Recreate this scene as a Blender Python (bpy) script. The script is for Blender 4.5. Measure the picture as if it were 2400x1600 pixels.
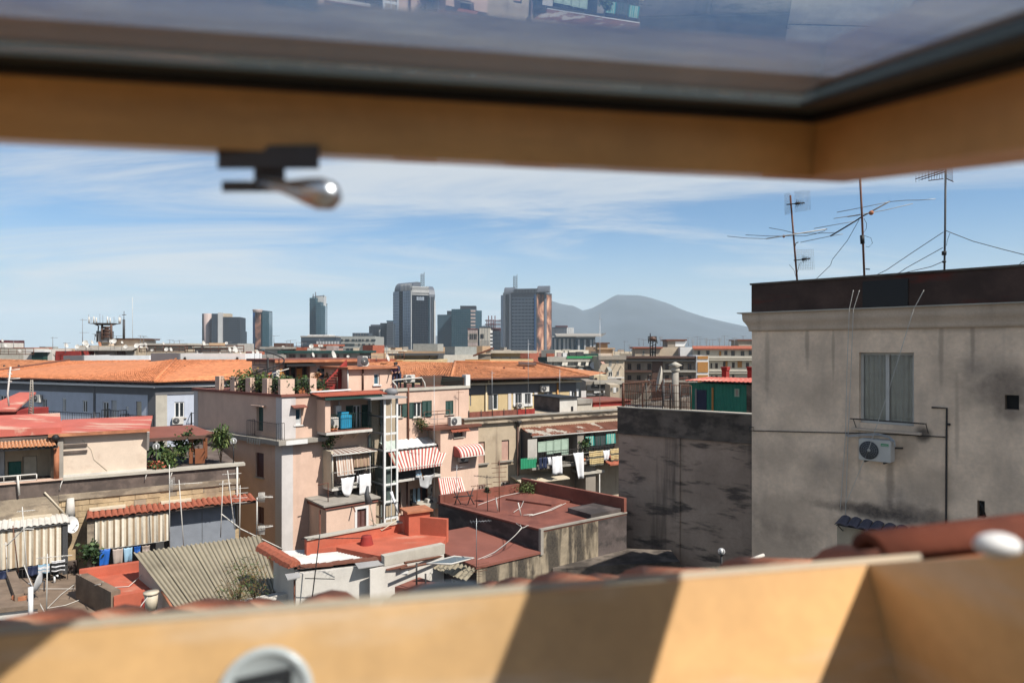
import bpy,bmesh,math,random
from mathutils import Vector as V,Matrix,noise as mnoise
for o in list(bpy.data.objects):bpy.data.objects.remove(o)
SC=bpy.context.scene
RND=random.Random(11)
F,H,CZ=1600.0,815.0,24.0
# ---------------------------------------------------------------- camera
cd=bpy.data.cameras.new('camera');cam=bpy.data.objects.new('camera',cd)
SC.collection.objects.link(cam);SC.camera=cam
cam.location=(0,0,CZ);cam.rotation_euler=(math.pi/2,0,0)
cd.sensor_width=36;cd.lens=24;cd.shift_y=15/2400
cd.clip_start=0.02;cd.clip_end=60000
cd.dof.use_dof=True;cd.dof.focus_distance=60;cd.dof.aperture_fstop=3.5
# ---------------------------------------------------------------- light
SUN=V((0.72,-0.50,1.0)).normalized()
sd=bpy.data.lights.new('sun','SUN');sun=bpy.data.objects.new('sun',sd)
SC.collection.objects.link(sun);sun.location=(40,-20,90)
sun.rotation_euler=(-SUN).to_track_quat('-Z','Y').to_euler()
sd.energy=5.0;sd.angle=math.radians(0.53);sd.color=(1.0,0.95,0.87)
SC.view_settings.view_transform='Standard';SC.view_settings.look='None'
SC.view_settings.gamma=1;SC.view_settings.use_curve_mapping=False
SC.view_settings.exposure=0.62
SC.cycles.use_denoising=True
SC.cycles.max_bounces=8;SC.cycles.diffuse_bounces=2;SC.cycles.glossy_bounces=4
SC.cycles.transparent_max_bounces=24;SC.cycles.volume_bounces=2
SC.cycles.caustics_reflective=False;SC.cycles.caustics_refractive=False
SC.cycles.sample_clamp_indirect=4
wd=bpy.data.worlds.new('World');SC.world=wd;wd.use_nodes=True
nt=wd.node_tree;nt.nodes.clear()
def N(nt,t,**k):
 n=nt.nodes.new(t)
 for a,b in k.items():
  if a.startswith('i_'):
   key=a[2:];key=int(key)if key.isdigit()else key.replace('_',' ')
   n.inputs[key].default_value=b
  else:setattr(n,a,b)
 return n
def build_world():
 L=nt.links.new
 out=N(nt,'ShaderNodeOutputWorld');bg=N(nt,'ShaderNodeBackground',i_Strength=0.08)
 sky=N(nt,'ShaderNodeTexSky',sky_type='NISHITA',sun_disc=False)
 sky.sun_elevation=math.asin(SUN.z);sky.sun_rotation=math.atan2(SUN.x,SUN.y)
 sky.altitude=30;sky.air_density=0.85;sky.dust_density=0.0;sky.ozone_density=8.0
 tc=N(nt,'ShaderNodeTexCoord');sep=N(nt,'ShaderNodeSeparateXYZ')
 L(tc.outputs['Generated'],sep.inputs[0])
 zz=N(nt,'ShaderNodeMath',operation='MAXIMUM',i_1=0.0);L(sep.outputs['Z'],zz.inputs[0])
 za=N(nt,'ShaderNodeMath',operation='ADD',i_1=0.10);L(zz.outputs[0],za.inputs[0])
 dx=N(nt,'ShaderNodeMath',operation='DIVIDE');dy=N(nt,'ShaderNodeMath',operation='DIVIDE')
 L(sep.outputs['X'],dx.inputs[0]);L(za.outputs[0],dx.inputs[1])
 L(sep.outputs['Y'],dy.inputs[0]);L(za.outputs[0],dy.inputs[1])
 cb=N(nt,'ShaderNodeCombineXYZ');L(dx.outputs[0],cb.inputs[0]);L(dy.outputs[0],cb.inputs[1])
 mp=N(nt,'ShaderNodeMapping');mp.inputs['Scale'].default_value=(0.42,1.05,1)
 mp.inputs['Rotation'].default_value=(0,0,math.radians(14));mp.inputs['Location'].default_value=(2.3,0.6,0)
 L(cb.outputs[0],mp.inputs[0])
 n1=N(nt,'ShaderNodeTexNoise',i_Scale=0.9,i_Detail=9.0,i_Roughness=0.62,i_Distortion=1.1);L(mp.outputs[0],n1.inputs['Vector'])
 n2=N(nt,'ShaderNodeTexNoise',i_Scale=0.33,i_Detail=3.0);L(mp.outputs[0],n2.inputs['Vector'])
 ad=N(nt,'ShaderNodeMath',operation='ADD');L(n1.outputs[0],ad.inputs[0]);L(n2.outputs[0],ad.inputs[1])
 mr=N(nt,'ShaderNodeMapRange',i_1=0.89,i_2=1.24,i_3=0.0,i_4=0.82);mr.interpolation_type='SMOOTHSTEP'
 L(ad.outputs[0],mr.inputs[0])
 th=N(nt,'ShaderNodeMapRange',i_1=0.19,i_2=0.015,i_3=0.0,i_4=0.85);th.interpolation_type='SMOOTHSTEP'
 L(sep.outputs['Z'],th.inputs[0])
 m0=N(nt,'ShaderNodeMix',data_type='RGBA');L(th.outputs[0],m0.inputs[0]);tn=N(nt,'ShaderNodeMix',data_type='RGBA',blend_type='MULTIPLY',i_0=1.0);L(sky.outputs[0],tn.inputs[6]);tn.inputs[7].default_value=(.82,1.0,.97,1);L(tn.outputs[2],m0.inputs[6]);m0.inputs[7].default_value=(4.1,4.75,4.9,1)
 mix=N(nt,'ShaderNodeMix',data_type='RGBA');L(mr.outputs[0],mix.inputs[0]);L(m0.outputs[2],mix.inputs[6])
 mix.inputs[7].default_value=(6.0,6.2,6.25,1)
 L(mix.outputs[2],bg.inputs[0]);L(bg.outputs[0],out.inputs[0])
build_world()
# ---------------------------------------------------------------- helpers
def P(px,py,d):return V(((px-1200)/F*d,d,CZ+(H-py)/F*d))
def xy(px,d):return((px-1200)/F*d,d)
def zof(py,d):return CZ+(H-py)/F*d
def ray(px,py):return V(((px-1200)/F,1,(H-py)/F))
def hitplane(px,py,pt,n):
 r=ray(px,py);o=V((0,0,CZ));return o+r*((pt-o).dot(n)/r.dot(n))
def hitz(px,py,z):
 return P(px,py,(z-CZ)*F/(H-py))
def crop(x0,y0,s):return lambda x,y:(x0+x/s,y0+y/s)
c1=crop(0,700,3.92);c2=crop(0,1050,3.6467);c3=crop(480,800,3.5629);c4=crop(480,1150,3.7935)
c5=crop(900,820,4.1268);c6=crop(1000,1080,2.94);d1=crop(440,620,4.2);d2=crop(900,620,4.2)
d3=crop(1360,760,5.3455);d4=crop(1680,380,3.2667);d5=crop(1700,680,2.45)
e1=crop(0,980,6.5333);e2=crop(0,770,4.523);e3=crop(480,830,7.84);e4=crop(740,900,7.84)
e5=crop(740,1060,7.84);e6=crop(1210,960,7.84);e7=crop(480,790,4.704);e8=crop(1240,780,8.7115)
ORG={}
def link(o):SC.collection.objects.link(o);return o
def thing(name,label,cat,loc=(0,0,0),group=None):
 o=link(bpy.data.objects.new(name,None));o.location=loc;o.empty_display_size=0.2
 o['label']=label;o['category']=cat
 if group:o['group']=group
 ORG[o.name]=V(loc);return o
class MB:
 def __init__(s):s.v=[];s.f=[];s.mi=[];s.m=0;s.sm=[];s.smooth=False
 def add(s,pts,faces):
  i=len(s.v);s.v+=[tuple(p)for p in pts]
  for f in faces:s.f.append(tuple(i+k for k in f));s.mi.append(s.m);s.sm.append(s.smooth)
 def face(s,*pts):s.add(pts,[tuple(range(len(pts)))])
 def hexa(s,b,t):s.add(list(b)+list(t),[(3,2,1,0),(4,5,6,7),(0,1,5,4),(1,2,6,5),(2,3,7,6),(3,0,4,7)])
 def box(s,w,u0,u1,v0,v1,z0,z1):
  q=[(u0,v1),(u1,v1),(u1,v0),(u0,v0)]
  s.hexa([w.p(u,v,z0)for u,v in q],[w.p(u,v,z1)for u,v in q])
 def obox(s,o,a,b,c):
  s.hexa([o,o+a,o+a+b,o+b],[o+c,o+a+c,o+a+b+c,o+b+c])
 def prism(s,poly,z0,z1):
  n=len(poly);pts=[(x,y,z0)for x,y in poly]+[(x,y,z1)for x,y in poly]
  s.add(pts,[tuple(range(n-1,-1,-1)),tuple(range(n,2*n))]+[(i,(i+1)%n,n+(i+1)%n,n+i)for i in range(n)])
 def slab(s,top,th):
  n=len(top);t=[V(p)for p in top];b=[p-V((0,0,th))for p in t]
  s.add(b+t,[tuple(range(n-1,-1,-1)),tuple(range(n,2*n))]+[(i,(i+1)%n,n+(i+1)%n,n+i)for i in range(n)])
 def tube(s,pts,r,n=5,r2=None):
  pts=[V(p)for p in pts];sm=s.smooth;s.smooth=True;vs=[];k=len(pts)
  for i,p in enumerate(pts):
   d=(pts[min(i+1,k-1)]-pts[max(i-1,0)]).normalized()
   a=d.cross(V((0,0,1)))if abs(d.z)<.9 else d.cross(V((1,0,0)))
   a.normalize();b=d.cross(a);rr=r if r2 is None else r+(r2-r)*i/(k-1)
   vs+=[p+(a*math.cos(2*math.pi*j/n)+b*math.sin(2*math.pi*j/n))*rr for j in range(n)]
  fs=[(i*n+j,i*n+(j+1)%n,(i+1)*n+(j+1)%n,(i+1)*n+j)for i in range(k-1)for j in range(n)]
  fs+=[tuple(range(n-1,-1,-1)),tuple(range((k-1)*n,k*n))]
  s.add(vs,fs);s.smooth=sm
 def lathe(s,o,axis,prof,n=20):
  ax=V(axis).normalized();a=ax.cross(V((0,0,1)))if abs(ax.z)<.9 else V((1,0,0))
  a=(a-ax*a.dot(ax)).normalized();b=ax.cross(a);sm=s.smooth;s.smooth=True
  vs=[V(o)+ax*h+(a*math.cos(2*math.pi*j/n)+b*math.sin(2*math.pi*j/n))*max(r,1e-4)for r,h in prof for j in range(n)]
  s.add(vs,[(i*n+j,i*n+(j+1)%n,(i+1)*n+(j+1)%n,(i+1)*n+j)for i in range(len(prof)-1)for j in range(n)])
  s.smooth=sm
 def ball(s,o,r,n=10,sc=(1,1,1)):
  sm=s.smooth;s.smooth=True;k=n//2+1
  vs=[V(o)+V((r*sc[0]*math.sin(math.pi*i/k)*math.cos(2*math.pi*j/n),r*sc[1]*math.sin(math.pi*i/k)*math.sin(2*math.pi*j/n),r*sc[2]*math.cos(math.pi*i/k)))for i in range(k+1)for j in range(n)]
  s.add(vs,[(i*n+j,i*n+(j+1)%n,(i+1)*n+(j+1)%n,(i+1)*n+j)for i in range(k)for j in range(n)]);s.smooth=sm
 def grid(s,fn,nu,nv,th=0.0):
  vs=[fn(i,j)for j in range(nv+1)for i in range(nu+1)]
  s.add(vs,[(j*(nu+1)+i,j*(nu+1)+i+1,(j+1)*(nu+1)+i+1,(j+1)*(nu+1)+i)for j in range(nv)for i in range(nu)])
 def mesh(s,name,org,mats):
  me=bpy.data.meshes.new(name)
  me.from_pydata([(x-org[0],y-org[1],z-org[2])for x,y,z in s.v],[],s.f)
  for m in mats:me.materials.append(m)
  me.polygons.foreach_set('material_index',s.mi);me.polygons.foreach_set('use_smooth',s.sm)
  me.update();return me
def root_org(o):
 return ORG.get(o.name,V((0,0,0)))
def part(name,mb,mats,parent=None,label=None,**props):
 if not isinstance(mats,(list,tuple)):mats=[mats]
 org=root_org(parent)if parent else V((0,0,0))
 o=link(bpy.data.objects.new(name,mb.mesh(name,org,mats)))
 if parent:o.parent=parent
 ORG[o.name]=org
 if label:o['label']=label
 for k,v in props.items():o[k]=v
 return o
def solo(name,label,cat,mb,mats,group=None,loc=None,**props):
 if not isinstance(mats,(list,tuple)):mats=[mats]
 if loc is None:
  n=len(mb.v);loc=V((sum(v[0]for v in mb.v)/n,sum(v[1]for v in mb.v)/n,min(v[2]for v in mb.v)))
 o=link(bpy.data.objects.new(name,mb.mesh(name,V(loc),mats)));o.location=loc;ORG[o.name]=V(loc)
 o['label']=label;o['category']=cat
 if group:o['group']=group
 for k,v in props.items():o[k]=v
 return o
def inst(name,me,parent,M4):
 o=link(bpy.data.objects.new(name,me));o.parent=parent
 o.matrix_local=Matrix.Translation(-root_org(parent))@M4;ORG[o.name]=root_org(parent);return o
def frame4(o,x,y,z):
 M4=Matrix.Identity(4)
 for i,c in enumerate((x,y,z,o)):
  for j in range(3):M4[j][i]=c[j]
 return M4
ORD='first second third fourth fifth sixth seventh eighth ninth tenth eleventh twelfth thirteenth fourteenth fifteenth sixteenth seventeenth eighteenth nineteenth twentieth'.split();ORD+=['twenty-'+x for x in ORD[:9]]
class W:
 def __init__(s,a,b):
  s.a=V((a[0],a[1],0));d=V((b[0]-a[0],b[1]-a[1],0));s.L=d.length;s.t=d/s.L;s.n=V((s.t.y,-s.t.x,0))
  s.up=V((0,0,1))
 def p(s,u,v,z):return s.a+s.t*u+s.n*v+V((0,0,z))
 def hit(s,c,v=0.0):
  dx=(c[0]-1200)/F;d=(s.n.dot(s.a)+v)/(s.n.x*dx+s.n.y)
  q=V((dx*d,d,0));return(q-s.a).dot(s.t),CZ+(H-c[1])/F*d
 def rect(s,a,b,v=0.0):
  u0,z1=s.hit(a,v);u1,z0=s.hit(b,v)
  return u0,u1,z0,z1
 def off(s,v):
  q=W((s.a.x,s.a.y),(s.a.x+s.t.x*s.L,s.a.y+s.t.y*s.L));q.a=s.a+s.n*v;return q
def hull(mb,poly,z0,z1,holes=None,rec=0.22,cap=True,skip=()):
 holes=holes or{}
 n=len(poly)
 for i in range(n):
  if i in skip:continue
  w=W(poly[i],poly[(i+1)%n]);hs=holes.get(i,[])
  us=sorted(set([0.0,w.L]+[min(max(x,0),w.L)for h in hs for x in h[:2]]))
  zs=sorted(set([z0,z1]+[min(max(x,z0),z1)for h in hs for x in h[2:4]]))
  for a,b in zip(us,us[1:]):
   for c,d in zip(zs,zs[1:]):
    mu,mz=(a+b)/2,(c+d)/2
    if any(h[0]<mu<h[1]and h[2]<mz<h[3]for h in hs):continue
    mb.face(w.p(a,0,c),w.p(b,0,c),w.p(b,0,d),w.p(a,0,d))
  for h in hs:
   u0,u1,c,d=h[:4];r=-rec
   mb.face(w.p(u0,0,c),w.p(u1,0,c),w.p(u1,r,c),w.p(u0,r,c));mb.face(w.p(u0,0,d),w.p(u0,r,d),w.p(u1,r,d),w.p(u1,0,d))
   mb.face(w.p(u0,0,c),w.p(u0,r,c),w.p(u0,r,d),w.p(u0,0,d));mb.face(w.p(u1,0,c),w.p(u1,0,d),w.p(u1,r,d),w.p(u1,r,c))
   mb.face(w.p(u0,r,c),w.p(u1,r,c),w.p(u1,r,d),w.p(u0,r,d))
 if cap:mb.face(*[(x,y,z1)for x,y in poly])
def behind(a,b,depth):
 w=W(a,b);p=w.p(w.L,-depth,0);q=w.p(0,-depth,0)
 return[a,b,(p.x,p.y),(q.x,q.y)]
# ---------------------------------------------------------------- materials
def rgb(h):
 return tuple(((c/255)/12.92 if c/255<=.04045 else((c/255+.055)/1.055)**2.4)for c in h)
MATS={};ALB=.82
def mat(name,c,r=.85,var=.14,vs=1.2,c2=None,th=(.52,.66),cs=(.8,.8,.8),sk=None,ska=.8,sks=(1.6,1.6,.16),skt=(.48,.72),bump=.25,bsc=18,metal=0.,spec=.3,fine=.10,coat=0.,alpha=None,dist=.02,spots=None,spc=(.05,.04,.035)):
 if name in MATS:return MATS[name]
 c=tuple(x*ALB for x in c);c2=c2 and tuple(x*ALB for x in c2);sk=sk and tuple(x*ALB for x in sk)
 m=bpy.data.materials.new(name);m.use_nodes=True;MATS[name]=m
 nt=m.node_tree;L=nt.links.new;b=nt.nodes['Principled BSDF']
 b.inputs['Roughness'].default_value=r;b.inputs['Metallic'].default_value=metal
 b.inputs['Specular IOR Level'].default_value=spec;b.inputs['Coat Weight'].default_value=coat
 tc=N(nt,'ShaderNodeTexCoord');co=tc.outputs['Object']
 def noise(scale,det=5,map=None,loc=0):
  n=N(nt,'ShaderNodeTexNoise',i_Scale=scale,i_Detail=float(det),i_Roughness=.6)
  if map:
   mp=N(nt,'ShaderNodeMapping');mp.inputs['Scale'].default_value=map;mp.inputs['Location'].default_value=(loc,loc*.7,loc*.3)
   L(co,mp.inputs[0]);L(mp.outputs[0],n.inputs['Vector'])
  else:L(co,n.inputs['Vector'])
  return n.outputs[0]
 def mix(f,a,bb):
  x=N(nt,'ShaderNodeMix',data_type='RGBA')
  for s_,i in((f,0),(a,6),(bb,7)):
   if hasattr(s_,'is_linked'):L(s_,x.inputs[i])
   else:x.inputs[i].default_value=s_ if i==0 else(*s_,1)
  return x.outputs[2]
 def rng(s_,a,bb,lo=0.,hi=1.):
  x=N(nt,'ShaderNodeMapRange',i_1=a,i_2=bb,i_3=lo,i_4=hi);x.interpolation_type='SMOOTHSTEP';L(s_,x.inputs[0]);return x.outputs[0]
 col=mix(rng(noise(vs),.3,.7),tuple(x*(1-var)for x in c),tuple(min(1,x*(1+var))for x in c))
 if c2 is not None:col=mix(rng(noise(1.0,7,cs,3.1),th[0],th[1]),col,c2)
 if sk is not None:col=mix(rng(noise(1.0,6,sks,7.7),skt[0],skt[1],0,ska),col,sk)
 for(cx,cy,cz),(rx,ry,rz),amt in spots or():
  mp=N(nt,'ShaderNodeMapping',vector_type='POINT');mp.inputs['Scale'].default_value=(1/rx,1/ry,1/rz);mp.inputs['Location'].default_value=(-cx/rx,-cy/ry,-cz/rz);L(co,mp.inputs[0])
  vl=N(nt,'ShaderNodeVectorMath',operation='LENGTH');L(mp.outputs[0],vl.inputs[0]);ad=N(nt,'ShaderNodeMath',operation='MULTIPLY_ADD',i_1=1.1,i_2=-.55);L(noise(2.6,7),ad.inputs[0])
  sm=N(nt,'ShaderNodeMath',operation='ADD');L(vl.outputs['Value'],sm.inputs[0]);L(ad.outputs[0],sm.inputs[1]);col=mix(rng(sm.outputs[0],1.05,.25,0,amt),col,spc)
 if fine:col=mix(rng(noise(bsc*1.3,3),.35,.65,0,fine*2),col,tuple(x*.62 for x in c))
 L(col,b.inputs['Base Color'])
 if bump:
  bp=N(nt,'ShaderNodeBump',i_Strength=bump,i_Distance=dist);L(noise(bsc,6),bp.inputs['Height']);L(bp.outputs[0],b.inputs['Normal'])
 return m
def plain(name,c,r=.6,metal=0.,spec=.4,coat=0.):
 return mat(name,c,r=r,var=.08,vs=3,bump=0,metal=metal,spec=spec,fine=.05,coat=coat)
def M(k):return MATS[k]
def setup_materials():
 mat('pink',(.68,.475,.37),c2=(.60,.42,.33),th=(.5,.7),cs=(.35,.35,.3),sk=(.46,.32,.25),ska=.3,var=.07,bump=.2)
 mat('pink_light',(.72,.51,.395),var=.06,sk=(.42,.28,.2),ska=.25)
 mat('quoin',(.62,.58,.56),var=.06,sk=(.4,.36,.33),ska=.3)
 mat('grey_wall',(.66,.53,.42),var=.12,vs=.7,c2=(.48,.385,.31),th=(.5,.72),cs=(.5,.5,.42),sk=(.38,.30,.245),ska=.35,sks=(1.2,1.2,.2),bump=.5,bsc=9,dist=.03)
 mat('grey_cornice',(.68,.54,.42),var=.1,sk=(.25,.2,.16),ska=.5,bump=.35)
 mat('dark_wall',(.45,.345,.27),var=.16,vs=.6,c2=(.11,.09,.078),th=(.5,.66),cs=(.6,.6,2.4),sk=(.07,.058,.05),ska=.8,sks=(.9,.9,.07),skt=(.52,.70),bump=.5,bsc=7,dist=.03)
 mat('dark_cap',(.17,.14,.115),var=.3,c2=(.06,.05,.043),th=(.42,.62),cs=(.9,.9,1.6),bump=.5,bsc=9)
 mat('black_parapet',(.075,.045,.036),var=.3,c2=(.12,.028,.018),th=(.56,.68),cs=(.5,.5,2.4),bump=.3)
 mat('tuff',(.50,.37,.22),var=.18,vs=1.6,c2=(.33,.25,.17),th=(.5,.64),cs=(.5,.5,1.3),sk=(.2,.15,.11),ska=.45,bump=.6,bsc=8,dist=.04)
 mat('tuff_grey',(.36,.29,.21),var=.2,c2=(.2,.16,.12),th=(.45,.6),cs=(.8,.8,2.2),bump=.6,bsc=9,dist=.03)
 mat('dirty_render',(.165,.125,.105),var=.25,c2=(.09,.07,.06),th=(.45,.62),sk=(.07,.055,.05),ska=.6,bump=.4)
 mat('peach',(.74,.60,.475),var=.06,c2=(.55,.42,.32),th=(.55,.7),cs=(.6,.6,.6),bump=.2)
 mat('beige',(.50,.40,.285),var=.08,c2=(.36,.28,.19),th=(.56,.72),cs=(.7,.7,.5),sk=(.17,.12,.085),ska=.6,sks=(2.2,2.2,.22),skt=(.54,.72),bump=.3)
 mat('beige_stain',(.42,.34,.25),var=.2,c2=(.07,.055,.045),th=(.5,.6),cs=(1.1,1.1,1.6),bump=.4)
 mat('yellow',(.62,.47,.26),var=.06,sk=(.5,.38,.22),ska=.3)
 mat('yellow_trim',(.60,.50,.34),var=.08,sk=(.35,.28,.2),ska=.4)
 mat('blue_wall',(.53,.57,.66),var=.05,sk=(.42,.44,.5),ska=.3)
 mat('blue_trim',(.15,.15,.16),var=.06)
 mat('white_wall',(.66,.62,.56),var=.06,c2=(.55,.51,.46),th=(.52,.7),cs=(.6,.6,.4),sk=(.42,.38,.33),ska=.35)
 mat('white',(.74,.73,.71),var=.05,bump=.1)
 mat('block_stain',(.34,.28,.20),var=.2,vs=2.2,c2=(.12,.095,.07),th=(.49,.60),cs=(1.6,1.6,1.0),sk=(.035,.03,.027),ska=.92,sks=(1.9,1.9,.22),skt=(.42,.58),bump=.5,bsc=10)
 mat('block_shaded',(.11,.088,.082),var=.3,c2=(.05,.042,.04),th=(.45,.6),cs=(.7,.7,1.2),bump=.5,bsc=9)  # shaded copy of the block plaster, shade put into the colour
 mat('red_roof',(.22,.075,.052),var=.25,vs=.8,c2=(.26,.095,.066),th=(.48,.7),cs=(.5,1.3,.5),sk=(.13,.045,.035),ska=.6,sks=(1.5,.3,1.5),bump=.3)
 mat('red_bright',(.50,.125,.072),var=.14,vs=1.3,c2=(.56,.26,.18),th=(.57,.72),cs=(.5,1.2,.5),bump=.2)
 mat('red_faded',(.52,.135,.10),var=.1,vs=1.,c2=(.62,.40,.30),th=(.53,.64),cs=(.35,1.6,1.0),bump=.2)
 mat('red_rose',(.24,.088,.064),var=.1)
 mat('red_paint',(.30,.035,.028),var=.12,sk=(.16,.02,.018),ska=.5)
 mat('brown_roof',(.20,.145,.105),var=.25,vs=1.5,c2=(.27,.2,.145),th=(.45,.7),cs=(.6,1.2,.6),bump=.5,bsc=8)
 mat('terracotta',(.42,.165,.085),var=.2,vs=3,c2=(.58,.27,.14),th=(.55,.7),cs=(1.2,1.2,1.2),bump=.3)
 mat('terracotta_pale',(.50,.20,.085),var=.25,vs=5,c2=(.55,.42,.3),th=(.5,.62),cs=(3,3,3),bump=.3)
 mat('orange_roof',(.62,.23,.10),var=.22,vs=2.2,c2=(.56,.21,.09),th=(.5,.7),cs=(.25,.25,.25),bump=.3)
 mat('orange_roof_old',(.52,.21,.095),var=.25,vs=2.0,c2=(.46,.19,.09),th=(.5,.65),cs=(.3,.8,.3),bump=.3)
 for s_,f_ in(('_b',1.13),('_c',.84)):
  mat('orange_roof'+s_,tuple(x*f_ for x in(.62,.23,.10)),var=.2,vs=2.2,bump=.2);mat('orange_roof_old'+s_,tuple(x*f_ for x in(.50,.205,.095)),var=.25,vs=2,bump=.2)
 mat('tile_red',(.36,.105,.06),var=.2,vs=3,c2=(.5,.2,.13),th=(.55,.7),cs=(2,2,2),bump=.2)
 mat('tile_fg',(.42,.125,.052),var=.22,vs=14,c2=(.50,.26,.15),th=(.52,.7),cs=(9,9,9),bump=.3,bsc=90,dist=.004)
 mat('tile_fg_dark',(.17,.045,.022),var=.25,vs=14,bump=.3,bsc=90,dist=.004)
 mat('tile_blue',(.12,.11,.135),var=.2,bump=.2)
 mat('corrugated',(.33,.285,.205),var=.14,vs=.8,c2=(.26,.22,.16),th=(.5,.7),cs=(1,1,1),bump=.3)
 mat('zinc',(.35,.34,.33),var=.1,r=.55,spec=.5)
 mat('rust_sheet',(.20,.075,.045),var=.2,c2=(.48,.43,.36),th=(.56,.60),cs=(.6,1.2,.6),bump=.2)
 mat('rust_brown',(.16,.062,.04),var=.15)
 plain('white_paint',(.78,.77,.75));plain('offwhite',(.62,.59,.54));plain('cream',(.58,.50,.38))
 plain('black',(.012,.012,.013));plain('dark_grey',(.06,.06,.062));plain('mid_grey',(.22,.22,.23));plain('steel',(.36,.37,.38),r=.4,metal=.6)
 plain('chrome',(.62,.62,.62),r=.16,metal=1.);plain('iron',(.035,.03,.028));plain('rust_iron',(.14,.055,.03))
 plain('brown_shutter',(.105,.036,.028));plain('green_shutter',(.012,.052,.042));plain('green_pale',(.36,.47,.37));plain('teal',(.03,.33,.30))
 plain('green_door',(.01,.12,.09));plain('green_shed',(.02,.21,.15));plain('green_sheet',(.03,.30,.15));plain('rose_shutter',(.50,.30,.235))
 plain('wood_post',(.22,.075,.03));plain('ochre',(.45,.21,.055));plain('brick_brown',(.105,.055,.038));plain('navy',(.02,.03,.075))
 plain('blue_tarp',(.02,.27,.46));plain('blue_cloth',(.02,.13,.50));plain('light_blue_cloth',(.30,.47,.60));plain('taupe_cloth',(.42,.34,.29));plain('white_cloth',(.80,.79,.80),r=.9)
 plain('awn_red',(.40,.10,.085),r=.9);plain('awn_white',(.68,.61,.54),r=.9);plain('awn_brown',(.36,.26,.165),r=.9);plain('awn_pale',(.72,.66,.55),r=.9);plain('awn_cream',(.62,.54,.42),r=.9)
 plain('awn_tan',(.46,.30,.22),r=.9);plain('green_plastic',(.05,.32,.12));plain('panel_grey',(.235,.255,.29));plain('pot',(.55,.19,.07));plain('grey_blind',(.5,.5,.5))
 plain('towel_gold',(.60,.45,.22),r=.95);plain('towel_dark',(.12,.11,.08),r=.95);plain('skin',(.42,.24,.17));plain('hair',(.015,.011,.01));plain('purple_cloth',(.05,.018,.055));plain('denim',(.03,.035,.07))
 mat('leaf',(.065,.105,.028),var=.45,vs=9,bump=0,r=.6,spec=.3,fine=0);mat('leaf_dark',(.03,.06,.02),var=.5,vs=9,bump=0,r=.6,fine=0)
 mat('leaf_light',(.14,.17,.05),var=.4,vs=9,bump=0,r=.6,fine=0);mat('leaf_dry',(.19,.12,.05),var=.4,vs=9,bump=0,r=.8,fine=0);mat('stem',(.09,.055,.03),bump=0)
 mat('asphalt',(.05,.05,.05),var=.2);mat('ground',(.10,.09,.075),var=.3,vs=.02,bump=0)
 mat('concrete',(.33,.30,.26),var=.15,sk=(.16,.14,.12),ska=.5);mat('concrete_pale',(.50,.46,.39),var=.1,sk=(.3,.26,.22),ska=.4)
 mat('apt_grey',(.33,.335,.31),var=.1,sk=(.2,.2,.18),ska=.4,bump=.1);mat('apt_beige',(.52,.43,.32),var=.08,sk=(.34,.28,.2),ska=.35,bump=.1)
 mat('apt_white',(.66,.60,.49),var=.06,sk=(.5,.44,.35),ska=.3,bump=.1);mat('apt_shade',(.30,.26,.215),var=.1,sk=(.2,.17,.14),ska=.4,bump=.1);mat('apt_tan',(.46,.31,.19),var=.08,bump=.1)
 for k,c,r in(('glass',(.022,.03,.034),.06),('glass_light',(.10,.12,.12),.08),('glass_blue',(.03,.085,.125),.10),('glass_navy',(.006,.011,.022),.25),('glass_teal',(.035,.09,.115),.10),('glass_sky',(.05,.11,.15),.08)):
  mat(k,c,r=r,var=.12,vs=.5,bump=0,spec=.7 if k in('glass','glass_light')else .12 if k=='glass_navy' else .32,fine=0)
 for k,c in(('panel_silver',(.36,.42,.50)),('panel_steel',(.11,.125,.15)),('panel_slate',(.045,.06,.078)),('panel_dark',(.028,.034,.045)),('panel_white',(.48,.48,.47)),('panel_teal',(.045,.085,.115)),('panel_blue',(.01,.075,.22)),('panel_pink',(.42,.33,.30)),('panel_dred',(.10,.03,.035)),('panel_grid',(.15,.19,.235))):
  mat(k,c,r=.5,var=.08,vs=.08,bump=0,spec=.4,fine=0)
 mat('mountain',(.034,.042,.05),var=.35,vs=.002,bump=0,fine=0)
setup_materials()
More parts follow.
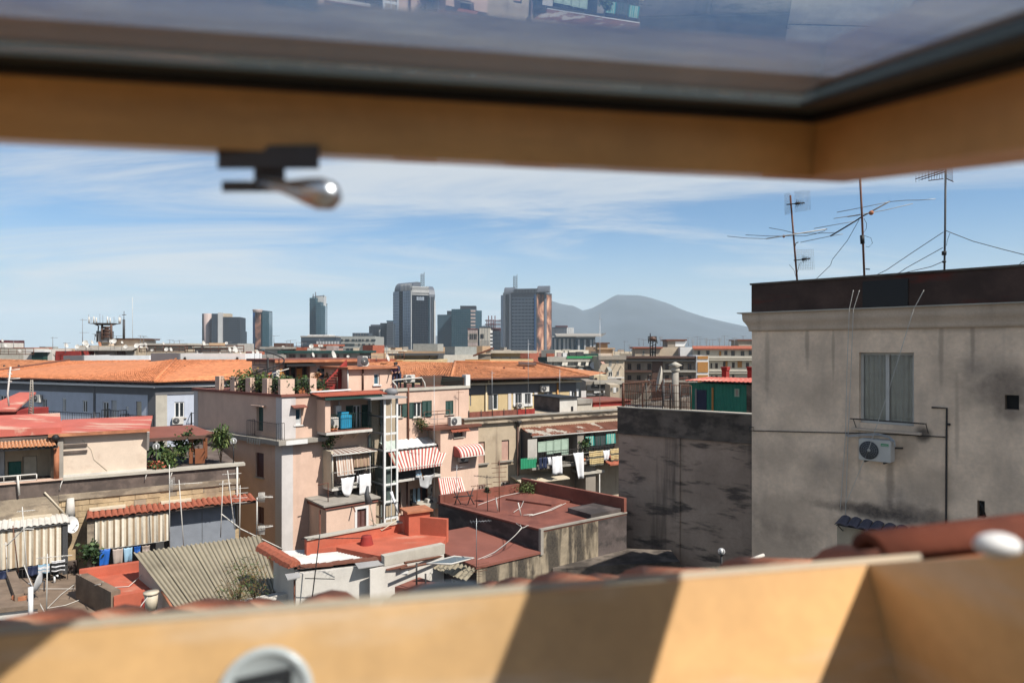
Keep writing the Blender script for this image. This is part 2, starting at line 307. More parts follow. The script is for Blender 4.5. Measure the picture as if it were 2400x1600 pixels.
# ================================================================ setting: ground, volcano, haze
def setting():
 mb=MB();mb.face((-11000,-1500,0),(11000,-1500,0),(11000,12000,0),(-11000,12000,0))
 g=part('ground',mb,M('ground'));g['kind']='structure'
 prof=[(-400,0),(300,0),(600,3),(800,8),(950,18),(1060,34),(1130,52),(1200,76),(1262,108),(1290,112),(1302,107),(1325,101),(1345,99),(1365,88),(1385,92),(1410,105),(1434,119),(1446,124.5),(1497,123.5),(1520,119),(1545,111),(1570,103),(1600,89),(1650,73),(1700,61),(1765,47),(1850,33),(2000,16),(2200,6),(2600,0)]
 D=6250.0
 def hgt(px):
  for(a,ha),(b,hb)in zip(prof,prof[1:]):
   if a<=px<=b:return ha+(hb-ha)*(px-a)/(b-a)
  return 0
 mb=MB();nu,nv=260,60;mb.smooth=True
 def fn(i,j):
  px=-400+3000*i/nu;y=4300+3900*j/nv;x=(px-1200)/F*D
  k=1-abs(y-D)/1950;k=max(0,k)**1.35
  h=hgt(px)/F*D
  n=mnoise.fractal(V((x/450,y/450,3)),1.0,2.0,5)
  return(x,y,max(-20,h*k*(1+.10*n*min(1,4*(1-k)))+(CZ if k>.98 else CZ*k)*(1 if h>0 else 0)-1))
 mb.grid(fn,nu,nv);o=part('volcano',mb,M('mountain'));o['kind']='structure'
 hz=bpy.data.materials.new('haze');hz.use_nodes=True;nt=hz.node_tree;nt.nodes.clear()
 out=N(nt,'ShaderNodeOutputMaterial');pv=N(nt,'ShaderNodeVolumePrincipled')
 pv.inputs['Color'].default_value=(.74,.88,.99,1);pv.inputs['Density'].default_value=0.95e-4
 pv.inputs['Anisotropy'].default_value=0.0
 nt.links.new(pv.outputs[0],out.inputs['Volume'])
 mb=MB();a,b,c,d,e,f=-11300,11300,-1700,12400,-25,600
 mb.hexa([(a,c,e),(b,c,e),(b,d,e),(a,d,e)],[(a,c,f),(b,c,f),(b,d,f),(a,d,f)])
 o=part('haze',mb,hz);o['kind']='stuff'
setting()
# ================================================================ the open roof window and the roof in front of it
def roof_window():
 O=V((0,0,CZ))
 mat('pine',(.70,.41,.175),r=.42,var=.2,vs=6,c2=(.74,.53,.35),th=(.48,.66),cs=(2.2,2.2,16),bump=.05,bsc=60,spec=.45,fine=.06,coat=.25,dist=.002)
 mat('sash_wood',(.88,.49,.18),r=.4,var=.16,vs=6,c2=(.74,.40,.14),th=(.48,.66),cs=(2.2,2.2,16),bump=.05,bsc=60,spec=.45,fine=.06,coat=.2,dist=.002)
 plain('gasket',(.010,.010,.010));plain('spacer',(.055,.066,.062),r=.5);plain('alu_grey',(.10,.10,.105),r=.5);plain('seal_beige',(.50,.42,.31))
 gl=bpy.data.materials.new('window_glass');gl.use_nodes=True;nt=gl.node_tree;nt.nodes.clear()
 out=N(nt,'ShaderNodeOutputMaterial');tr=N(nt,'ShaderNodeBsdfTransparent');tr.inputs[0].default_value=(.92,.95,.97,1)
 gs=N(nt,'ShaderNodeBsdfGlossy',i_Roughness=.0);gs.inputs[0].default_value=(.95,.97,1,1)
 lw=N(nt,'ShaderNodeLayerWeight',i_Blend=.5);fr=N(nt,'ShaderNodeMath',operation='POWER',i_1=5.0);nt.links.new(lw.outputs['Facing'],fr.inputs[0]);ml=N(nt,'ShaderNodeMath',operation='MULTIPLY_ADD',i_1=1.35,i_2=.06,use_clamp=True);mx=N(nt,'ShaderNodeMixShader')
 nt.links.new(fr.outputs[0],ml.inputs[0]);nt.links.new(ml.outputs[0],mx.inputs[0]);nt.links.new(tr.outputs[0],mx.inputs[1]);nt.links.new(gs.outputs[0],mx.inputs[2]);nt.links.new(mx.outputs[0],out.inputs[0])
 E0=P(0,1484,.45);Cb=P(2034,1322,.597);fd=(Cb-E0);fd.z=0;fd.normalize()
 q=V((-fd.y,fd.x,0));th=math.radians(20);up3=V((0,0,1))
 dn=q*math.cos(th)-up3*math.sin(th);inw=-(q*math.sin(th)+up3*math.cos(th));nrm=-inw
 WID,LEN=.90,1.06
 t=thing('roof_window','open top-hung roof window with pine frame that the view looks out of','window',Cb)
 def fbox(a0,a1,b0,b1,c0,c1,mb):
  mb.obox(Cb+fd*a0+dn*b0+inw*c0,fd*(a1-a0),dn*(b1-b0),inw*(c1-c0))
 mb=MB();fbox(-WID-.04,.05,.0,.045,0,.17,mb);part('bottom_frame',mb,M('pine'),t,'sunlit yellow pine bottom frame with dark stripes of shade')
 mb=MB();fbox(0,.045,-LEN,-.0005,0,.17,mb);part('side_frame',mb,M('pine'),t)
 mb=MB();fbox(-WID-.045,-WID,-LEN,-.0005,0,.17,mb);part('side_frame',mb,M('pine'),t)
 mb=MB();fbox(-WID-.04,.05,-LEN-.05,-LEN,0,.17,mb);part('top_frame',mb,M('pine'),t)
 mb=MB();fbox(-WID-.05,.06,.004,.05,-.006,-.0005,mb);part('seal_strip',mb,M('seal_beige'),t)
 mb=MB();fbox(-WID-.05,.06,.0455,.10,.004,.012,mb);fbox(.0505,.10,-LEN,.10,.004,.012,mb);part('flashing',mb,M('alu_grey'),t)
 ctr=hitplane(622,1632,Cb,dn);ax=-dn;rr=.0315
 mb=MB();mb.lathe(ctr,ax,[(rr,0),(rr*1.03,.003),(rr*.93,.006),(rr*.84,.004),(rr*.80,.002),(0,.0016)],40)
 k=part('lock_ring',mb,plain('ring_white',(.55,.57,.55),r=.25,spec=.6),t,'round pale ring with a dark slot')
 side=fd*.9+V((0,0,.10));side.normalize();u2=ax.cross(side).normalized()
 if u2.z<0:u2=-u2
 mb=MB();mb.obox(ctr+ax*.0022-side*.018+u2*.008,side*.037,u2*.0075,ax*.0035);mb.obox(ctr+ax*.0022-side*.018-u2*.004,side*.006,u2*.012,ax*.003);mb.obox(ctr+ax*.0022+side*.012-u2*.03,side*.006,u2*.037,ax*.003)
 part('slot',mb,M('black'),k)
 c=P(2338,1277,.44);mb=MB();mb.ball(c,.0125,14,(1.15,.9,.62));part('corner_cap',mb,M('white_paint'),t,'small white cap on the right side frame')
 L0=P(0,326,.50);Cs=P(1900,414,.606);r=(Cs-L0).normalized();n0=V((-.02,.165,-.986)).normalized()
 s=r.cross(n0);s=s if s.y<0 else-s;s.normalize();n=r.cross(s).normalized();n=n if n.z<0 else-n
 HR,SW,SL=.055,.72,.82
 def sbox(mb,a0,a1,b0,b1,c0,c1):mb.obox(Cs+r*a0+s*b0-n*c0,r*(a1-a0),s*(b1-b0),-n*(c1-c0))
 sash=link(bpy.data.objects.new('sash',None));sash.parent=t;ORG[sash.name]=ORG[t.name]
 mb=MB();sbox(mb,-SW,.06,-.04,0,0,HR);part('bottom_rail',mb,M('sash_wood'),sash)
 mb=MB();sbox(mb,.0005,.06,.0005,SL,0,HR);part('side_rail',mb,M('sash_wood'),sash)
 mb=MB();sbox(mb,-SW-.06,-SW,-.045,SL,0,HR);part('side_rail',mb,M('sash_wood'),sash)
 mb=MB();sbox(mb,-SW-.06,.065,SL+.0005,SL+.05,0,HR);part('top_rail',mb,M('sash_wood'),sash)
 mb=MB();sbox(mb,-SW-.06,.065,-.045,SL+.05,HR+.001,HR+.006);part('glass_pane',mb,gl,sash)
 mb=MB();sbox(mb,-SW,-.0005,.0005,.012,HR-.010,HR-.0005);sbox(mb,-.012,-.0005,.0125,SL,HR-.0105,HR-.0005);part('gasket',mb,M('gasket'),sash)
 mb=MB();sbox(mb,-SW,-.013,.0125,.04,HR-.004,HR-.001);sbox(mb,-.04,-.0125,.0405,SL,HR-.0045,HR-.001);part('spacer_bar',mb,M('spacer'),sash)
 mb=MB();sbox(mb,-SW-.1,.10,-.075,-.0,HR+.0065,HR+.03);sbox(mb,.0,.09,.0005,SL+.05,HR+.0065,HR+.025);sbox(mb,-SW-.1,-SW,.0005,SL+.05,HR+.0065,HR+.03);part('cladding',mb,M('alu_grey'),sash)
 sv=SUN/SUN.z;a_=hitplane(128,1490,Cb,dn);b_=hitplane(0,1592,Cb,dn);gz=lambda y:CZ+.152-.168*(.606-y)/.986+.085
 def up_(p):
  k=0
  for _ in range(40):k=gz(p.y+sv.y*k)-p.z
  return p+sv*k
 a_,b_=up_(a_),up_(b_);e_=(b_-a_).normalized();a_=a_-e_*.05;mb=MB();mb.obox(a_,e_*.36,V((-.06,0,0)),V((0,0,.015)));part('added_shade_bar',mb,M('sash_wood'),sash)  # added bar, unseen above the glass, casts the dark stripe on the sill
 dl=.70
 def lb(x0,y0,x1,y1,d0,d1,mb):a=P(x0,y1,d0);b=P(x1,y0,d0);mb.hexa([P(x0,y1,d0),P(x1,y1,d0),P(x1,y1,d1),P(x0,y1,d1)],[P(x0,y0,d0),P(x1,y0,d0),P(x1,y0,d1),P(x0,y0,d1)])
 mb=MB();lb(510,340,748,396,.530,.557,mb);lb(595,396,668,425,.534,.553,mb);lb(520,424,690,450,.532,.549,mb);lt=part('latch',mb,plain('latch_brown',(.085,.07,.062),r=.35),sash,'dark lock with a lever hanging from the rail')
 mb=MB();mb.smooth=True;a=P(610,428,.53);b=P(792,462,.50);ax2=(b-a).normalized();ln=(b-a).length
 mb.lathe(a,ax2,[(0,0),(0.0042,.002),(0.0049,ln*.3),(0.0068,ln*.45),(0.0095,ln*.6),(0.0118,ln*.78),(0.0103,ln*.92),(0.0046,ln),(0,ln*1.01)],20);part('knob',mb,plain('chrome_worn',(.7,.7,.7),r=.32,metal=1.),sash)
 rf=thing('tiled_roof','own roof of weathered orange clay tiles just outside the window frame','roof',Cb+dn*.8)
 mb=MB();a0,a1,b0,b1=-4.0,4.0,-2.4,1.75;c0,c1=.095,.17
 for x0,x1,y0,y1 in((a0,-WID-.046,b0,b1),(.052,a1,b0,b1),(-WID-.0459,.0519,.046,b1),(-WID-.0459,.0519,b0,-LEN-.051)):fbox(x0,x1,y0,y1,c0,c1,mb)
 part('roof_deck',mb,M('dark_grey'),rf)
 g0=Cb+dn*(b1+.02)+inw*.10;mb=MB()
 gx=[(-.07,-.02),(-.07,.06),(-.05,.085),(.03,.085),(.05,.06),(.05,-.005)]
 pts0=[g0+fd*a0+dn*(x+.07)+inw*y for x,y in gx];pts1=[g0+fd*a1+dn*(x+.07)+inw*y for x,y in gx]
 for i in range(len(gx)-1):mb.face(pts0[i],pts1[i],pts1[i+1],pts0[i+1])
 part('gutter',mb,M('black'),rf)
 R0=.075
 def tile_mesh(cover,ln=.36,Rr=R0):
  mb=MB();mb.smooth=True;n=8;ro=1 if cover else-1
  vs=[]
  for k,(y,rad)in enumerate(((0,Rr*.86),(ln,Rr*1.05))):
   for rr_ in(rad,rad-.012):
    vs+=[(rr_*math.cos(math.pi*i/n),y,ro*rr_*math.sin(math.pi*i/n))for i in range(n+1)]
  m=n+1;fs=[]
  for i in range(n):fs+=[(i,i+1,2*m+i+1,2*m+i),(m+i,3*m+i,3*m+i+1,m+i+1),(2*m+i,2*m+i+1,3*m+i+1,3*m+i),(i,m+i,m+i+1,i+1)]
  fs+=[(0,2*m,3*m,m),(n,m+n,3*m+n,2*m+n)]
  mb.add(vs,fs);return mb.mesh('tile',(0,0,0),[M('tile_fg')])
 mc,mp_=tile_mesh(True),tile_mesh(False);rn=random.Random(5)
 for i in range(-9,10):
  a=i*.195
  for j in range(6):
   b=-.28+j*.32
   if-WID-.12<a<.13 and b<.07:continue
   for me,da,dc in((mp_,0,.0735+.004*a),(mc,.0975,.0655+.004*a)):
    o=Cb+fd*(a+da+rn.uniform(-.008,.008))+dn*(b+rn.uniform(-.02,.02))+inw*(dc+rn.uniform(-.006,.004))
    if me is mc and-WID-.12<a+da<.13 and b<.07:continue
    y=(dn+fd*rn.uniform(-.03,.03)+nrm*(.035)).normalized();x=y.cross(nrm).normalized();zv=x.cross(y)
    inst('tile',me,rf,frame4(o,x,y,zv))
 me=tile_mesh(True,.5,.031);me.materials.clear();me.materials.append(M('tile_fg_dark'))
 o=P(2040,1300,.66);y=(fd+V((0,0,.03))).normalized();x=V((y.y,-y.x,0)).normalized();zv=x.cross(y);zv=zv if zv.z>0 else-zv
 k=inst('ridge_tile',me,rf,frame4(o,x,y,zv*.82));k['label']='dark brown cover tile lying beside the right side frame'
 me2=tile_mesh(True,.42,.06);
 for(px,py,d)in((1500,1392,.80),(1060,1400,.80)):
  o=P(px,py,d);inst('mortar_lump',None or MBball(o),rf,Matrix.Identity(4))
 p=[Cb+fd*a0+dn*(b1-.12),Cb+fd*a1+dn*(b1-.12)];a_,b_=(p[0].x,p[0].y),(p[1].x,p[1].y)
 mb=MB();hull(mb,behind(a_,b_,.3),0,p[0].z-.16,cap=True)
 return rf
def MBball(o):
 mb=MB();mb.ball(o,.035,8,(1.6,.7,.55));return mb.mesh('mortar_lump',(0,0,0),[M('seal_beige')])
roof_window()
# ================================================================ reusable builders
def window(par,w,u0,u1,z0,z1,v=-.12,fm='white_paint',gm='glass',nx=2,nz=1,fw=.06,name='window',dep=.05):
 mb=MB();v1=v+dep
 mb.box(w,u0,u1,v,v1,z0,z0+fw);mb.box(w,u0,u1,v,v1,z1-fw,z1)
 mb.box(w,u0,u0+fw,v,v1,z0+fw,z1-fw);mb.box(w,u1-fw,u1,v,v1,z0+fw,z1-fw)
 for i in range(1,nx):
  c=u0+(u1-u0)*i/nx;mb.box(w,c-fw*.6,c+fw*.6,v,v1+.004,z0+fw,z1-fw)
 for i in range(1,nz):
  c=z0+(z1-z0)*i/nz;mb.box(w,u0+fw,u1-fw,v,v1-.006,c-fw*.4,c+fw*.4)
 f=part(name,mb,M(fm),par)
 mb=MB();mb.box(w,u0+fw*.6,u1-fw*.6,v-.004,v+.012,z0+fw*.6,z1-fw*.6);part('pane',mb,M(gm),f)
 return f
def shutter(par,w,u0,u1,z0,z1,v0=.01,m='green_shutter',th=.04,name='shutter',slats=True):
 mb=MB();fw=min(.06,(u1-u0)*.16);v1=v0+th
 mb.box(w,u0,u1,v0,v1,z0,z0+fw);mb.box(w,u0,u1,v0,v1,z1-fw,z1);mb.box(w,u0,u0+fw,v0,v1,z0+fw,z1-fw);mb.box(w,u1-fw,u1,v0,v1,z0+fw,z1-fw)
 n=max(4,int((z1-z0)/.07))if slats else 1
 for i in range(n):
  a=z0+fw+(z1-z0-2*fw)*i/n;b=z0+fw+(z1-z0-2*fw)*(i+.86)/n
  mb.face(w.p(u0+fw,v0+th*.8,a),w.p(u1-fw,v0+th*.8,a),w.p(u1-fw,v0+th*.2,b),w.p(u0+fw,v0+th*.2,b))
 mb.box(w,u0+fw*.5,u1-fw*.5,v0,v0+th*.15,z0+fw*.5,z1-fw*.5)
 return part(name,mb,M(m),par)
def roller(par,w,u0,u1,z0,z1,v=-.1,m='grey_blind',name='roller_shutter',sl=.05):
 mb=MB();n=max(2,int((z1-z0)/sl))
 for i in range(n):
  a=z0+(z1-z0)*i/n;b=z0+(z1-z0)*(i+1)/n
  mb.face(w.p(u0,v+.018,a),w.p(u1,v+.018,a),w.p(u1,v,b-.004),w.p(u0,v,b-.004));mb.face(w.p(u0,v,b-.004),w.p(u1,v,b-.004),w.p(u1,v+.018,b),w.p(u0,v+.018,b))
 return part(name,mb,M(m),par)
def sill(par,w,u0,u1,z,v=.1,th=.05,m='concrete_pale',name='sill'):
 mb=MB();mb.box(w,u0,u1,-.1,v,z-th,z-.001);return part(name,mb,M(m),par)
def air_con(w,u,v,z,label,wd=.8,h=.56,dp=.28,stripe=None,bracket=True,group='air conditioning units on the walls',facing=None):
 ww=w
 t=thing('air_conditioner',label,'air conditioner',w.p(u,v,z),group)
 mb=MB();b=.015
 mb.box(ww,u-wd/2,u+wd/2,v,v+dp,z+b,z+h-b);mb.box(ww,u-wd/2+b,u+wd/2-b,v+b,v+dp-b,z,z+h)
 part('casing',mb,M('offwhite'),t)
 fu=u-wd*.17;fz=z+h*.5;fr=h*.42;o=ww.p(fu,v+dp+.002,fz)
 mb=MB();mb.lathe(o,ww.n,[(fr,0),(fr,.006),(0,.006)],24);g=part('fan',mb,M('dark_grey'),t)
 mb=MB()
 for k in range(1,6):
  r=fr*k/5;mb.lathe(o,ww.n,[(r-.006,.016),(r,.020),(r+.004,.016)],24)
 for k in range(8):
  a=math.pi*k/8;dr=ww.t*math.cos(a)+ww.up*math.sin(a);mb.tube([o-dr*fr+ww.n*.016,o+dr*fr+ww.n*.016],.003,4)
 part('grille',mb,M('mid_grey'),g)
 mb=MB();mb.lathe(o,ww.n,[(fr*.16,.01),(fr*.16,.024),(0,.026)],14);part('hub',mb,M('offwhite'),g)
 if stripe:
  mb=MB();mb.box(ww,u+wd*.2,u+wd*.44,v+dp+.0005,v+dp+.003,z+h*.74,z+h*.86);part('badge',mb,M(stripe),t,'green and white badge')
  mb=MB();mb.box(ww,u+wd*.22,u+wd*.42,v+dp+.0035,v+dp+.005,z+h*.775,z+h*.795);part('badge_line',mb,M('white_paint'),t)
 if bracket:
  for s_ in(-.3,.3):
   mb=MB();mb.box(ww,u+wd*s_-.015,u+wd*s_+.015,0.0,v+dp+.02,z-.035,z-.002);part('bracket',mb,M('iron'),t)
 return t
def pipe(par,pts,r,m,name='pipe',n=6):
 mb=MB();mb.tube(pts,r,n);return part(name,mb,M(m),par)
def cable(name,label,pts,r,m,sag=0.,group=None,cat='cable'):
 ps=[]
 for a,b in zip(pts,pts[1:]):
  a,b=V(a),V(b)
  for i in range(9):
   f=i/9;ps.append(a.lerp(b,f)-V((0,0,sag*4*f*(1-f))))
 ps.append(V(pts[-1]));mb=MB();mb.tube(ps,r,4);return solo(name,label,cat,mb,M(m),group)
def antenna(base,h,label,kind='yagi',yaw=0.,m='steel',lean=0.,ln=1.0,el=.5,n=7,r=.02,group='television antennas on the roofs',frac=.94,extra=None):
 t=thing('antenna',label,'antenna',base,group);base=V(base);tip=base+V((lean*h,0,h))
 mb=MB();mb.tube([base,base.lerp(tip,.5),tip],r,6,r*.8);part('mast',mb,M(m),t)
 dr=V((math.cos(yaw),math.sin(yaw),0));sdv=V((-dr.y,dr.x,0))
 def yagi(o,ln,el,n,vert=False,panel=False,back=.3):
  cr=V((0,0,1))if vert else sdv
  mb=MB();mb.tube([o-dr*ln*back,o+dr*ln*(1-back)],r*.6,5)
  for i in range(n):
   c=o+dr*ln*(-back+(i+.3)/n*.98);e=el*(1-.45*i/n)*.5;mb.tube([c-cr*e,c+cr*e],r*.34,4)
  part('yagi_array',mb,M(m),t)
  if panel:grid(o-dr*ln*back*1.05,.42,.5)
 def grid(o,wd,hh):
  mb=MB()
  for s_ in(-1,1):
   a=(sdv*s_*.9+dr*.45*1).normalized()
   for i in range(7):mb.tube([o+a*(wd*i/6)*1.0-V((0,0,hh/2)),o+a*(wd*i/6)+V((0,0,hh/2))],r*.22,3)
   for i in range(8):z=V((0,0,-hh/2+hh*i/7));mb.tube([o+z,o+a*wd+z],r*.22,3)
  part('reflector_grid',mb,M(m),t)
 top=base.lerp(tip,frac)
 if kind=='yagi':yagi(top,ln,el,n)
 elif kind=='panel':yagi(top,ln,el*.4,n,False,True)
 elif kind=='vhf':
  mb=MB();mb.tube([top-dr*ln*.5,top+dr*ln*.5],r*.7,5);part('boom',mb,M(m),t)
  for k in range(4):
   c=top+dr*ln*(-.48+.32*k);mb=MB();mb.tube([c-sdv*el*.5,c+sdv*el*.5],r*.4,4);part('dipole',mb,M(m),t)
 elif kind=='fork':
  mb=MB();
  for k in range(n):
   c=base.lerp(tip,frac-.09*k);e=el*(.5-.03*k);mb.tube([c-dr*e,c+dr*e],r*.5,4)
  part('yagi_array',mb,M(m),t)
 if extra:
  for f_,kd,l_,e_,n_,yw in extra:
   dr=V((math.cos(yw),math.sin(yw),0));sdv=V((-dr.y,dr.x,0));o=base.lerp(tip,f_)
   if kd=='panel':yagi(o,l_,e_,n_,False,True)
   else:yagi(o,l_,e_,n_)
 return t
def dish(o,face,rad,label,m='white_paint',pole=.5,group='satellite dishes on the roofs',back=True):
 o=V(o);ax=V(face).normalized();t=thing('satellite_dish',label,'satellite dish',o-V((0,0,pole+rad*.3)),group)
 mb=MB();mb.lathe(o,ax,[(0,-.02),(rad*.4,.01*rad*2),(rad*.8,.12*rad),(rad,.22*rad),(rad*1.02,.23*rad),(rad*1.0,.20*rad),(rad*.7,.06*rad),(0,-.05)],20);part('reflector',mb,M(m),t)
 f=o+ax*rad*.95-V((0,0,rad*.25));mb=MB();mb.tube([o-V((0,0,rad*.9))+ax*.1*rad,f],.012,4);mb.lathe(f,-ax,[(.02,-.05),(.035,.0),(.03,.03),(0,.03)],8);part('feed_arm',mb,M('mid_grey'),t)
 mb=MB();mb.tube([o-V((0,0,pole+rad*.3))-ax*.12,o-ax*.12+V((0,0,.05)),o-ax*.02],.022,6);part('pole',mb,M('mid_grey'),t)
 return t
def stripes(mb,A,B,Cc,D,n,nv=6,sag=.0,wob=0.,mats=2,off=0):
 A,B,Cc,D=map(V,(A,B,Cc,D));nn=(B-A).cross(D-A).normalized()
 for i in range(n):
  mb.m=(i+off)%mats
  for j in range(nv):
   q=[]
   for a,b in((i,j),(i+1,j),(i+1,j+1),(i,j+1)):
    x,y=a/n,b/nv;p=A.lerp(B,x).lerp(D.lerp(Cc,x),y)
    q.append(p+nn*(wob*math.sin(a*1.9)*(.4+y))-V((0,0,sag*4*y*(1-y))))
   mb.face(*q)
def awning(name,label,par_or_none,A,B,Cc,D,n,mats,cat='awning',sag=.05,wob=.02,valance=.16,group=None):
 t=thing(name,label,cat,(V(A)+V(B))/2,group)
 mb=MB();stripes(mb,A,B,Cc,D,n,5,sag,wob);part('cloth',mb,[M(k)for k in mats],t)
 if valance:
  dz=V((0,0,-valance));mb=MB();stripes(mb,D,Cc,V(Cc)+dz,V(D)+dz,n,1,0,wob);part('valance',mb,[M(k)for k in mats],t)
 mb=MB();mb.tube([D,Cc],.022,5);part('rail',mb,M('offwhite'),t)
 mb=MB();mb.tube([A,B],.03,5);part('roller_tube',mb,M('offwhite'),t)
 return t
def corrug(A,B,Cc,D,n,amp=.02,th=.006,seg=4):
 A,B,Cc,D=map(V,(A,B,Cc,D));nn=(B-A).cross(D-A).normalized()
 if nn.z<0:nn=-nn
 mb=MB();mb.smooth=False;k=n*seg
 for side in(0,1):
  vs=[]
  for j in range(2):
   for i in range(k+1):
    x=i/k;p=A.lerp(B,x)if j==0 else D.lerp(Cc,x)
    vs.append(p+nn*(amp*math.sin(2*math.pi*i/seg+.6)-side*th))
  mb.add(vs,[(i,i+1,k+2+i,k+1+i)for i in range(k)])
 return mb
def tile_row(par,A,B,Cc,D,n,m,name='tile',jit=.01,rn=random.Random(3),arch=.035):
 A,B,Cc,D=map(V,(A,B,Cc,D));wd=((B-A).length)/n;ln=((D-A).length+(Cc-B).length)/2
 mb=MB();k=5;vs=[]
 for y,s_ in((0,.42),(1,.5)):
  for i in range(k+1):
   x=-1+2*i/k;vs.append((x*s_,y,1-x*x))
  for i in range(k+1):
   x=-1+2*i/k;vs.append((x*s_,y,.62-x*x))
 q=2*(k+1);fs=[(i,i+1,q+i+1,q+i)for i in range(k)]+[(k+1+i,q+k+1+i,q+k+2+i,k+2+i)for i in range(k)]+[(q+i,q+i+1,q+k+2+i,q+k+1+i)for i in range(k)]
 fs+=[(0,q,q+k+1,k+1),(k,2*k+1,q+2*k+1,q+k)]
 mb.add(vs,fs);me=mb.mesh(name,(0,0,0),[M(m)])
 for i in range(n):
  f=(i+.5)/n;a=A.lerp(B,f);d=D.lerp(Cc,f);y=d-a;x=(B-A)/n*1.02;z=x.cross(y).normalized()
  if z.z<0:z=-z
  y=y*(1+rn.uniform(-.05,.05));a=a+z*rn.uniform(-jit,jit)*.5
  inst(name,me,par,frame4(a,x,y,z*arch))
def plant(o,label,rad,h,n,mats=('leaf','leaf_dark'),leaf=.12,name='potted_plant',cat='plant',group=None,pot=None,rn=None,spiky=False,droop=.0,stems=5,lw=.35,flat=1.0,shape=1.0):
 rn=rn or random.Random(hash(label)%9999 if False else sum(map(ord,label)));o=V(o)
 t=thing(name,label,cat,o,group);base=o
 if pot:
  mb=MB();mb.lathe(o,(0,0,1),[(0,0),(pot*.75,0),(pot,pot*1.3),(pot*.85,pot*1.3),(0,pot*1.2)],12);part('pot',mb,M('pot'),t);base=o+V((0,0,pot*1.2))
 mb=MB()
 for k in range(stems):
  a=rn.uniform(0,6.28);e=rn.uniform(.3,.8);mb.tube([base,base+V((math.cos(a)*rad*e*.4,math.sin(a)*rad*e*.4,h*.4)),base+V((math.cos(a)*rad*e,math.sin(a)*rad*e*flat,h*rn.uniform(.6,.9)))],max(.008,rad*.03),4,.004)
 part('stem',mb,M('stem'),t)
 mb=MB();clumps=[]
 for k in range(9):
  a=rn.uniform(0,6.28);rr=rad*rn.uniform(.25,.8);clumps.append(base+V((math.cos(a)*rr,math.sin(a)*rr*flat,h*rn.uniform(.25,.9))))
 for k in range(n):
  if spiky:
   a=rn.uniform(0,6.28);el=rn.uniform(-.1,1.35);ln=leaf*rn.uniform(.7,1.15);c=base+V((0,0,h*rn.uniform(.4,.9)*(1 if stems else .4)))if stems>1 else base+V((0,0,h*.35))
   if stems>1:c=c+V((rn.uniform(-1,1)*rad*.4,rn.uniform(-1,1)*rad*.4,0))
   d=V((math.cos(a)*math.cos(el),math.sin(a)*math.cos(el),math.sin(el)));sdv=d.cross(V((0,0,1))).normalized()*ln*lw*.3
   mid=c+d*ln*.55+V((0,0,.02*ln));tip=c+d*ln-V((0,0,droop*ln*(.4+.6*math.cos(el))))
   mb.m=k%len(mats);mb.face(c-sdv*.4,c+sdv*.4,mid+sdv,mid-sdv);mb.face(mid-sdv,mid+sdv,tip)
  else:
   c=rn.choice(clumps);s_=min(rad,h)*.34
   p=c+V((rn.gauss(0,s_),rn.gauss(0,s_)*flat,rn.gauss(0,s_*.9)))
   if p.z<o.z:p.z=o.z+abs(p.z-o.z)*.3
   d=V((rn.gauss(0,1),rn.gauss(0,1),rn.gauss(.2,.7))).normalized();e=d.cross(V((rn.gauss(0,1),rn.gauss(0,1),rn.gauss(0,1)))).normalized();ln=leaf*rn.uniform(.6,1.3)
   mb.m=k%len(mats);mb.face(p-d*ln*.5,p+e*ln*lw,p+d*ln*.5,p-e*ln*lw)
 part('foliage',mb,[M(m)for m in mats],t)
 return t
def cloth(w,u0,u1,zt,zb,v,label,mats,name='laundry',cat='laundry',group='washing hung out to dry',wob=.03,taper=0.,skew=0.,bandsn=1,rn=None,nu=10,nv=8,hem=0.):
 rn=rn or random.Random(sum(map(ord,label)));ph=rn.uniform(0,6);n=nu;mb=MB();mb.smooth=True
 def f(i,j):
  x=i/n;y=j/nv;c=(u0+u1)/2;hw=(u1-u0)/2*(1-taper*y);u=c+(2*x-1)*hw+skew*y*(zt-zb)
  z=zt+(zb-zt)*y+hem*(math.sin(x*math.pi)-.5)*y-.03*abs(math.sin(x*math.pi*2))*(1-y)
  return w.p(u,v+wob*math.sin(x*9+ph+y*1.5)*(.3+y)+.02*math.sin(y*5+ph),z)
 if len(mats)==1:mb.grid(f,n,nv)
 else:
  for j in range(nv):
   mb.m=int(j/nv*bandsn)%len(mats)
   for i in range(n):mb.face(f(i,j),f(i+1,j),f(i+1,j+1),f(i,j+1))
 o=solo(name,label,cat,mb,[M(k)for k in mats],group);md=o.modifiers.new('thickness','SOLIDIFY');md.thickness=.012
 return o
def railing(par,pts,h,nb=12,r=.014,m='iron',name='railing',mid=0,posts=True):
 mb=MB();pts=[V(p)for p in pts];z=V((0,0,h))
 for a,b in zip(pts,pts[1:]):
  mb.tube([a+z,b+z],r*1.6,5);mb.tube([a+z*.1,b+z*.1],r*1.2,4)
  for k in range(mid):mb.tube([a+z*(k+1)/(mid+1),b+z*(k+1)/(mid+1)],r,4)
  n=max(1,int(round((b-a).length*nb)))
  for i in range(n+1):p=a.lerp(b,i/n);mb.tube([p,p+z],r*(1.5 if i in(0,n)else .8),4)
 return part(name,mb,M(m),par)
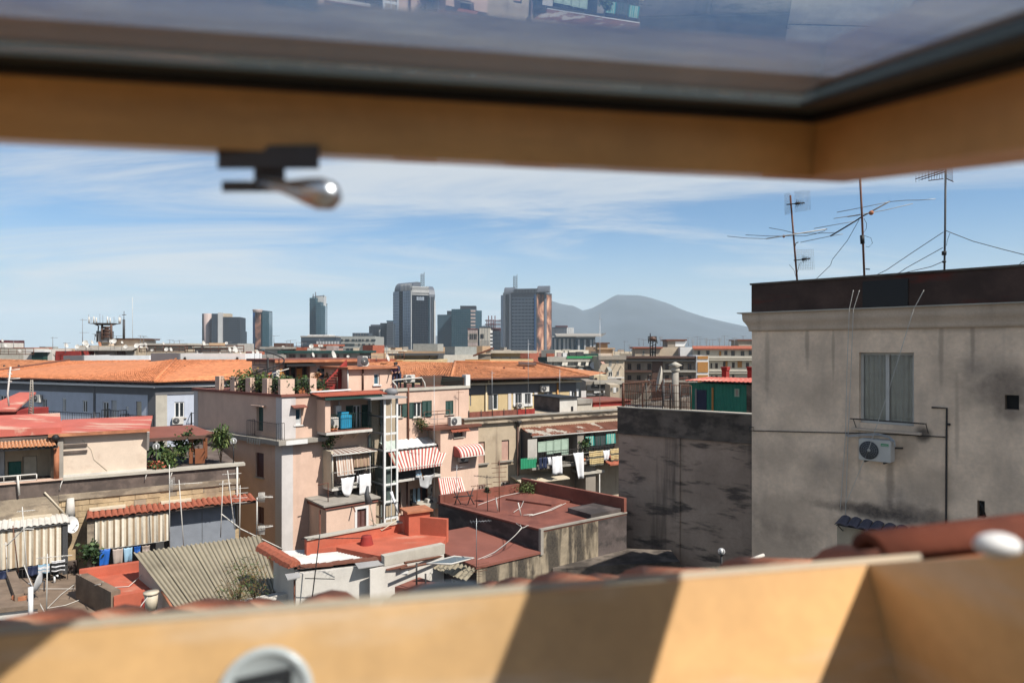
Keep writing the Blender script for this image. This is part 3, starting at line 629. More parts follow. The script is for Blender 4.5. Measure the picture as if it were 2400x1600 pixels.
def globe_lamp(base,h,label,r=.17):
 t=thing('globe_lamp',label,'lamp',base,'globe lamps on the terraces');b=V(base)
 mb=MB();mb.tube([b,b+V((0,0,h))],.028,6);mb.lathe(b+V((0,0,h)),(0,0,1),[(.03,0),(.07,.02),(.06,.06),(0,.06)],10);part('post',mb,M('black'),t)
 if 'lamp_glass' not in MATS:
  m=bpy.data.materials.new('lamp_glass');m.use_nodes=True;MATS['lamp_glass']=m;nt=m.node_tree;p=nt.nodes['Principled BSDF'];p.inputs['Base Color'].default_value=(.75,.75,.75,1);p.inputs['Roughness'].default_value=.08
  tr=N(nt,'ShaderNodeBsdfTransparent');mx=N(nt,'ShaderNodeMixShader');lw=N(nt,'ShaderNodeLayerWeight',i_Blend=.35);nt.links.new(lw.outputs[1],mx.inputs[0]);nt.links.new(tr.outputs[0],mx.inputs[1]);nt.links.new(p.outputs[0],mx.inputs[2]);nt.links.new(mx.outputs[0],nt.nodes['Material Output'].inputs[0])
 mb=MB();mb.ball(b+V((0,0,h+r)),r,18);part('globe',mb,MATS['lamp_glass'],t)
 mb=MB();mb.lathe(b+V((0,0,h+.04)),(0,0,1),[(.02,0),(.04,r*.7),(.03,r*1.2),(0,r*1.25)],8);part('bulb',mb,M('white_paint'),t)
 return t
# ================================================================ grey building on the right
def right_building():
 A=xy(1762,18.0);z_c=zof(735,18.0)
 dR=18.0*(815-735)/(815-711);B0=xy(2400,dR);w=W(A,B0);B=w.p(w.L+5,0,0);B=(B.x,B.y);w=W(A,B)
 t=thing('grey_building','weathered grey plastered building on the right with a black parapet','building',(A[0],A[1],0))
 zc=z_c
 win=w.rect(d5(768,357),d5(1083,782));ven=w.rect(d5(1604,600),d5(1687,688));ven2=w.rect(d5(1446,1204),d5(1490,1310));door=w.rect(d5(780,1358),d5(1000,1690))
 mb=MB();poly=behind(A,B,10);hull(mb,poly,0,zc-.35,{0:[win,ven,ven2,door]},rec=.24);
 def sp(x,y,r_,amt):u,z=w.hit(d5(x,y));q=w.p(u,0,z)-V((A[0],A[1],0));return(tuple(q),r_,amt)
 gm=mat('grey_wall_stained',(.95,.72,.53),var=.15,vs=1.1,c2=(.48,.385,.31),th=(.5,.72),cs=(.5,.5,.42),sk=(.38,.30,.245),ska=.35,sks=(1.2,1.2,.2),bump=.6,bsc=9,dist=.03,spc=(.09,.07,.06),spots=[sp(830,1268,(1.5,1.5,.22),.95),sp(1080,1290,(1.2,1.2,.3),.7),sp(1135,825,(.22,.22,.22),.9),sp(1560,590,(.9,.9,.7),.38),sp(1640,560,(.7,.7,.55),.55),sp(1640,700,(.4,.4,.25),.5),sp(945,1080,(.12,.12,.9),.5),sp(1040,900,(.3,.3,.5),.35),sp(1560,450,(1.2,1.2,.5),.2),sp(420,560,(1.4,1.4,.6),.22),sp(250,950,(1.0,1.0,.9),.2),sp(560,1050,(.8,.8,.6),.22),sp(1180,1120,(1.0,1.0,.6),.25),sp(470,300,(.07,.07,.9),.4),sp(620,330,(.05,.05,1.2),.35),sp(1240,330,(.07,.07,1.1),.35),sp(1420,300,(.06,.06,.8),.4),sp(770,900,(.06,.06,.9),.35),sp(240,420,(.09,.09,1.4),.3),sp(1330,760,(.06,.06,1.2),.3),sp(350,1300,(1.8,1.8,.9),.35),sp(560,200,(2.5,2.5,.18),.4),sp(300,1480,(1.5,1.5,1.0),.4),sp(1300,210,(2.5,2.5,.16),.35)])
 part('wall',mb,gm,t)
 mb=MB()
 mb.smooth=True;cpf=[(.0,-.47),(.045,-.46),(.05,-.40),(.07,-.33),(.11,-.26),(.15,-.20),(.165,-.13),(.17,-.02),(.2,0)]
 mb.add([w.p(u_,v,zc+z)for v,z in cpf for u_ in(-.02,w.L)]+[w.p(-.02-v,-9.1 if s_ else v,zc+z)for v,z in cpf for s_ in(0,1)],[(2*i,2*i+1,2*i+3,2*i+2)for i in range(8)]+[(18+2*i,18+2*i+2,18+2*i+3,18+2*i+1)for i in range(8)])
 mb.smooth=False;mb.add([w.p(0,.0,zc-.47),w.p(0,0,zc),w.p(-.02,0.0,zc),w.p(-.02,0.0,zc-.47)],[(0,1,2,3)])
 for i in range(8):mb.face(w.p(-.02,cpf[i][0],zc+cpf[i][1]),w.p(-.02-cpf[i][0],cpf[i][0],zc+cpf[i][1]),w.p(-.02-cpf[i+1][0],cpf[i+1][0],zc+cpf[i+1][1]),w.p(-.02,cpf[i+1][0],zc+cpf[i+1][1]))
 part('cornice',mb,M('grey_cornice'),t)
 mb=MB();mb.box(w,-.30,w.L,-9.2,.24,zc+.001,zc+.028);part('ledge_slab',mb,M('concrete_pale'),t)
 zp=zof(668,18.0);u0=w.hit(d5(148,60))[0]
 mb=MB();mb.box(w,u0,w.L,-9.0,-.02,zc+.029,zp);part('parapet',mb,M('black_parapet'),t,'black bituminous parapet with dark red streaks')
 mb=MB();mb.box(w,u0-.03,w.L,-9.05,.02,zp+.0005,zp+.045);part('coping',mb,M('dark_cap'),t)
 uq=w.rect(d5(790,-30),d5(1050,98));mb=MB();mb.box(w,uq[0],uq[1],-.015,.03,zc+.05,zp-.1);part('panel',mb,M('black'),t)
 f=window(t,w,*win,v=-.17,fm='offwhite',gm='glass_light',nx=2,fw=.06)
 mb=MB();
 cm=(win[0]+win[1])/2
 for(a,b)in((win[0]+.05,cm-.04),(cm+.04,win[1]-.05)):
  n=26;pts=[]
  for i in range(n):
   x0=a+(b-a)*i/n;x1=a+(b-a)*(i+1)/n;d0=.02*math.sin(i*1.1)-.212;d1_=.02*math.sin((i+1)*1.1)-.212
   mb.face(w.p(x0,d0,win[2]+.06),w.p(x1,d1_,win[2]+.06),w.p(x1,d1_,win[3]-.06),w.p(x0,d0,win[3]-.06))
 part('curtain',mb,M('cream'),f)
 pg=[c for c in f.children if c.name.startswith('pane')][0];pg.data.materials.clear();pg.data.materials.append(bpy.data.materials['window_glass'])
 s_=w.rect(d5(735,785),d5(1130,812));sill(t,w,s_[0],s_[1],s_[3]-.0,v=.14,th=.05,m='grey_cornice')
 a=w.hit(d5(715,738),.35);b=w.hit(d5(1145,748),.35);rk=thing('drying_rack','thin iron clothes rack fixed below the curtained window','drying rack',w.p(a[0],0,a[1]))
 for v in(.2,.35):pipe(rk,[w.p(a[0],v,a[1]),w.p(b[0],v,a[1])],.008,'iron','bar')
 for uu in(a[0]+.02,b[0]-.02):pipe(rk,[w.p(uu,.01,a[1]-.22),w.p(uu,.2,a[1]),w.p(uu,.36,a[1]+.01)],.01,'iron','arm')
 def wp(x,y,v=.03):u,z=w.hit(d5(x,y),v);return w.p(u,v,z)
 pipe(t,[wp(160,806),wp(500,814),wp(690,818),wp(1000,828),wp(1262,842)],.013,'iron')
 pipe(t,[wp(1185,672),wp(1272,676),wp(1270,842),wp(1268,1300),wp(1266,1700)],.02,'iron')
 pipe(t,[wp(1270,768),wp(1292,770)],.025,'iron','valve')
 pipe(t,[wp(138,785,.05),wp(160,785,.05),wp(160,806,.05),wp(138,806,.05),wp(138,785,.05)],.012,'iron','hook')
 for r_,nm in((ven,'vent'),(ven2,'vent')):
  mb=MB();mb.box(w,r_[0]+.005,r_[1]-.005,-.235,-.20,r_[2]+.005,r_[3]-.005);part(nm,mb,M('black'),t)
 mb=MB();mb.tube([wp(1462,1215,.0),wp(1478,1250,.03),wp(1494,1300,.03)],.02,5);mb.tube([wp(1478,1225,.02),wp(1466,1280,.02)],.012,4);part('cable_bundle',mb,M('black'),t)
 roller(t,w,door[0]+.01,door[1],door[2],door[3]-.01,v=-.16,m='mid_grey',sl=.045)
 lr=w.rect(d5(643,1352),d5(779,1700));mb=MB();mb.box(w,lr[0],lr[1],-.1,.012,lr[2],lr[3]);part('plaster_panel',mb,M('apt_beige'),t)
 k0=w.hit(d5(668,1296),0);k1=w.hit(d5(920,1318),0);l0=w.hit(d5(622,1340),.38);l1=w.hit(d5(905,1376),.38);ue=w.L*.5
 kd=(k1[0]-k0[0]);cp=thing('tile_canopy','small canopy of blue-grey tiles above the lower shutter of the grey building','canopy',w.p(k0[0],0,k0[1]))
 tile_row(cp,w.p(k0[0]-.02,.0,k0[1]),w.p(k0[0]+kd*2,.0,k0[1]),w.p(k0[0]+kd*2,.40,l0[1]),w.p(k0[0]-.02,.40,l0[1]),8,'tile_blue',arch=.05)
 mb=MB();mb.box(w,k0[0],k0[0]+kd*2,0.001,.36,l0[1]-.03,l0[1]-.012);part('board',mb,M('dark_grey'),cp)
 mb=MB()
 for x in(k0[0]+.03,k0[0]+kd*1.1,k0[0]+kd*1.95):mb.tube([w.p(x,.0,l0[1]-.22),w.p(x,.33,l0[1]-.03)],.015,4)
 part('bracket',mb,M('iron'),cp)
 g=w.rect(d5(768,850),d5(950,992),.34)
 t2=air_con(w,(g[0]+g[1])/2,.06,g[2],'large air conditioner with a green badge under the curtained window',wd=g[1]-g[0],h=g[3]-g[2],dp=.30,stripe='green_plastic')
 for dx in(0,8):
  mb=MB();mb.tube([wp(690,822+dx,.03),wp(715,832+dx,.08),wp(780,826+dx,.12),wp(880,822+dx,.14),wp(940,838+dx,.16),wp(970,865+dx,.2),wp(975,890+dx,.25)],.013,5);part('hose',mb,M('grey_blind'),t2)
 pipe(t2,[wp(945,905,.02),wp(1020,906,.02)],.02,'iron','bracket')
 gw='wires hanging down the grey wall'
 def wire(pts,lab,r=.006,m='dark_grey',v=.26):cable('wire',lab,[w.p(*(lambda q:(q[0],vv,q[1]))(w.hit(d5(x,y),vv)))for x,y,vv in pts],r,m,group=gw)
 wire([(735,0,.3),(712,108,.26),(697,500,.1),(690,830,.05),(660,1260,.03)],'left one of the two wires crossing the black parapet side by side',.008,'offwhite')
 wire([(770,0,.3),(735,112,.26),(720,500,.1),(705,830,.05),(690,1290,.03)],'right one of the two wires crossing the black parapet side by side',.008,'offwhite')
 wire([(1140,0,.3),(1082,108,.27),(1010,340,.3),(930,600,.36),(820,920,.40),(690,1230,.1)],'single wire running slantwise from the parapet past the curtained window',.008,'offwhite')
 v=-.6
 def on(x,y,vv):u,z=w.hit(d4(x,y),vv);return w.p(u,vv,z)
 gp='television antennas on the grey building'
 b=on(617,930,-1.0);tp=on(563,255,-1.0);h=tp.z-b.z
 t1=thing('antenna','leftmost rooftop antenna with two square mesh reflectors and a long dipole','antenna',b,gp)
 pipe(t1,[b,b.lerp(tp,.5),tp],.024,'rust_iron','mast')
 def q4(x,y,dv=0):return on(x,y,-1.0+dv)
 for(x0,y0,x1,y1,nx,ny,dv)in((518,245,562,405,7,12,0),(595,225,712,382,12,14,-.25),(608,672,740,822,10,12,-.2)):
  mb=MB()
  for i in range(nx+1):f_=i/nx;mb.tube([q4(x0+(x1-x0)*f_,y0-(8*f_),dv*f_),q4(x0+(x1-x0)*f_+(6),y1-(18*f_ if y0<300 else 0),dv*f_)],.0028,3)
  for j in range(ny+1):f_=j/ny;mb.tube([q4(x0,y0+(y1-y0)*f_),q4(x1,y0-8+(y1-y0)*f_-(8*f_ if y0<300 else-8),dv)],.0028,3)
  part('reflector_grid',mb,M('steel'),t1)
 for(x0,y0,x1,y1)in((535,325,672,312),(590,752,716,738)):
  mb=MB();mb.tube([q4(x0,y0),q4(x1,y1,.1)],.014,5);mb.tube([q4(x0+(x1-x0)*.5,y0-6),q4(x0+(x1-x0)*.72,y1+2)],.035,6)
  for i in range(5):
   c=x0+(x1-x0)*(.55+.1*i);yy=y0+(y1-y0)*(.55+.1*i);e=30-5*i
   for sgn in(-1,1):mb.tube([q4(c,yy),q4(c+5,yy+sgn*e*.9)],.005,3);mb.tube([q4(c,yy),q4(c-6+12*sgn*.4,yy-sgn*e*1.1)],.004,3)
  part('yagi_array',mb,M('black'),t1)
 mb=MB();mb.tube([q4(380,586,.2),q4(845,512,-.2)],.016,5);part('boom',mb,M('offwhite'),t1)
 for pts in(((80,567),(230,582),(385,586)),((400,503),(500,520),(600,545),(760,545),(900,540)),((220,557),(400,566),(680,565),(760,548),(830,525))):
  mb=MB();mb.tube([q4(x,y,.2 if i==0 else-.1)for i,(x,y)in enumerate(pts)],.007,4);part('dipole',mb,M('dark_grey'),t1)
 mb=MB();mb.ball(q4(513,568),.04,8);part('connector',mb,M('terracotta'),t1)
 mb=MB();mb.tube([q4(555,785),q4(590,825),q4(607,880),q4(612,905)],.006,3);mb.tube([q4(640,765),q4(622,820),q4(612,870)],.006,3);mb.tube([q4(598,650),q4(606,620),q4(625,612)],.012,4);part('cable',mb,M('black'),t1)
 b=on(1130,885,-1.2);tp=on(1088,-60,-1.2)
 t2=thing('antenna','middle rooftop antenna whose mast goes out of sight above, with a long slanted boom','antenna',b,gp)
 def q5(x,y,dv=0):return on(x,y,-1.2+dv)
 pipe(t2,[b,q5(1112,420),tp],.026,'rust_iron','mast');pipe(t2,[q5(870,566,.4),q5(1060,452),q5(1110,418),q5(1325,300,-.4)],.02,'dark_grey','boom')
 for pts,m in((((920,384),(1100,350),(1325,303)),'steel'),(((1325,303),(1450,292),(1550,291),(1675,282)),'steel'),(((895,432),(1100,400),(1290,367),(1500,318)),'offwhite'),(((745,508),(900,480),(1060,452)),'steel'),(((640,614),(870,566),(965,550)),'steel'),(((1000,420),(1100,405)),'steel')):
  mb=MB();mb.tube([q5(*p)for p in pts],.008,4);part('dipole',mb,M(m),t2)
 mb=MB();mb.ball(q5(1183,388,.05),.06,8);part('connector',mb,M('terracotta'),t2)
 mb=MB();mb.tube([q5(1112,560,.03),q5(1116,625,.03)],.05,6);part('amplifier',mb,M('black'),t2)
 mb=MB();mb.tube([q5(1125,430),q5(1148,470),q5(1145,510),q5(1120,545)],.007,3);mb.tube([q5(1120,560),q5(1180,580),q5(1192,620),q5(1165,650),q5(1140,645)],.006,3);mb.tube([q5(1140,818,.05),q5(1172,820,.05)],.014,4);part('cable',mb,M('black'),t2)
 cable('guy_wire','thin guy wire running down left from the middle antenna',[q5(1090,440),q5(1000,600),q5(885,745),q5(870,790),q5(750,905)],.007,'dark_grey',0,'guy wires of the antennas')
 b=on(1742,858,-1.4);tp=on(1752,40,-1.4)
 t3=thing('antenna','rightmost rooftop antenna with a toothed array at its top','antenna',b,gp)
 def q6(x,y,dv=0):return on(x,y,-1.4+dv)
 pipe(t3,[b,q6(1748,500),tp],.022,'dark_grey','mast')
 mb=MB()
 for a,b_ in(((1520,130),(1740,62)),((1560,135),(1745,75)),((1620,142),(1735,128)),((1760,128),(1812,150)),((1620,60),(1740,58))):mb.tube([q6(*a),q6(*b_)],.01,4)
 for i in range(9):
  x=1525+24*i;y=130-7*i;mb.tube([q6(x,y-36),q6(x,y+24)],.005,3)
 for i in range(6):mb.tube([q6(1625+20*i,62),q6(1625+20*i,140-2*i)],.005,3);mb.tube([q6(1760+9*i,40),q6(1760+9*i,128+4*i)],.005,3)
 part('yagi_array',mb,M('rust_iron'),t3)
 mb=MB();mb.tube([q6(1741,682,.03),q6(1740,712,.03)],.05,6);mb.tube([q6(1741,755,.03),q6(1740,770,.03)],.04,6);mb.tube([q6(1785,545),q6(1765,600),q6(1758,640)],.006,3);part('amplifier',mb,M('black'),t3)
 for pts,lab in(([(1735,535),(1500,690),(1300,825),(1180,885)],'upper of the three guy wires going left from the rightmost antenna'),([(1730,655),(1450,810),(1400,845),(1290,885)],'middle of the three guy wires going left from the rightmost antenna'),([(1735,760),(1640,800),(1400,855),(1330,872)],'lowest of the three guy wires going left from the rightmost antenna'),([(1755,525),(1960,605),(2200,670),(2400,720)],'thick guy wire going down to the right from the rightmost antenna'),([(2420,735),(2330,770),(2310,790),(2305,815)],'short bent wire at the right end of the parapet')):
  cable('guy_wire',lab,[q6(*p)for p in pts],.008,'dark_grey',0,'guy wires of the antennas')
right_building()
# ================================================================ dark stained building with the fenced roof
def dark_building():
 dL,dR=31.5,28.0;A=xy(1450,dL);B0=xy(1766,dR);w=W(A,B0);B=w.p(w.L+4,0,0);B=(B.x,B.y);w=W(A,B);zt=zof(954.6,dL)
 t=thing('stained_building','tall windowless building with black mould stains and a fenced roof','building',(A[0],A[1],0))
 poly=behind(A,B,9.5)
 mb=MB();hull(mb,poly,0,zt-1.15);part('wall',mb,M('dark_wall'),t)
 mb=MB();mb.box(w,-.04,w.L,-.3,.05,zt-1.15,zt);mb.box(w,-.04,.26,-9.5,-.3005,zt-1.15,zt);mb.box(w,.2605,w.L,-9.5,-9.2,zt-1.15,zt);part('parapet',mb,M('dark_cap'),t,'blackened parapet wall')
 mb=MB();mb.box(w,-.06,w.L,-.34,.09,zt+.001,zt+.05);part('coping',mb,M('concrete_pale'),t)
 mb=MB();mb.box(w,-.06,w.L,0.051,.10,zt-1.19,zt-1.12);part('moulding',mb,M('dark_cap'),t)
 u0=w.hit(d3(1198,1080))[0];u1=w.hit(d3(1240,1080))[0]
 mb=MB();mb.box(w,u0-.02,u1+.05,.001,.07,0,zt-1.2);part('pilaster',mb,M('dark_wall'),t)
 q0=xy(1440,27.5);q1=w.p(w.hit(d3(1170,1000))[0],.3,0);za=zof(1318,28)
 mb=MB();mb.prism([(q0[0]-2.5,q0[1]-.2),(q1.x,q1.y-1.6),(q1.x,q1.y),(q0[0]-2.5,q0[1]+3)],0,za);tt=thing('lean_to','low near-black wall in the corner below the stained building','building',(q0[0],q0[1],0));part('wall',mb,M('dark_cap'),tt)  # low wall in the near-black cap material
 ft=thing('roof_fence','rusty iron fence along the roof of the stained building','fence',w.p(0,-.2,zt))
 ue=w.hit(d3(1375,1000))[0];zf=w.hit(d3(600,745))[1]
 railing(ft,[w.p(.1,-.15,zt+.05),w.p(ue,-.15,zt+.05)],zf-zt-.05,nb=9,r=.012,m='rust_iron',name='pickets',mid=2)
 for x in(525,770,812,1020,1115,1240):
  u=w.hit(d3(x,1000))[0];mb=MB();mb.tube([w.p(u,-.12,zt+.05),w.p(u,-.12,zf+.05)],.03,6);part('post',mb,M('rust_iron' if x<800 else 'iron'),ft)
 railing(ft,[w.p(.1,-.2,zt+.05),w.p(.1,-8.5,zt+.05)],zf-zt-.05,nb=5,r=.012,m='rust_iron',name='pickets',mid=1)
 wm=w.rect(d3(560,1000),d3(1035,1050),-1.5);mb=MB();mb.box(w,wm[0],wm[1],-1.6,-1.5,zt-.2,wm[3]);solo('low_wall','low white wall behind the rusty fence','wall',mb,M('white_wall'))
 u,z1=w.hit(d3(1190,520),-.5);fl=thing('flue_pipe','tall grey flue pipe with a cowl on the roof edge','chimney',w.p(u,-.5,zt))
 mb=MB();mb.tube([w.p(u,-.5,zt-1),w.p(u,-.5,z1-.25)],.15,12);part('pipe',mb,M('concrete'),fl)
 mb=MB();mb.lathe(w.p(u,-.5,z1-.25),(0,0,1),[(.17,0),(.2,.05),(.2,.1),(.1,.2),(.32,.28),(.05,.42),(0,.43)],14);part('cowl',mb,M('concrete_pale'),fl)
 o=w.p(*(lambda q:(q[0]-.1,-1.8,q[1]))(w.hit(d3(1040,690),-1.8)));dish(o,(-.97,.12,.2),.62,'large grey satellite dish seen edge on beside the flue pipe','concrete_pale',1.2)
 v=-2.2;ws=w.off(v);a=ws.hit(d3(1375,745));b=ws.hit(d3(2085,760));zr=ws.hit(d3(1500,735))[1]
 g=thing('green_shed','green corrugated shed with a pink-red roof on the stained building','shed',ws.p(a[0],0,zt))
 u0,u1=a[0],b[0];dr=ws.rect(d3(1455,815),d3(1585,1070))
 zb=zt-.3
 def cor(ua,ub,za_,zb_):
  n=max(1,int((ub-ua)/.14));mb=corrug(ws.p(ua,0,za_),ws.p(ub,0,za_),ws.p(ub,0,zb_),ws.p(ua,0,zb_),n,.018);part('wall_sheet',mb,M('green_shed'),g)
 cor(u0,dr[0],zr,zb);cor(dr[1],u1,zr,zb);cor(dr[0],dr[1],zr,dr[3])
 mb=MB();mb.box(ws,u0,u1,-2.6,-.05,zb,zr-.02);part('shed_body',mb,M('green_shed'),g)
 mb=MB();mb.box(ws,dr[0]+.02,dr[1]-.02,-.03,.0,zb,dr[3]-.01);d_=part('door',mb,M('navy'),g);mb=MB();mb.box(ws,dr[0]-.06,dr[0]+.02,-.02,.03,zb,dr[3]+.04);part('frame',mb,M('mid_grey'),d_)
 wi=ws.rect(d3(1938,805),d3(1995,905));window(g,ws,*wi,v=.02,fm='green_pale',gm='taupe_cloth',nx=1,fw=.04)
 for x0,x1 in((1650,1672),):r_=ws.rect(d3(x0,790),d3(x1,1075));mb=MB();mb.box(ws,r_[0],r_[1],.02,.06,zb,r_[3]);part('post',mb,M('ochre'),g)
 rA=ws.hit(d3(1300,712),.35)[0];zo=ws.hit(d3(1700,712),.35)[1];mb=corrug(ws.p(rA,.35,zo),ws.p(u1+3,.35,zo),ws.p(u1+3,-2.9,zo+.05),ws.p(rA,-2.9,zo+.05),30,.015,.03);part('roof_sheet',mb,M('red_faded'),g)
 w2=ws.rect(d3(2085,770),d3(2170,1130));mb=MB();mb.box(ws,u1+.002,u1+3,-2.6,.02,zb,zr-.01);part('side_wall',mb,M('dark_cap'),g)
 for x,lab in((1800,'red chimney stack standing left above the pink-red shed roof'),(2120,'red chimney stack standing right above the pink-red shed roof')):
  vv=-5;wv=w.off(vv);r_=wv.rect(d3(x-28,545),d3(x+28,690));c=thing('chimney',lab,'chimney',wv.p(r_[0],0,r_[2]),'red chimney stacks');mb=MB();mb.box(wv,r_[0],r_[1],-.5,0,zt-1.2,r_[3]-.12);part('stack',mb,M('red_paint'),c)
  wdt=(r_[1]-r_[0])
  for i in range(4):mb=MB();mb.box(wv,r_[0]-.02+wdt*.27*i,r_[0]+.08+wdt*.27*i,-.5,.01,r_[3]-.12,r_[3]);part('pot',mb,M('red_paint'),c)
  mb=MB();mb.box(wv,r_[0]-.04,r_[1]+.04,-.54,.04,r_[3]+.001,r_[3]+.05);part('cap',mb,M('red_paint'),c)
 globe_lamp(P(1691,1420,17),(1420-1300)/F*17,'round glass globe lamp in front of the stained wall',.088)
 tb=thing('pale_rails','two pale slanted rails at the foot of the grey building','rail',P(1740,1345,16.5))
 for dy in(0,14):mb=MB();mb.tube([P(1690,1338+dy*.6,16),P(1790,1300+dy,16.5)],.045-.015*(dy>0),6);part('rail',mb,M('offwhite'),tb)
dark_building()
# ================================================================ stained block with the red flat roof, and its annex
def stained_block():
 d=27.0;C=xy(1267,d);z=zof(1240,d)
 L=hitz(*c6(80,285),z);R_=hitz(*c6(1182,390),z);L,R_=(L.x,L.y),(R_.x,R_.y)
 wr=W(C,R_);e=wr.p(wr.L+1.7,0,0);R2=(e.x,e.y);wl=W(L,C);wr=W(C,R2)
 Bk=(L[0]+R2[0]-C[0],L[1]+R2[1]-C[1])
 t=thing('stained_block','flat-roofed block with a red roof and black-streaked walls','building',(C[0],C[1],0))
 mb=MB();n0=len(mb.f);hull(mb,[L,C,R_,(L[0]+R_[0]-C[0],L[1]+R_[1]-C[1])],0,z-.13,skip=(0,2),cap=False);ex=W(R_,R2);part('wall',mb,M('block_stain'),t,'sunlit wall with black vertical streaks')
 mb=MB();w0=wl;mb.face(wl.p(0,0,0),wl.p(wl.L,0,0),wl.p(wl.L,0,z-.06),wl.p(0,0,z-.06));part('wall',mb,M('block_shaded'),t,'shaded dark wall')  # shaded face uses the darkened copy of the wall material
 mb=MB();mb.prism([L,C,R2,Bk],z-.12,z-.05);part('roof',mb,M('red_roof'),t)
 mb=MB();mb.prism([R_,R2,Bk,(L[0]+R_[0]-C[0],L[1]+R_[1]-C[1])],0,z-.125);part('wall',mb,M('block_shaded'),t,'end of the sunlit wall with its cast shadow painted black')  # cast shadow at this end is put into the wall colour
 mb=MB();mb.box(wl,-.05,wl.L+.02,-.14,.04,z-.055,z+.02);part('kerb',mb,M('red_rose'),t)
 mb=MB();mb.box(wr,.0,wr.L,-.12,.04,z-.055,z+.008);part('kerb',mb,M('concrete'),t)
 w3=W(Bk,L);w4=W(R2,Bk)
 mb=MB();mb.box(w3,0,w3.L,-.18,0.0,z-.05,z+.34);part('parapet',mb,M('red_roof'),t)
 mb=MB();mb.box(w4,0,w4.L-.181,-.18,0.0,z-.05,z+.62);part('parapet',mb,M('red_roof'),t)
 mb=MB();mb.box(wr,wr.L-2.0,wr.L,-1.6,-.13,z-.05,z+.16);part('upstand',mb,M('block_shaded'),t)  # upstand darkened to carry the same painted shadow
 mb=MB();mb.box(wl,wl.L-.05,wl.L+.07,-.1,.06,z-1.0,z+.03);part('corner_trim',mb,M('concrete'),t)
 pB=hitz(*c6(520,250),z);pC=hitz(*c6(1140,248),z)
 mb=MB();a=hitz(*c6(545,262),z+.0);b=hitz(*c6(860,305),z);c=hitz(*c6(1140,250),z);dd=hitz(*c6(800,185),z)
 mb.prism([(a.x,a.y),(b.x,b.y),(c.x,c.y),(dd.x,dd.y)],z-.049,z+.035);part('roof_patch',mb,M('red_roof'),t)
 o=hitz(*c6(710,215),z);plant(o,'bright green patch of weeds on the red flat roof',.62,.5,900,('leaf_light','leaf'),.13,'weeds','plant',stems=6,lw=.12)
 o=hitz(*c6(418,275),z);plant(o+V((0,0,.3)),'small spiky tuft at the foot of an antenna on the red flat roof',.22,.3,120,('leaf','leaf_dark'),.28,'weeds','plant',stems=1,spiky=True,lw=.3)
 def rp(x,y):return hitz(*c6(x,y),z)
 def ht(x,y0,y1):p=rp(x,y0);return(y0-y1)/2.94/F*p.y
 antenna(rp(500,350),ht(500,350,-8),'tall comb-shaped antenna in the middle of the red flat roof','fork',.35,'rust_iron',.0,el=.75,n=8,r=.022)
 antenna(rp(343,320),ht(343,320,160),'short antenna with a slanting rod at the left edge of the red flat roof','yagi',.6,'rust_iron',.05,ln=1.1,el=.35,n=5,r=.018)
 antenna(rp(420,345),ht(420,345,95),'antenna with a square frame left on the red flat roof','yagi',2.6,'iron',-.02,ln=1.0,el=.6,n=6,r=.018)
 antenna(rp(203,300),ht(203,300,25),'thin antenna at the far left corner of the red flat roof','yagi',.25,'steel',.02,ln=.7,el=.3,n=6,r=.014)
 pr=rp(650,375);mb=MB();mb.tube([pr,pr+V((-.12,0,.55))],.03,6);mb.tube([pr+V((.1,0,.02)),pr+V((.5,.1,.03))],.02,5);solo('pipe_stub','white pipe stub near the front edge of the red flat roof','pipe',mb,M('offwhite'))
 pr=rp(490,345);mb=MB();mb.tube([pr,pr+V((-.08,0,.6))],.03,6);solo('pipe_stub','pale pipe stub beside the comb-shaped antenna','pipe',mb,M('offwhite'))
 pr=rp(245,300);ch=thing('metal_frame','small rusty folding frame at the left corner of the red flat roof','frame',pr)
 for dx in(-.35,.25):mb=MB();mb.tube([pr+V((dx,0,0)),pr+V((dx+.25,.1,.75))],.025,5);mb.tube([pr+V((dx+.3,0,0)),pr+V((dx-.05,.1,.6))],.025,5);part('leg',mb,M('iron'),ch)
 mb=MB();mb.tube([pr+V((-.4,0,.35)),pr+V((.5,.1,.4))],.03,5);part('bar',mb,M('iron'),ch)
 for i,pts in enumerate(([(355,305),(520,245),(640,220)],[(600,355),(650,320),(675,262)],[(705,380),(830,345),(930,300)],[(725,378),(860,340),(960,292)])):
  cable('roof_cable',('pale cable lying across the left half of the red flat roof','short pale cable rising towards the back of the red flat roof','upper of two pale cables crossing the right half of the red roof','lower of two pale cables crossing the right half of the red roof')[i],[rp(*p)+V((0,0,.02))for p in pts],.014,'offwhite',0,'cables lying on the red roof')
 za=zof(1291,d);A0=hitz(*c6(345,722),za);A0=(A0.x,A0.y);wa=W(A0,C);pL=hitz(*c6(215,640),za);wl2=W((A0[0]+wl.t.x*-4.2,A0[1]+wl.t.y*-4.2),A0)
 Lb=wl2.p(0,0,0);poly=[(Lb.x,Lb.y),A0,C,(C[0]+Lb.x-A0[0],C[1]+Lb.y-A0[1])]
 h=thing('stained_annex','low annex with a faded red roof and a black-streaked sunlit wall','building',(A0[0],A0[1],0))
 wi=wl2.rect(c6(160,805),c6(228,890))
 mb=MB();hull(mb,poly,0,za-.1,{0:[wi]},cap=False,skip=(1,2));part('wall',mb,M('block_shaded'),h)  # annex's shaded side, shade put into the wall colour too
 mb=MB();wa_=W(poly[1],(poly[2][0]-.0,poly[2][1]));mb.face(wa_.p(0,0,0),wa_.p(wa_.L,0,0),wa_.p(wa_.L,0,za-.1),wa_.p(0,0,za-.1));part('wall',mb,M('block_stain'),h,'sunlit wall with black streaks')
 mb=MB();q=[wa_.p(-.05,.06,za),wa_.p(wa_.L,.06,za),wl2.p(0,-wa_.L,za+.25)*1,wl2.p(0,.05,za+.25)]
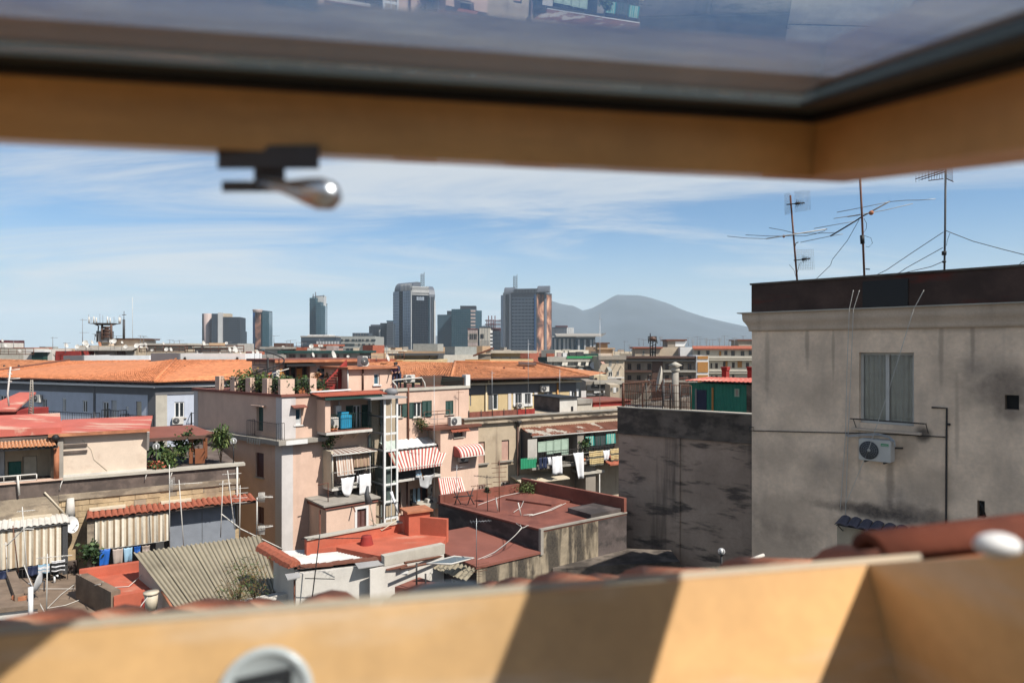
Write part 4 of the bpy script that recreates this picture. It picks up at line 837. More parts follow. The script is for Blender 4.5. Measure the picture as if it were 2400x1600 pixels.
 mb.slab([wa_.p(-.06,.06,za),wa_.p(wa_.L-.02,.06,za),V((poly[3][0]-.03,poly[3][1],za+.2)),V((poly[0][0]-.03,poly[0][1],za+.2))],.09);part('roof',mb,M('red_rose'),h)
 window(h,wl2,*wi,v=-.12,fm='offwhite',gm='glass_light',nx=2,fw=.07)
 k=wl2.rect(c6(50,715),c6(280,800),.3);tile_row(h,wl2.p(k[0]+.2,.02,za-.1),wl2.p(wl2.L+.02,.02,za-.1),wl2.p(wl2.L+.02,.55,za-.42),wl2.p(k[0]+.2,.55,za-.42),9,'corrugated',arch=.06)
 sk=thing('skylight_panel','tilted dusty glass panel leaning on the annex roof','skylight',hitz(*c6(150,700),za+.3));ps=[hitz(*c6(x,y),za+.28)for x,y in((0,705),(170,708),(325,668),(190,655))]
 mb=MB();mb.slab(ps,.03);part('pane',mb,M('glass_light'),sk)
 mb=MB()
 mb.tube(ps+[ps[0]],.03,5)
 part('frame',mb,M('offwhite'),sk)
 antenna(hitz(*c6(343,735),za),1.9*.95,'small antenna with a rake-like head on the annex corner','yagi',.2,'steel',0,ln=.8,el=.45,n=7,r=.015)
 antenna(P(*c6(360,885),25.0),1.0,'small rusty antenna low in front of the annex wall','fork',.5,'rust_iron',0,el=.8,n=4,r=.014)
 antenna(P(*c6(968,860),25.5),(860-738)/2.94/F*25.5,'short dark antenna in front of the black-streaked wall','yagi',.15,'black',0,ln=.75,el=.3,n=8,r=.014)
 cs=[[(560,380),(655,455),(600,520),(470,625),(300,695)],[(620,388),(657,460),(560,560),(440,650),(290,700)],[(740,432),(690,445),(655,460)]]
 for i,pts in enumerate(cs):
  dd=[d+3,d-.3,d-.6,d-.9,d-1.2]
  cable('hanging_cable',('left of the two pale cables hanging down from the red roof to the annex','right of the two pale cables hanging down from the red roof to the annex','short pale cable at the top corner of the shaded wall')[i],[P(*c6(x,y),dd[j])for j,(x,y)in enumerate(pts)],.014,'offwhite',0.02,'cables hanging from the red roof')
 zt=zof(1372,24.5);pts=[hitz(*c4(x,y),zt)for x,y in((1690,850),(2020,895),(2125,835),(1905,765))]
 mb=MB();mb.prism([(p.x,p.y)for p in pts],zt-3,zt);tr=thing('small_terrace','small reddish terrace low between the white house and the annex','terrace',(pts[0].x,pts[0].y,zt-3));part('floor',mb,M('red_rose'),tr)
 for x,y0,y1 in((1883,880,640),(1963,895,735)):p=hitz(*c4(x,y0),zt);mb=MB();mb.tube([p,p+V((0,0,(y0-y1)/3.7935/F*p.y))],.035,6);part('post',mb,M('iron'),tr)
 a=P(*c4(1740,690),24.6);b=P(*c4(2260,590),27);mb=MB();mb.tube([a,b],.05,5);mb.tube([a+V((.1,.3,.12)),b+V((.1,.3,.1))],.05,5);part('beam',mb,M('rust_iron'),tr)
stained_block()
# ================================================================ pink apartment building
def pink_building():
 C=xy(661,38.0);tA=V((.75,.66,0)).normalized();tB=V((-.78,.62,0)).normalized()
 wA0=W(C,(C[0]+tA.x,C[1]+tA.y));uR=wA0.hit((1099,905))[0];Rr=wA0.p(uR,0,0);Rr=(Rr.x,Rr.y)
 k=V((C[0],C[1],0))+tB*9.9;Lf=(k.x,k.y);wA=W(C,Rr);wB=W(Lf,C);Bk=(Lf[0]+Rr[0]-C[0],Lf[1]+Rr[1]-C[1])
 zd=zof(925,38.0);zl=zof(1030,38.0)
 t=thing('pink_building','pink apartment building with a glazed lift shaft and a roof garden','building',(C[0],C[1],0))
 A=wA.rect;Bf=wB.rect
 hB=[Bf(c3(432,545),c3(488,752)),Bf(c3(424,922),c3(492,1140)),Bf(c3(440,1372),c3(494,1528))]
 win1=A(c3(752,562),c3(808,694));door1=A(c3(1200,535),c3(1350,742),-.0);s1=A(c3(1604,522),c3(1645,630));s2=A(c3(1740,508),c3(1812,630));s3=A(c3(2010,496),c3(2076,605))
 drL=A(c3(1712,1232),c3(1866,1405));dl2=A(c3(1612,1260),c3(1640,1435));b2=A(c3(1090,960),c3(1375,1225))
 b2=(b2[0],b2[1],b2[2]+.1,b2[3])
 mb=MB();hull(mb,[Lf,C,Rr,Bk],0,zd-.12,{0:hB,1:[win1,door1,s1,s2,s3,drL,dl2,b2]},rec=.24);part('wall',mb,M('pink'),t)
 mb=MB();mb.box(wB,-.12,wB.L+.12,-.3,.12,zd-.12,zd+.02);u9=wA.hit(c3(985,430))[0];mb.box(wA,.001,u9,-.3,.118,zd-.1195,zd+.0195);part('coping',mb,M('red_rose'),t,'dull red edge of the roof terrace')
 uS=wA.hit(c3(1600,400))[0];mb=MB();mb.box(wA,uS-1,wA.L+.04,-.35,.1,zd-.12,zd+.05);part('coping',mb,M('concrete_pale'),t)
 mb=MB();mb.prism([Lf,C,Rr,Bk],zd-.119,zd-.03);part('deck',mb,M('red_rose'),t)
 mb=MB();mb.box(wA,.0,.62,.001,.035,0,zl-.25);part('corner_strip',mb,M('quoin'),t);mb=MB();mb.box(wA,.0,.78,.001,.03,zl+.01,zd-.121);part('corner_strip',mb,M('quoin'),t)
 mb=MB();mb.box(wB,wB.L-.62,wB.L+.03,.001,.035,0,zl-.25);part('corner_strip',mb,M('quoin'),t);mb=MB();mb.box(wB,wB.L-.55,wB.L+.03,.001,.03,zl+.01,zd-.121);part('corner_strip',mb,M('quoin'),t);mb=MB();mb.box(wB,0,.5,.001,.03,zl+.01,zd-.121);part('corner_strip',mb,M('quoin'),t)
 u1=wA.hit(c3(1010,770))[0]
 mb=MB();mb.box(wB,-.6,wB.L+.55,.002,.55,zl-.24,zl);mb.box(wA,.002,u1,.002,.5,zl-.238,zl-.002);part('ledge',mb,M('concrete'),t)
 mb=MB();mb.box(wA,.0,1.25,.501,.56,zl-.26,zl-.02);part('ledge_patch',mb,M('white'),t)
 for i in range(6):
  u,z=wB.hit(c3(352+20*i,770),.56);mb=MB();mb.box(wB,u,u+.12,.551,.575,zl-.34,zl-.05);part('drip_stone',mb,M('concrete_pale'),t)
 mb=MB();mb.box(wB,hB[0][0]+.02,hB[0][1]-.02,-.2,-.15,hB[0][2],hB[0][3]-.02);d_=part('door',mb,M('green_shutter'),t);mb=MB();mb.box(wB,hB[0][0]-.25,hB[0][1]+.3,.001,.25,hB[0][3]+.06,hB[0][3]+.12);part('lintel',mb,M('pink'),t)
 for i in(1,2):shutter(t,wB,hB[i][0]+.02,hB[i][1]-.02,hB[i][2]+.01,hB[i][3]-.01,-.14,'brown_shutter',.05);sill(t,wB,hB[i][0]-.08,hB[i][1]+.08,hB[i][2])
 u0=wB.hit(c3(352,700),.5)[0];u1b=wB.hit(c3(600,700),.5)[0];railing(t,[wB.p(u0,.02,zl),wB.p(u0,.5,zl),wB.p(u1b,.5,zl),wB.p(u1b,.02,zl)],.95,9,.01,'iron')
 window(t,wA,*win1,v=-.15,fm='white_paint',gm='glass_blue',nx=1,fw=.06);sill(t,wA,win1[0]-.08,win1[1]+.08,win1[2],.08,.06,'white')
 wdw=win1[1]-win1[0];mb=MB();mb.slab([wA.p(win1[0]-.25,.001,win1[3]+.22),wA.p(win1[1]+.18,.001,win1[3]+.22),wA.p(win1[1]+.18,.42,win1[3]+.12),wA.p(win1[0]-.25,.42,win1[3]+.12)],.05);part('canopy',mb,M('red_rose'),t)
 r_=win1;mb=MB();mb.box(wA,r_[0]+.05,r_[1]-.05,-.138,-.13,r_[2]+.06,r_[2]+(r_[3]-r_[2])*.33);part('blind',mb,M('grey_blind'),t)
 VB=1.15
 p0=wA.hit(c3(1015,785),VB);p1=wA.hit(c3(1400,765),VB);zf=p0[1]+.16;uL,uRb=p0[0],p1[0]
 mb=MB();mb.box(wA,uL,uRb,.003,VB,zf-.16,zf);part('balcony_slab',mb,M('offwhite'),t)
 mb=MB();mb.box(wA,uL+.03,uRb-.03,.003,VB-.03,zf+.001,zf+.03);part('balcony_floor',mb,M('red_rose'),t)
 mb=MB();mb.box(wA,uL-.05,uL+.28,.003,VB-.05,zf+.001,zd-.35);part('side_wall',mb,M('pink_light'),t)
 railing(t,[wA.p(uL+.3,VB-.06,zf),wA.p(uRb-.05,VB-.06,zf),wA.p(uRb-.05,.1,zf)],.98,8,.010,'green_shutter')
 pipe(t,[wA.p(uRb-.06,VB-.06,zf+.98),wA.p(uRb-.06,VB-.06,zd-.5)],.025,'offwhite','post')
 a=wA.hit(c3(985,412),.1);zt=zd+.1;vE=VB+.35;zlow=wA.hit(c3(962,462),vE)[1]
 uCL=wA.hit(c3(962,462),vE)[0];uCR=wA.hit(c3(1450,455),vE)[0]
 mb=corrug(wA.p(uCL+.1,.12,zt-.1),wA.p(uCR+.9,.12,zt-.1),wA.p(uCR+.6,vE,zlow),wA.p(uCL,vE,zlow),34,.022,.02);part('canopy_roof',mb,M('red_bright'),t,'bright red corrugated canopy over the upper balcony')
 mb=MB();mb.tube([wA.p(uCL+.05,.15,zt-.02),wA.p(uCL+2.6,.15,zt+.02)],.06,6);part('ridge_pipe',mb,M('white'),t)
 mb=MB();mb.box(wA,uCL+.35,uCR+.3,vE-.12,vE-.07,zlow-.22,zlow-.03);part('awning_roller',mb,M('green_shutter'),t)
 window(t,wA,door1[0]+.3,door1[1]-.35,door1[2],door1[3],v=-.14,fm='white_paint',gm='glass',nx=2,fw=.08,name='balcony_door')
 shutter(t,wA,door1[0]-.18,door1[0]+.28,door1[2],door1[3],.02,'green_shutter');shutter(t,wA,door1[1]-.32,door1[1]+.25,door1[2],door1[3],.02,'green_shutter')
 bo=A(c3(1078,535),c3(1126,602),.1);mb=MB();mb.box(wA,bo[0],bo[1],.002,.33,bo[2],bo[3]);b_=thing('boiler','white boiler box on the back wall of the upper balcony','boiler',wA.p(bo[0],.1,bo[2]));part('casing',mb,M('white_paint'),b_);mb=MB();mb.tube([wA.p(bo[0]+.3,.15,bo[3]),wA.p(bo[0]+.3,.15,bo[3]+.25)],.05,6);part('flue',mb,M('offwhite'),b_)
 ac=A(c3(1026,645),c3(1096,720),.8);air_con(wA,(ac[0]+ac[1])/2,.55,ac[2],'white air conditioner standing on the upper balcony',wd=.78,h=.6,dp=.3,bracket=False)
 mb=MB()
 uu=(ac[0]+ac[1])/2
 for du in(-.33,.33):mb.box(wA,uu+du-.02,uu+du+.02,.58,.62,zf+.03,ac[2]-.001);mb.box(wA,uu+du-.02,uu+du+.02,.82,.86,zf+.03,ac[2]-.001)
 mb.box(wA,uu-.35,uu+.35,.6,.84,ac[2]-.04,ac[2]-.002);solo('stand','small white stand under the air conditioner on the upper balcony','stand',mb,M('white_paint'))
 bl=A(c3(1128,590),c3(1218,740),.7);bt=thing('covered_cupboard','stepped cupboard wrapped in a bright blue cover on the upper balcony','cupboard',wA.p(bl[0],.5,zf))
 hh=bl[3]-zf;wd_=bl[1]-bl[0]
 for(f0,f1,h1,nm)in((0,1,.82,'lower_box'),(.05,.72,1.0,'upper_box')):
  mb=MB();mb.box(wA,bl[0]+wd_*f0,bl[0]+wd_*f1,.35-.02*(f0>0),.82+.02*(f0>0),zf+.12,zf+hh*h1);part(nm,mb,M('blue_tarp'),bt)
 for f_ in(.05,.9):mb=MB();mb.box(wA,bl[0]+wd_*f_,bl[0]+wd_*f_+.05,.4,.78,zf+.03,zf+.119);part('foot',mb,M('dark_grey'),bt)
 rn=random.Random(4)
 for i in range(3):
  u=wA.hit(c3(1045+27*i,755),.95)[0];plant(wA.p(u,.9,zf+.03),('leftmost terracotta pot on the upper balcony floor','middle terracotta pot on the upper balcony floor','rightmost terracotta pot on the upper balcony floor')[i],.10,.14,30,('leaf_dry','leaf'),.09,'flower_pot','flower pot','pots on the upper balcony',pot=.11,stems=2)
 for i in range(4):u=uL+.6+i*.85;mb=MB();mb.obox(wA.p(u,.01,zf-.62),wA.t*.05,V((0,0,.06)),wA.n*.75+V((0,0,.44)));part('balcony_strut',mb,M('pink_light'),t)
 V2=1.2;q0=wA.hit(c3(1062,1250),V2);q1=wA.hit(c3(1390,1215),V2);z2=q0[1]+.13;a0,a1=q0[0],q1[0]
 mb=MB();mb.box(wA,a0,a1,.003,V2,z2-.13,z2);part('balcony_slab',mb,M('offwhite'),t)
 mb=MB();mb.box(wA,a0-.0,a0+.14,.003,V2-.1,z2+.001,z2+2.1);part('side_screen',mb,M('cream'),t)
 railing(t,[wA.p(a0+.03,V2-.04,z2),wA.p(a1-.03,V2-.04,z2),wA.p(a1-.03,.1,z2)],.95,9,.009,'iron')
 cA=wA.hit(c3(1020,905),.02);cD=wA.hit(c3(1082,945),V2+.15);cC=wA.hit(c3(1425,930),V2+.15);zc1=wA.hit(c3(1380,880),.02)[1]
 mb=MB();q_=[wA.p(cA[0]-.05,.02,cA[1]+.08),wA.p(cC[0]-.45,.02,cA[1]+.08),wA.p(cC[0]+.05,V2+.15,cD[1]),wA.p(cD[0]-.1,V2+.15,cD[1])];stripes(mb,*q_,44,1,0,.012);mb.m=1;mb.slab([x-V((0,0,.03))for x in q_],.02);part('canopy_roof',mb,[M('offwhite'),M('rust_brown')],t,'ribbed canopy of pale and brown slats over the middle balcony')
 mb=MB();mb.tube([wA.p(cD[0]-.12,V2+.16,cD[1]-.05),wA.p(cC[0]+.07,V2+.16,cD[1]-.05)],.045,6);part('gutter',mb,M('offwhite'),t)
 for uu in(a0+.05,a1-.05):pipe(t,[wA.p(uu,V2-.05,z2),wA.p(uu,V2-.05,cD[1]-.05)],.025,'offwhite','post')
 k0=wA.hit(c3(1095,960),V2-.1);k1=wA.hit(c3(1238,960),V2-.1);kb=wA.hit(c3(1110,1120),V2)[1]
 def curtain(nm,lab,ua,ub,zt_,zb_,v0,v1,n,mats):
  mb=MB();stripes(mb,wA.p(ua,v0,zt_),wA.p(ub,v0,zt_),wA.p(ub,v1,zb_),wA.p(ua,v1,zb_),n,6,0,.045);return solo(nm,lab,'curtain',mb,[M(x)for x in mats],'outdoor curtains')
 curtain('curtain','white and tan striped curtain hanging left under the ribbed pale canopy',k0[0],k1[0],k0[1],kb,V2-.12,V2+.1,14,('awn_white','awn_white','awn_tan')[:2]if False else('awn_white','awn_tan'))
 k2=wA.hit(c3(1248,955),V2-.1);k3=wA.hit(c3(1382,950),V2-.1);kb2=wA.hit(c3(1260,1050),V2-.1)[1]
 curtain('curtain','short brown striped curtain with a fringe at the right under the ribbed pale canopy',k2[0],k3[0],k2[1],kb2,V2-.14,V2-.08,14,('awn_tan','awn_brown'))
 mb=MB();mb.tube([wA.p(k0[0],V2+.1,kb),wA.p(k1[0]+.05,V2+.1,kb)],.02,5);part('curtain_bar',mb,M('white_paint'),t)
 window(t,wA,b2[0]+.9,b2[1]-.25,b2[2],b2[3]-.5,v=-.16,fm='brown_shutter',gm='glass',nx=2,fw=.07,name='balcony_door')
 l0=A(c3(1135,1140),c3(1248,1255),V2+.2);cloth(wA,l0[0],l0[1],l0[3],l0[2],V2+.2,'bunched white sheet drooping over the middle balcony railing',['white_cloth'],wob=.06,taper=.12,hem=-.38)
 l1=A(c3(1290,1110),c3(1385,1265),V2+.2);cloth(wA,l1[0],l1[1],l1[3],l1[2],V2+.2,'straight white sheet hanging at the right of the middle balcony',['white_cloth'],wob=.02)
 l2=A(c3(1268,1120),c3(1296,1180),V2+.12);cloth(wA,l2[0],l2[1],l2[3],l2[2],V2+.12,'small white garment between the two white sheets',['white_cloth'],wob=.03)
 for v in(.12,.25):cable('clothes_line','inner clothes line of the middle balcony' if v<.2 else 'outer clothes line of the middle balcony',[wA.p(a0,V2+v,z2+.93),wA.p(a1+.35,V2+v,z2+.97)],.008,'offwhite',.01,'clothes lines')
 ac=A(c3(1115,1252),c3(1172,1288),.5);air_con(wA,(ac[0]+ac[1])/2,.3,ac[2],'air conditioner in the shade below the middle balcony',wd=.75,h=.5,dp=.3)
 plant(wA.p(wA.hit(c3(1030,860),.3)[0],.3,wA.hit(c3(1030,895),.3)[1]),'dark climbing plant on the wall left above the ribbed pale canopy',.42,1.0,320,('leaf_dark','leaf'),.16,'climbing_plant')
 f0=wA.hit(c3(1015,1380),2.2);f1=wA.hit(c3(1428,1300),2.2);zr=wA.hit(c3(1075,1352),2.3)[1]
 o=wA.off(2.2);ua,ub=f0[0]-.0,f1[0]
 mb=MB();wi=o.rect(c3(1270,1402),c3(1347,1545));pts=[wA.p(ua,.004,0),o.p(ua,0,0),o.p(ub,0,0),wA.p(ub,.004,0)]
 oo=W((pts[1].x,pts[1].y),(pts[2].x,pts[2].y));wi=oo.rect(c3(1270,1402),c3(1347,1545))
 hull(mb,[(p.x,p.y)for p in pts],0,zr-.3,{1:[wi]});part('annex_wall',mb,M('pink_light'),t)
 mb=MB();mb.box(oo,-.1,oo.L+.1,-2.19,.1,zr-.3,zr-.12);part('annex_cornice',mb,M('red_rose'),t)
 mb=MB();mb.slab([oo.p(-.25,.2,zr-.03),oo.p(oo.L+.2,.2,zr-.03),oo.p(oo.L+.2,-2.19,zr+.05),oo.p(-.25,-2.19,zr+.05)],.09);part('annex_roof',mb,M('concrete'),t)
 mb=MB();e=.14;mb.box(oo,wi[0]-e,wi[1]+e,.001,.03,wi[3],wi[3]+e);mb.box(oo,wi[0]-e,wi[0],.001,.03,wi[2],wi[3]);mb.box(oo,wi[1],wi[1]+e,.001,.03,wi[2],wi[3]);part('window_surround',mb,M('white'),t)
 c_=(wi[0]+wi[1])/2;shutter(t,oo,wi[0]+.01,c_-.01,wi[2]+.01,wi[3]-.01,-.12,'brown_shutter');shutter(t,oo,c_+.01,wi[1]-.01,wi[2]+.01,wi[3]-.01,-.12,'brown_shutter');sill(t,oo,wi[0]-.2,wi[1]+.2,wi[2],.1)
 pipe(t,[oo.p(-.28,-.2,zr-.3),oo.p(-.28,-.2,0)],.05,'rust_brown');pipe(t,[oo.p(-.25,-.5,zr+1.0),oo.p(.35,-.5,zr+1.05),oo.p(.35,-.5,zr)],.03,'rust_brown','rail')
 pg=oo.hit(c3(1240,1365),.1);mb=MB();mb.tube([oo.p(pg[0],.02,zr-.3),oo.p(pg[0]-.1,.5,zr-.55)],.035,5);part('spout',mb,M('rust_brown'),t)
 Cx=xy(*[480+1500/3.5629,0][:1],0)if False else None
 ps=wA.hit(c3(1500,600),1.9);o2=wA.off(1.9);uc=o2.hit(c3(1500,600))[0];ue=o2.hit(c3(1603,600))[0];zT=o2.hit(c3(1500,478))[1]
 lt=thing('lift_shaft','glazed steel lift shaft on the front of the pink building','lift',wA.p(uc,1.9,0))
 ul=uc-.02
 for(u,v)in((uc,1.9),(ue,1.9),(uc,.1),(ue,.1)):
  mb=MB();mb.box(wA,u-.06,u+.06,v-.06,v+.06,0,zT);part('post',mb,M('white_paint' if v>1 else 'mid_grey'),lt)
 bars=[o2.hit(c3(1500,y))[1]for y in(632,772,914,1057,1198,1340,1482)];stp=(bars[0]-bars[-1])/6;z=bars[-1]-stp
 while z>.5:bars.append(z);z-=stp
 for z in bars:mb=MB();mb.box(wA,uc+.0605,ue-.0605,1.86,1.94,z-.06,z+.06);part('crossbar',mb,M('white_paint'),lt)
 mb=MB();mb.box(wA,(uc+ue)/2-.018,(uc+ue)/2+.018,1.955,1.985,0,zT);part('mullion',mb,M('white_paint'),lt)
 for z in bars:mb=MB();mb.box(wA,uc-.04,uc+.04,.16,1.8395,z-.05,z+.05);part('crossbar',mb,M('steel'),lt)
 tg=bpy.data.materials.new('shaft_glass');tg.use_nodes=True;nt=tg.node_tree;nt.nodes.clear();ou=N(nt,'ShaderNodeOutputMaterial');tr=N(nt,'ShaderNodeBsdfTransparent');tr.inputs[0].default_value=(.80,.86,.83,1);gs=N(nt,'ShaderNodeBsdfGlossy',i_Roughness=.03);lw=N(nt,'ShaderNodeLayerWeight',i_Blend=.5);fr=N(nt,'ShaderNodeMath',operation='POWER',i_1=4.0);nt.links.new(lw.outputs['Facing'],fr.inputs[0]);mx=N(nt,'ShaderNodeMixShader');nt.links.new(fr.outputs[0],mx.inputs[0]);nt.links.new(tr.outputs[0],mx.inputs[1]);nt.links.new(gs.outputs[0],mx.inputs[2]);nt.links.new(mx.outputs[0],ou.inputs[0])
 zz=[zT]+bars+[0]
 for z1,z0 in zip(zz,zz[1:]):
  mb=MB();mb.box(wA,uc+.061,ue-.061,1.895,1.905,z0+.06,z1-.06);part('pane',mb,tg,lt);mb=MB();mb.box(wA,uc-.005,uc+.005,.161,1.839,z0+.06,z1-.06);part('pane',mb,tg,lt)
 mb=MB();mb.box(wA,uc+.45,uc+.5,.9,1.0,0,zT);mb2=MB();mb2.box(wA,ue-.4,ue-.35,.9,1.0,0,zT);part('guide_rail',mb,M('dark_grey'),lt);part('guide_rail',mb2,M('dark_grey'),lt)
 mb=MB();mb.box(wA,uc+.25,ue-.25,.35,1.6,zT-6.4,zT-4.2);part('cabin',mb,M('mid_grey'),lt);mb=MB();mb.tube([wA.p((uc+ue)/2,.95,zT-4.2),wA.p((uc+ue)/2,.95,zT)],.03,5);part('cable',mb,M('black'),lt)
 mb=MB();mb.box(wA,uc-1.1,ue+.5,-.1,2.25,zT+.001,zT+.09);part('roof',mb,M('zinc'),lt)
 window(t,wA,*s1,v=-.15,fm='white_paint',nx=1,fw=.05);w_=(s2[1]-s2[0]);shutter(t,wA,s1[1]+.01,s1[1]+.45,s1[2],s1[3],.02)
 window(t,wA,*s2,v=-.15,fm='white_paint',nx=2,fw=.06);shutter(t,wA,s2[0]-.36,s2[0]-.01,s2[2],s2[3],.02);
 for i in range(2):shutter(t,wA,s2[1]+.01+i*.36,s2[1]+.36+i*.36,s2[2],s2[3]+.06,.02+.03*i)
 c_=(s3[0]+s3[1])/2;shutter(t,wA,s3[0]+.01,c_-.005,s3[2],s3[3],-.06);shutter(t,wA,c_+.005,s3[1]-.01,s3[2],s3[3],-.06)
 for s_ in(s1,s2,s3):sill(t,wA,s_[0]-.08,s_[1]+.08,s_[2],.1,.05,'concrete_pale')
 u,z=wA.hit(c3(1700,400),.1);pipe(t,[wA.p(u,.1,zd+.1),wA.p(u,.1,wA.hit(c3(1695,840),.1)[1]-.6)],.06,'rust_brown')
 a=wA.hit(c3(1710,838),.05);b=wA.hit(c3(1815,755),.05);pipe(t,[wA.p(a[0],.05,a[1]),wA.p(b[0],.05,b[1])],.05,'pink')
 a=wA.hit(c3(1812,700),.2);plant(wA.p(a[0],.22,a[1]-.55),'scraggly brownish plant growing out of the pink wall under the green shutters',.42,1.1,420,('leaf_dry','leaf','leaf_dark'),.15,'wall_plant',stems=8,lw=.2)
 V3=1.3;g0=wA.hit(c3(1604,1178),V3);g1=wA.hit(c3(1968,1128),V3);z3=g0[1]+.15
 mb=MB();mb.box(wA,ue+.1,g1[0],.003,V3,z3-.15,z3);part('balcony_slab',mb,M('offwhite'),t)
 railing(t,[wA.p(ue+.12,V3-.05,z3),wA.p(g1[0]-.03,V3-.05,z3),wA.p(g1[0]-.03,.1,z3)],.95,9,.009,'iron')
 mb=MB();mb.box(wA,ue+.2,g1[0]-.7,V3-.11,V3-.08,z3+.06,z3+.93);part('railing_screen',mb,M('dark_grey'),t)
 h0=wA.hit(c3(1604,865),.02);h1=wA.hit(c3(1965,835),.02);vC=1.0;zc0=wA.hit(c3(1606,900),vC)[1]
 mb=corrug(wA.p(ue-.1,.02,zc0+.42),wA.p(h1[0],.02,zc0+.42),wA.p(h1[0]+.1,vC,zc0),wA.p(ue-.1,vC,zc0),12,.02,.015);part('canopy_roof',mb,M('white'),t,'white ribbed canopy above the striped awning')
 mb=MB();mb.tube([wA.p(ue-.1,vC,zc0-.07),wA.p(h1[0]+.1,vC,zc0-.07)],.05,6);part('beam',mb,M('iron'),t)
 za=zc0-.1;zb=wA.hit(c3(1640,1062),V3+.5)[1];ur=wA.hit(c3(1982,990),V3+.5)[0]
 awning('striped_awning','large red and white striped awning right of the lift shaft',t,wA.p(ue-.05,vC-.03,za),wA.p(h1[0]+.05,vC-.03,za),wA.p(ur,V3+.5,zb),wA.p(ue+.05,V3+.5,zb),34,('awn_red','awn_white'),sag=.03)
 bb=A(c3(1765,1070),c3(1805,1130),V3+.15);cloth(wA,bb[0],bb[1],bb[3],bb[2],V3+.15,'pale blue and white bundle tied to the railing below the large striped awning',['light_blue_cloth','white_cloth'],bandsn=4,wob=.06)
 mb=MB();mb.tube([wA.p(bb[1],V3+.1,bb[3]),wA.p(bb[1]+.25,V3+.1,bb[2]-.2)],.03,5);solo('broom','orange broom handle leaning on the railing below the large striped awning','broom',mb,M('ochre'))
 ne=A(c3(1780,1125),c3(1912,1200),V3+.1);
 cloth(wA,ne[0],ne[1],ne[3],ne[2],V3+.1,'thin pale net sagging below the balcony of the large striped awning',['grey_blind'],'net','net',None,wob=.08,taper=.25,hem=-.2)
 window(t,wA,*drL,v=-.16,fm='brown_shutter',gm='glass',nx=3,fw=.09,name='balcony_door')
 for f_ in(.28,.52):
  u=drL[0]+(drL[1]-drL[0])*f_;mb=MB()
  for i in range(6):mb.face(wA.p(u-.09+.03*abs(i-3)/3,-.10+.02*math.sin(i),drL[2]+(drL[3]-drL[2])*i/6),wA.p(u+.12-.03*abs(i-3)/3,-.10,drL[2]+(drL[3]-drL[2])*i/6),wA.p(u+.12-.03*abs(i-2)/3,-.10,drL[2]+(drL[3]-drL[2])*(i+1)/6),wA.p(u-.09+.03*abs(i-2)/3,-.10+.02*math.sin(i+1),drL[2]+(drL[3]-drL[2])*(i+1)/6))
  part('door_curtain',mb,M('light_blue_cloth'),t)
 window(t,wA,*dl2,v=-.16,fm='brown_shutter',gm='glass_light',nx=1,fw=.07)
 ac=A(c3(1898,1216),c3(1956,1262),.4);air_con(wA,(ac[0]+ac[1])/2,.1,ac[2],'upper air conditioner of the stacked pair beside the door with curtains',wd=.78,h=.52,dp=.3)
 air_con(wA,(ac[0]+ac[1])/2,.1,ac[2]-.62,'lower air conditioner of the stacked pair beside the door with curtains',wd=.78,h=.52,dp=.3)
 ac=A(c3(1875,1328),c3(1930,1365),.9);air_con(wA,(ac[0]+ac[1])/2,.55,ac[2],'air conditioner lying on a slab near the red chimney',wd=.75,h=.45,dp=.35,bracket=False)
 sl=A(c3(1800,1362),c3(1955,1385),1.0);mb=MB();mb.box(wA,sl[0],sl[1],.004,1.1,sl[2],sl[3]-.02);part('slab',mb,M('concrete_pale'),t)
 pipe(t,[wA.p(sl[0]+.5,.05,sl[2]-1.2),wA.p(sl[0]+1.0,1.0,sl[2]-.05)],.03,'iron','strut')
 u,z=wA.hit(c3(1690,1200),.06);pipe(t,[wA.p(u,.06,z+.4),wA.p(u,.06,0)],.05,'rust_brown');u,z=wA.hit(c3(1632,1190),.06);pipe(t,[wA.p(u,.06,z),wA.p(u+.12,.06,z-2.0)],.012,'offwhite','cord')
 y0=wA.hit(c3(1968,720),1.3);y1=wA.hit(c3(2225,710),1.3);zB=wA.hit(c3(1970,735),1.3)[1];ob=wA.off(1.3)
 bw=W(*[(p.x,p.y)for p in(ob.p(y0[0],0,0),ob.p(y1[0]+.6,0,0))]);wi=bw.rect(c3(2080,748),c3(2156,792));wi2=bw.rect(c3(2126,925),c3(2205,1010))
 mb=MB();pts=[wA.p(y0[0],.004,0),ob.p(y0[0],0,0),ob.p(y1[0]+.6,0,0),wA.p(y1[0]+.6,.004,0)];hull(mb,[(p.x,p.y)for p in pts],0,zB,{1:[wi,wi2]});part('bay_wall',mb,M('pink_light'),t)
 mb=MB();mb.box(bw,-.75,bw.L+.1,-1.29,.25,zB+.001,zB+.16);part('bay_roof',mb,M('rust_brown'),t)
 window(t,bw,*wi,v=-.14,fm='brown_shutter',nx=1,fw=.05);sill(t,bw,wi[0]-.06,wi[1]+.06,wi[2]);window(t,bw,*wi2,v=-.14,fm='brown_shutter',nx=1,fw=.06)
 k0=bw.rect(c3(2055,716),c3(2205,742),.2);tile_row(t,bw.p(k0[0],.01,zB-.02),bw.p(k0[1],.01,zB-.02),bw.p(k0[1],.4,zB-.22),bw.p(k0[0],.4,zB-.22),9,'tile_red',arch=.05)
 ac=bw.rect(c3(2066,642),c3(2136,690),.0);air_con(bw,(ac[0]+ac[1])/2,-.35,zB+.165,'air conditioner standing on the flat roof of the bay',wd=.85,h=.55,dp=.32,bracket=False)
 pipe(t,[bw.p(-.2,-1.2,zB-.2),bw.p(-.35,-.7,zB-.9),bw.p(-.9,-.9,zB-1.3)],.03,'offwhite','strut')
 antenna(bw.p(bw.hit(c3(2120,640),-1)[0],-1.0,zB+.16),2.2,'thin rod antenna on the flat roof of the bay','yagi',.3,'rust_iron',0,ln=.5,el=.3,n=4,r=.02)
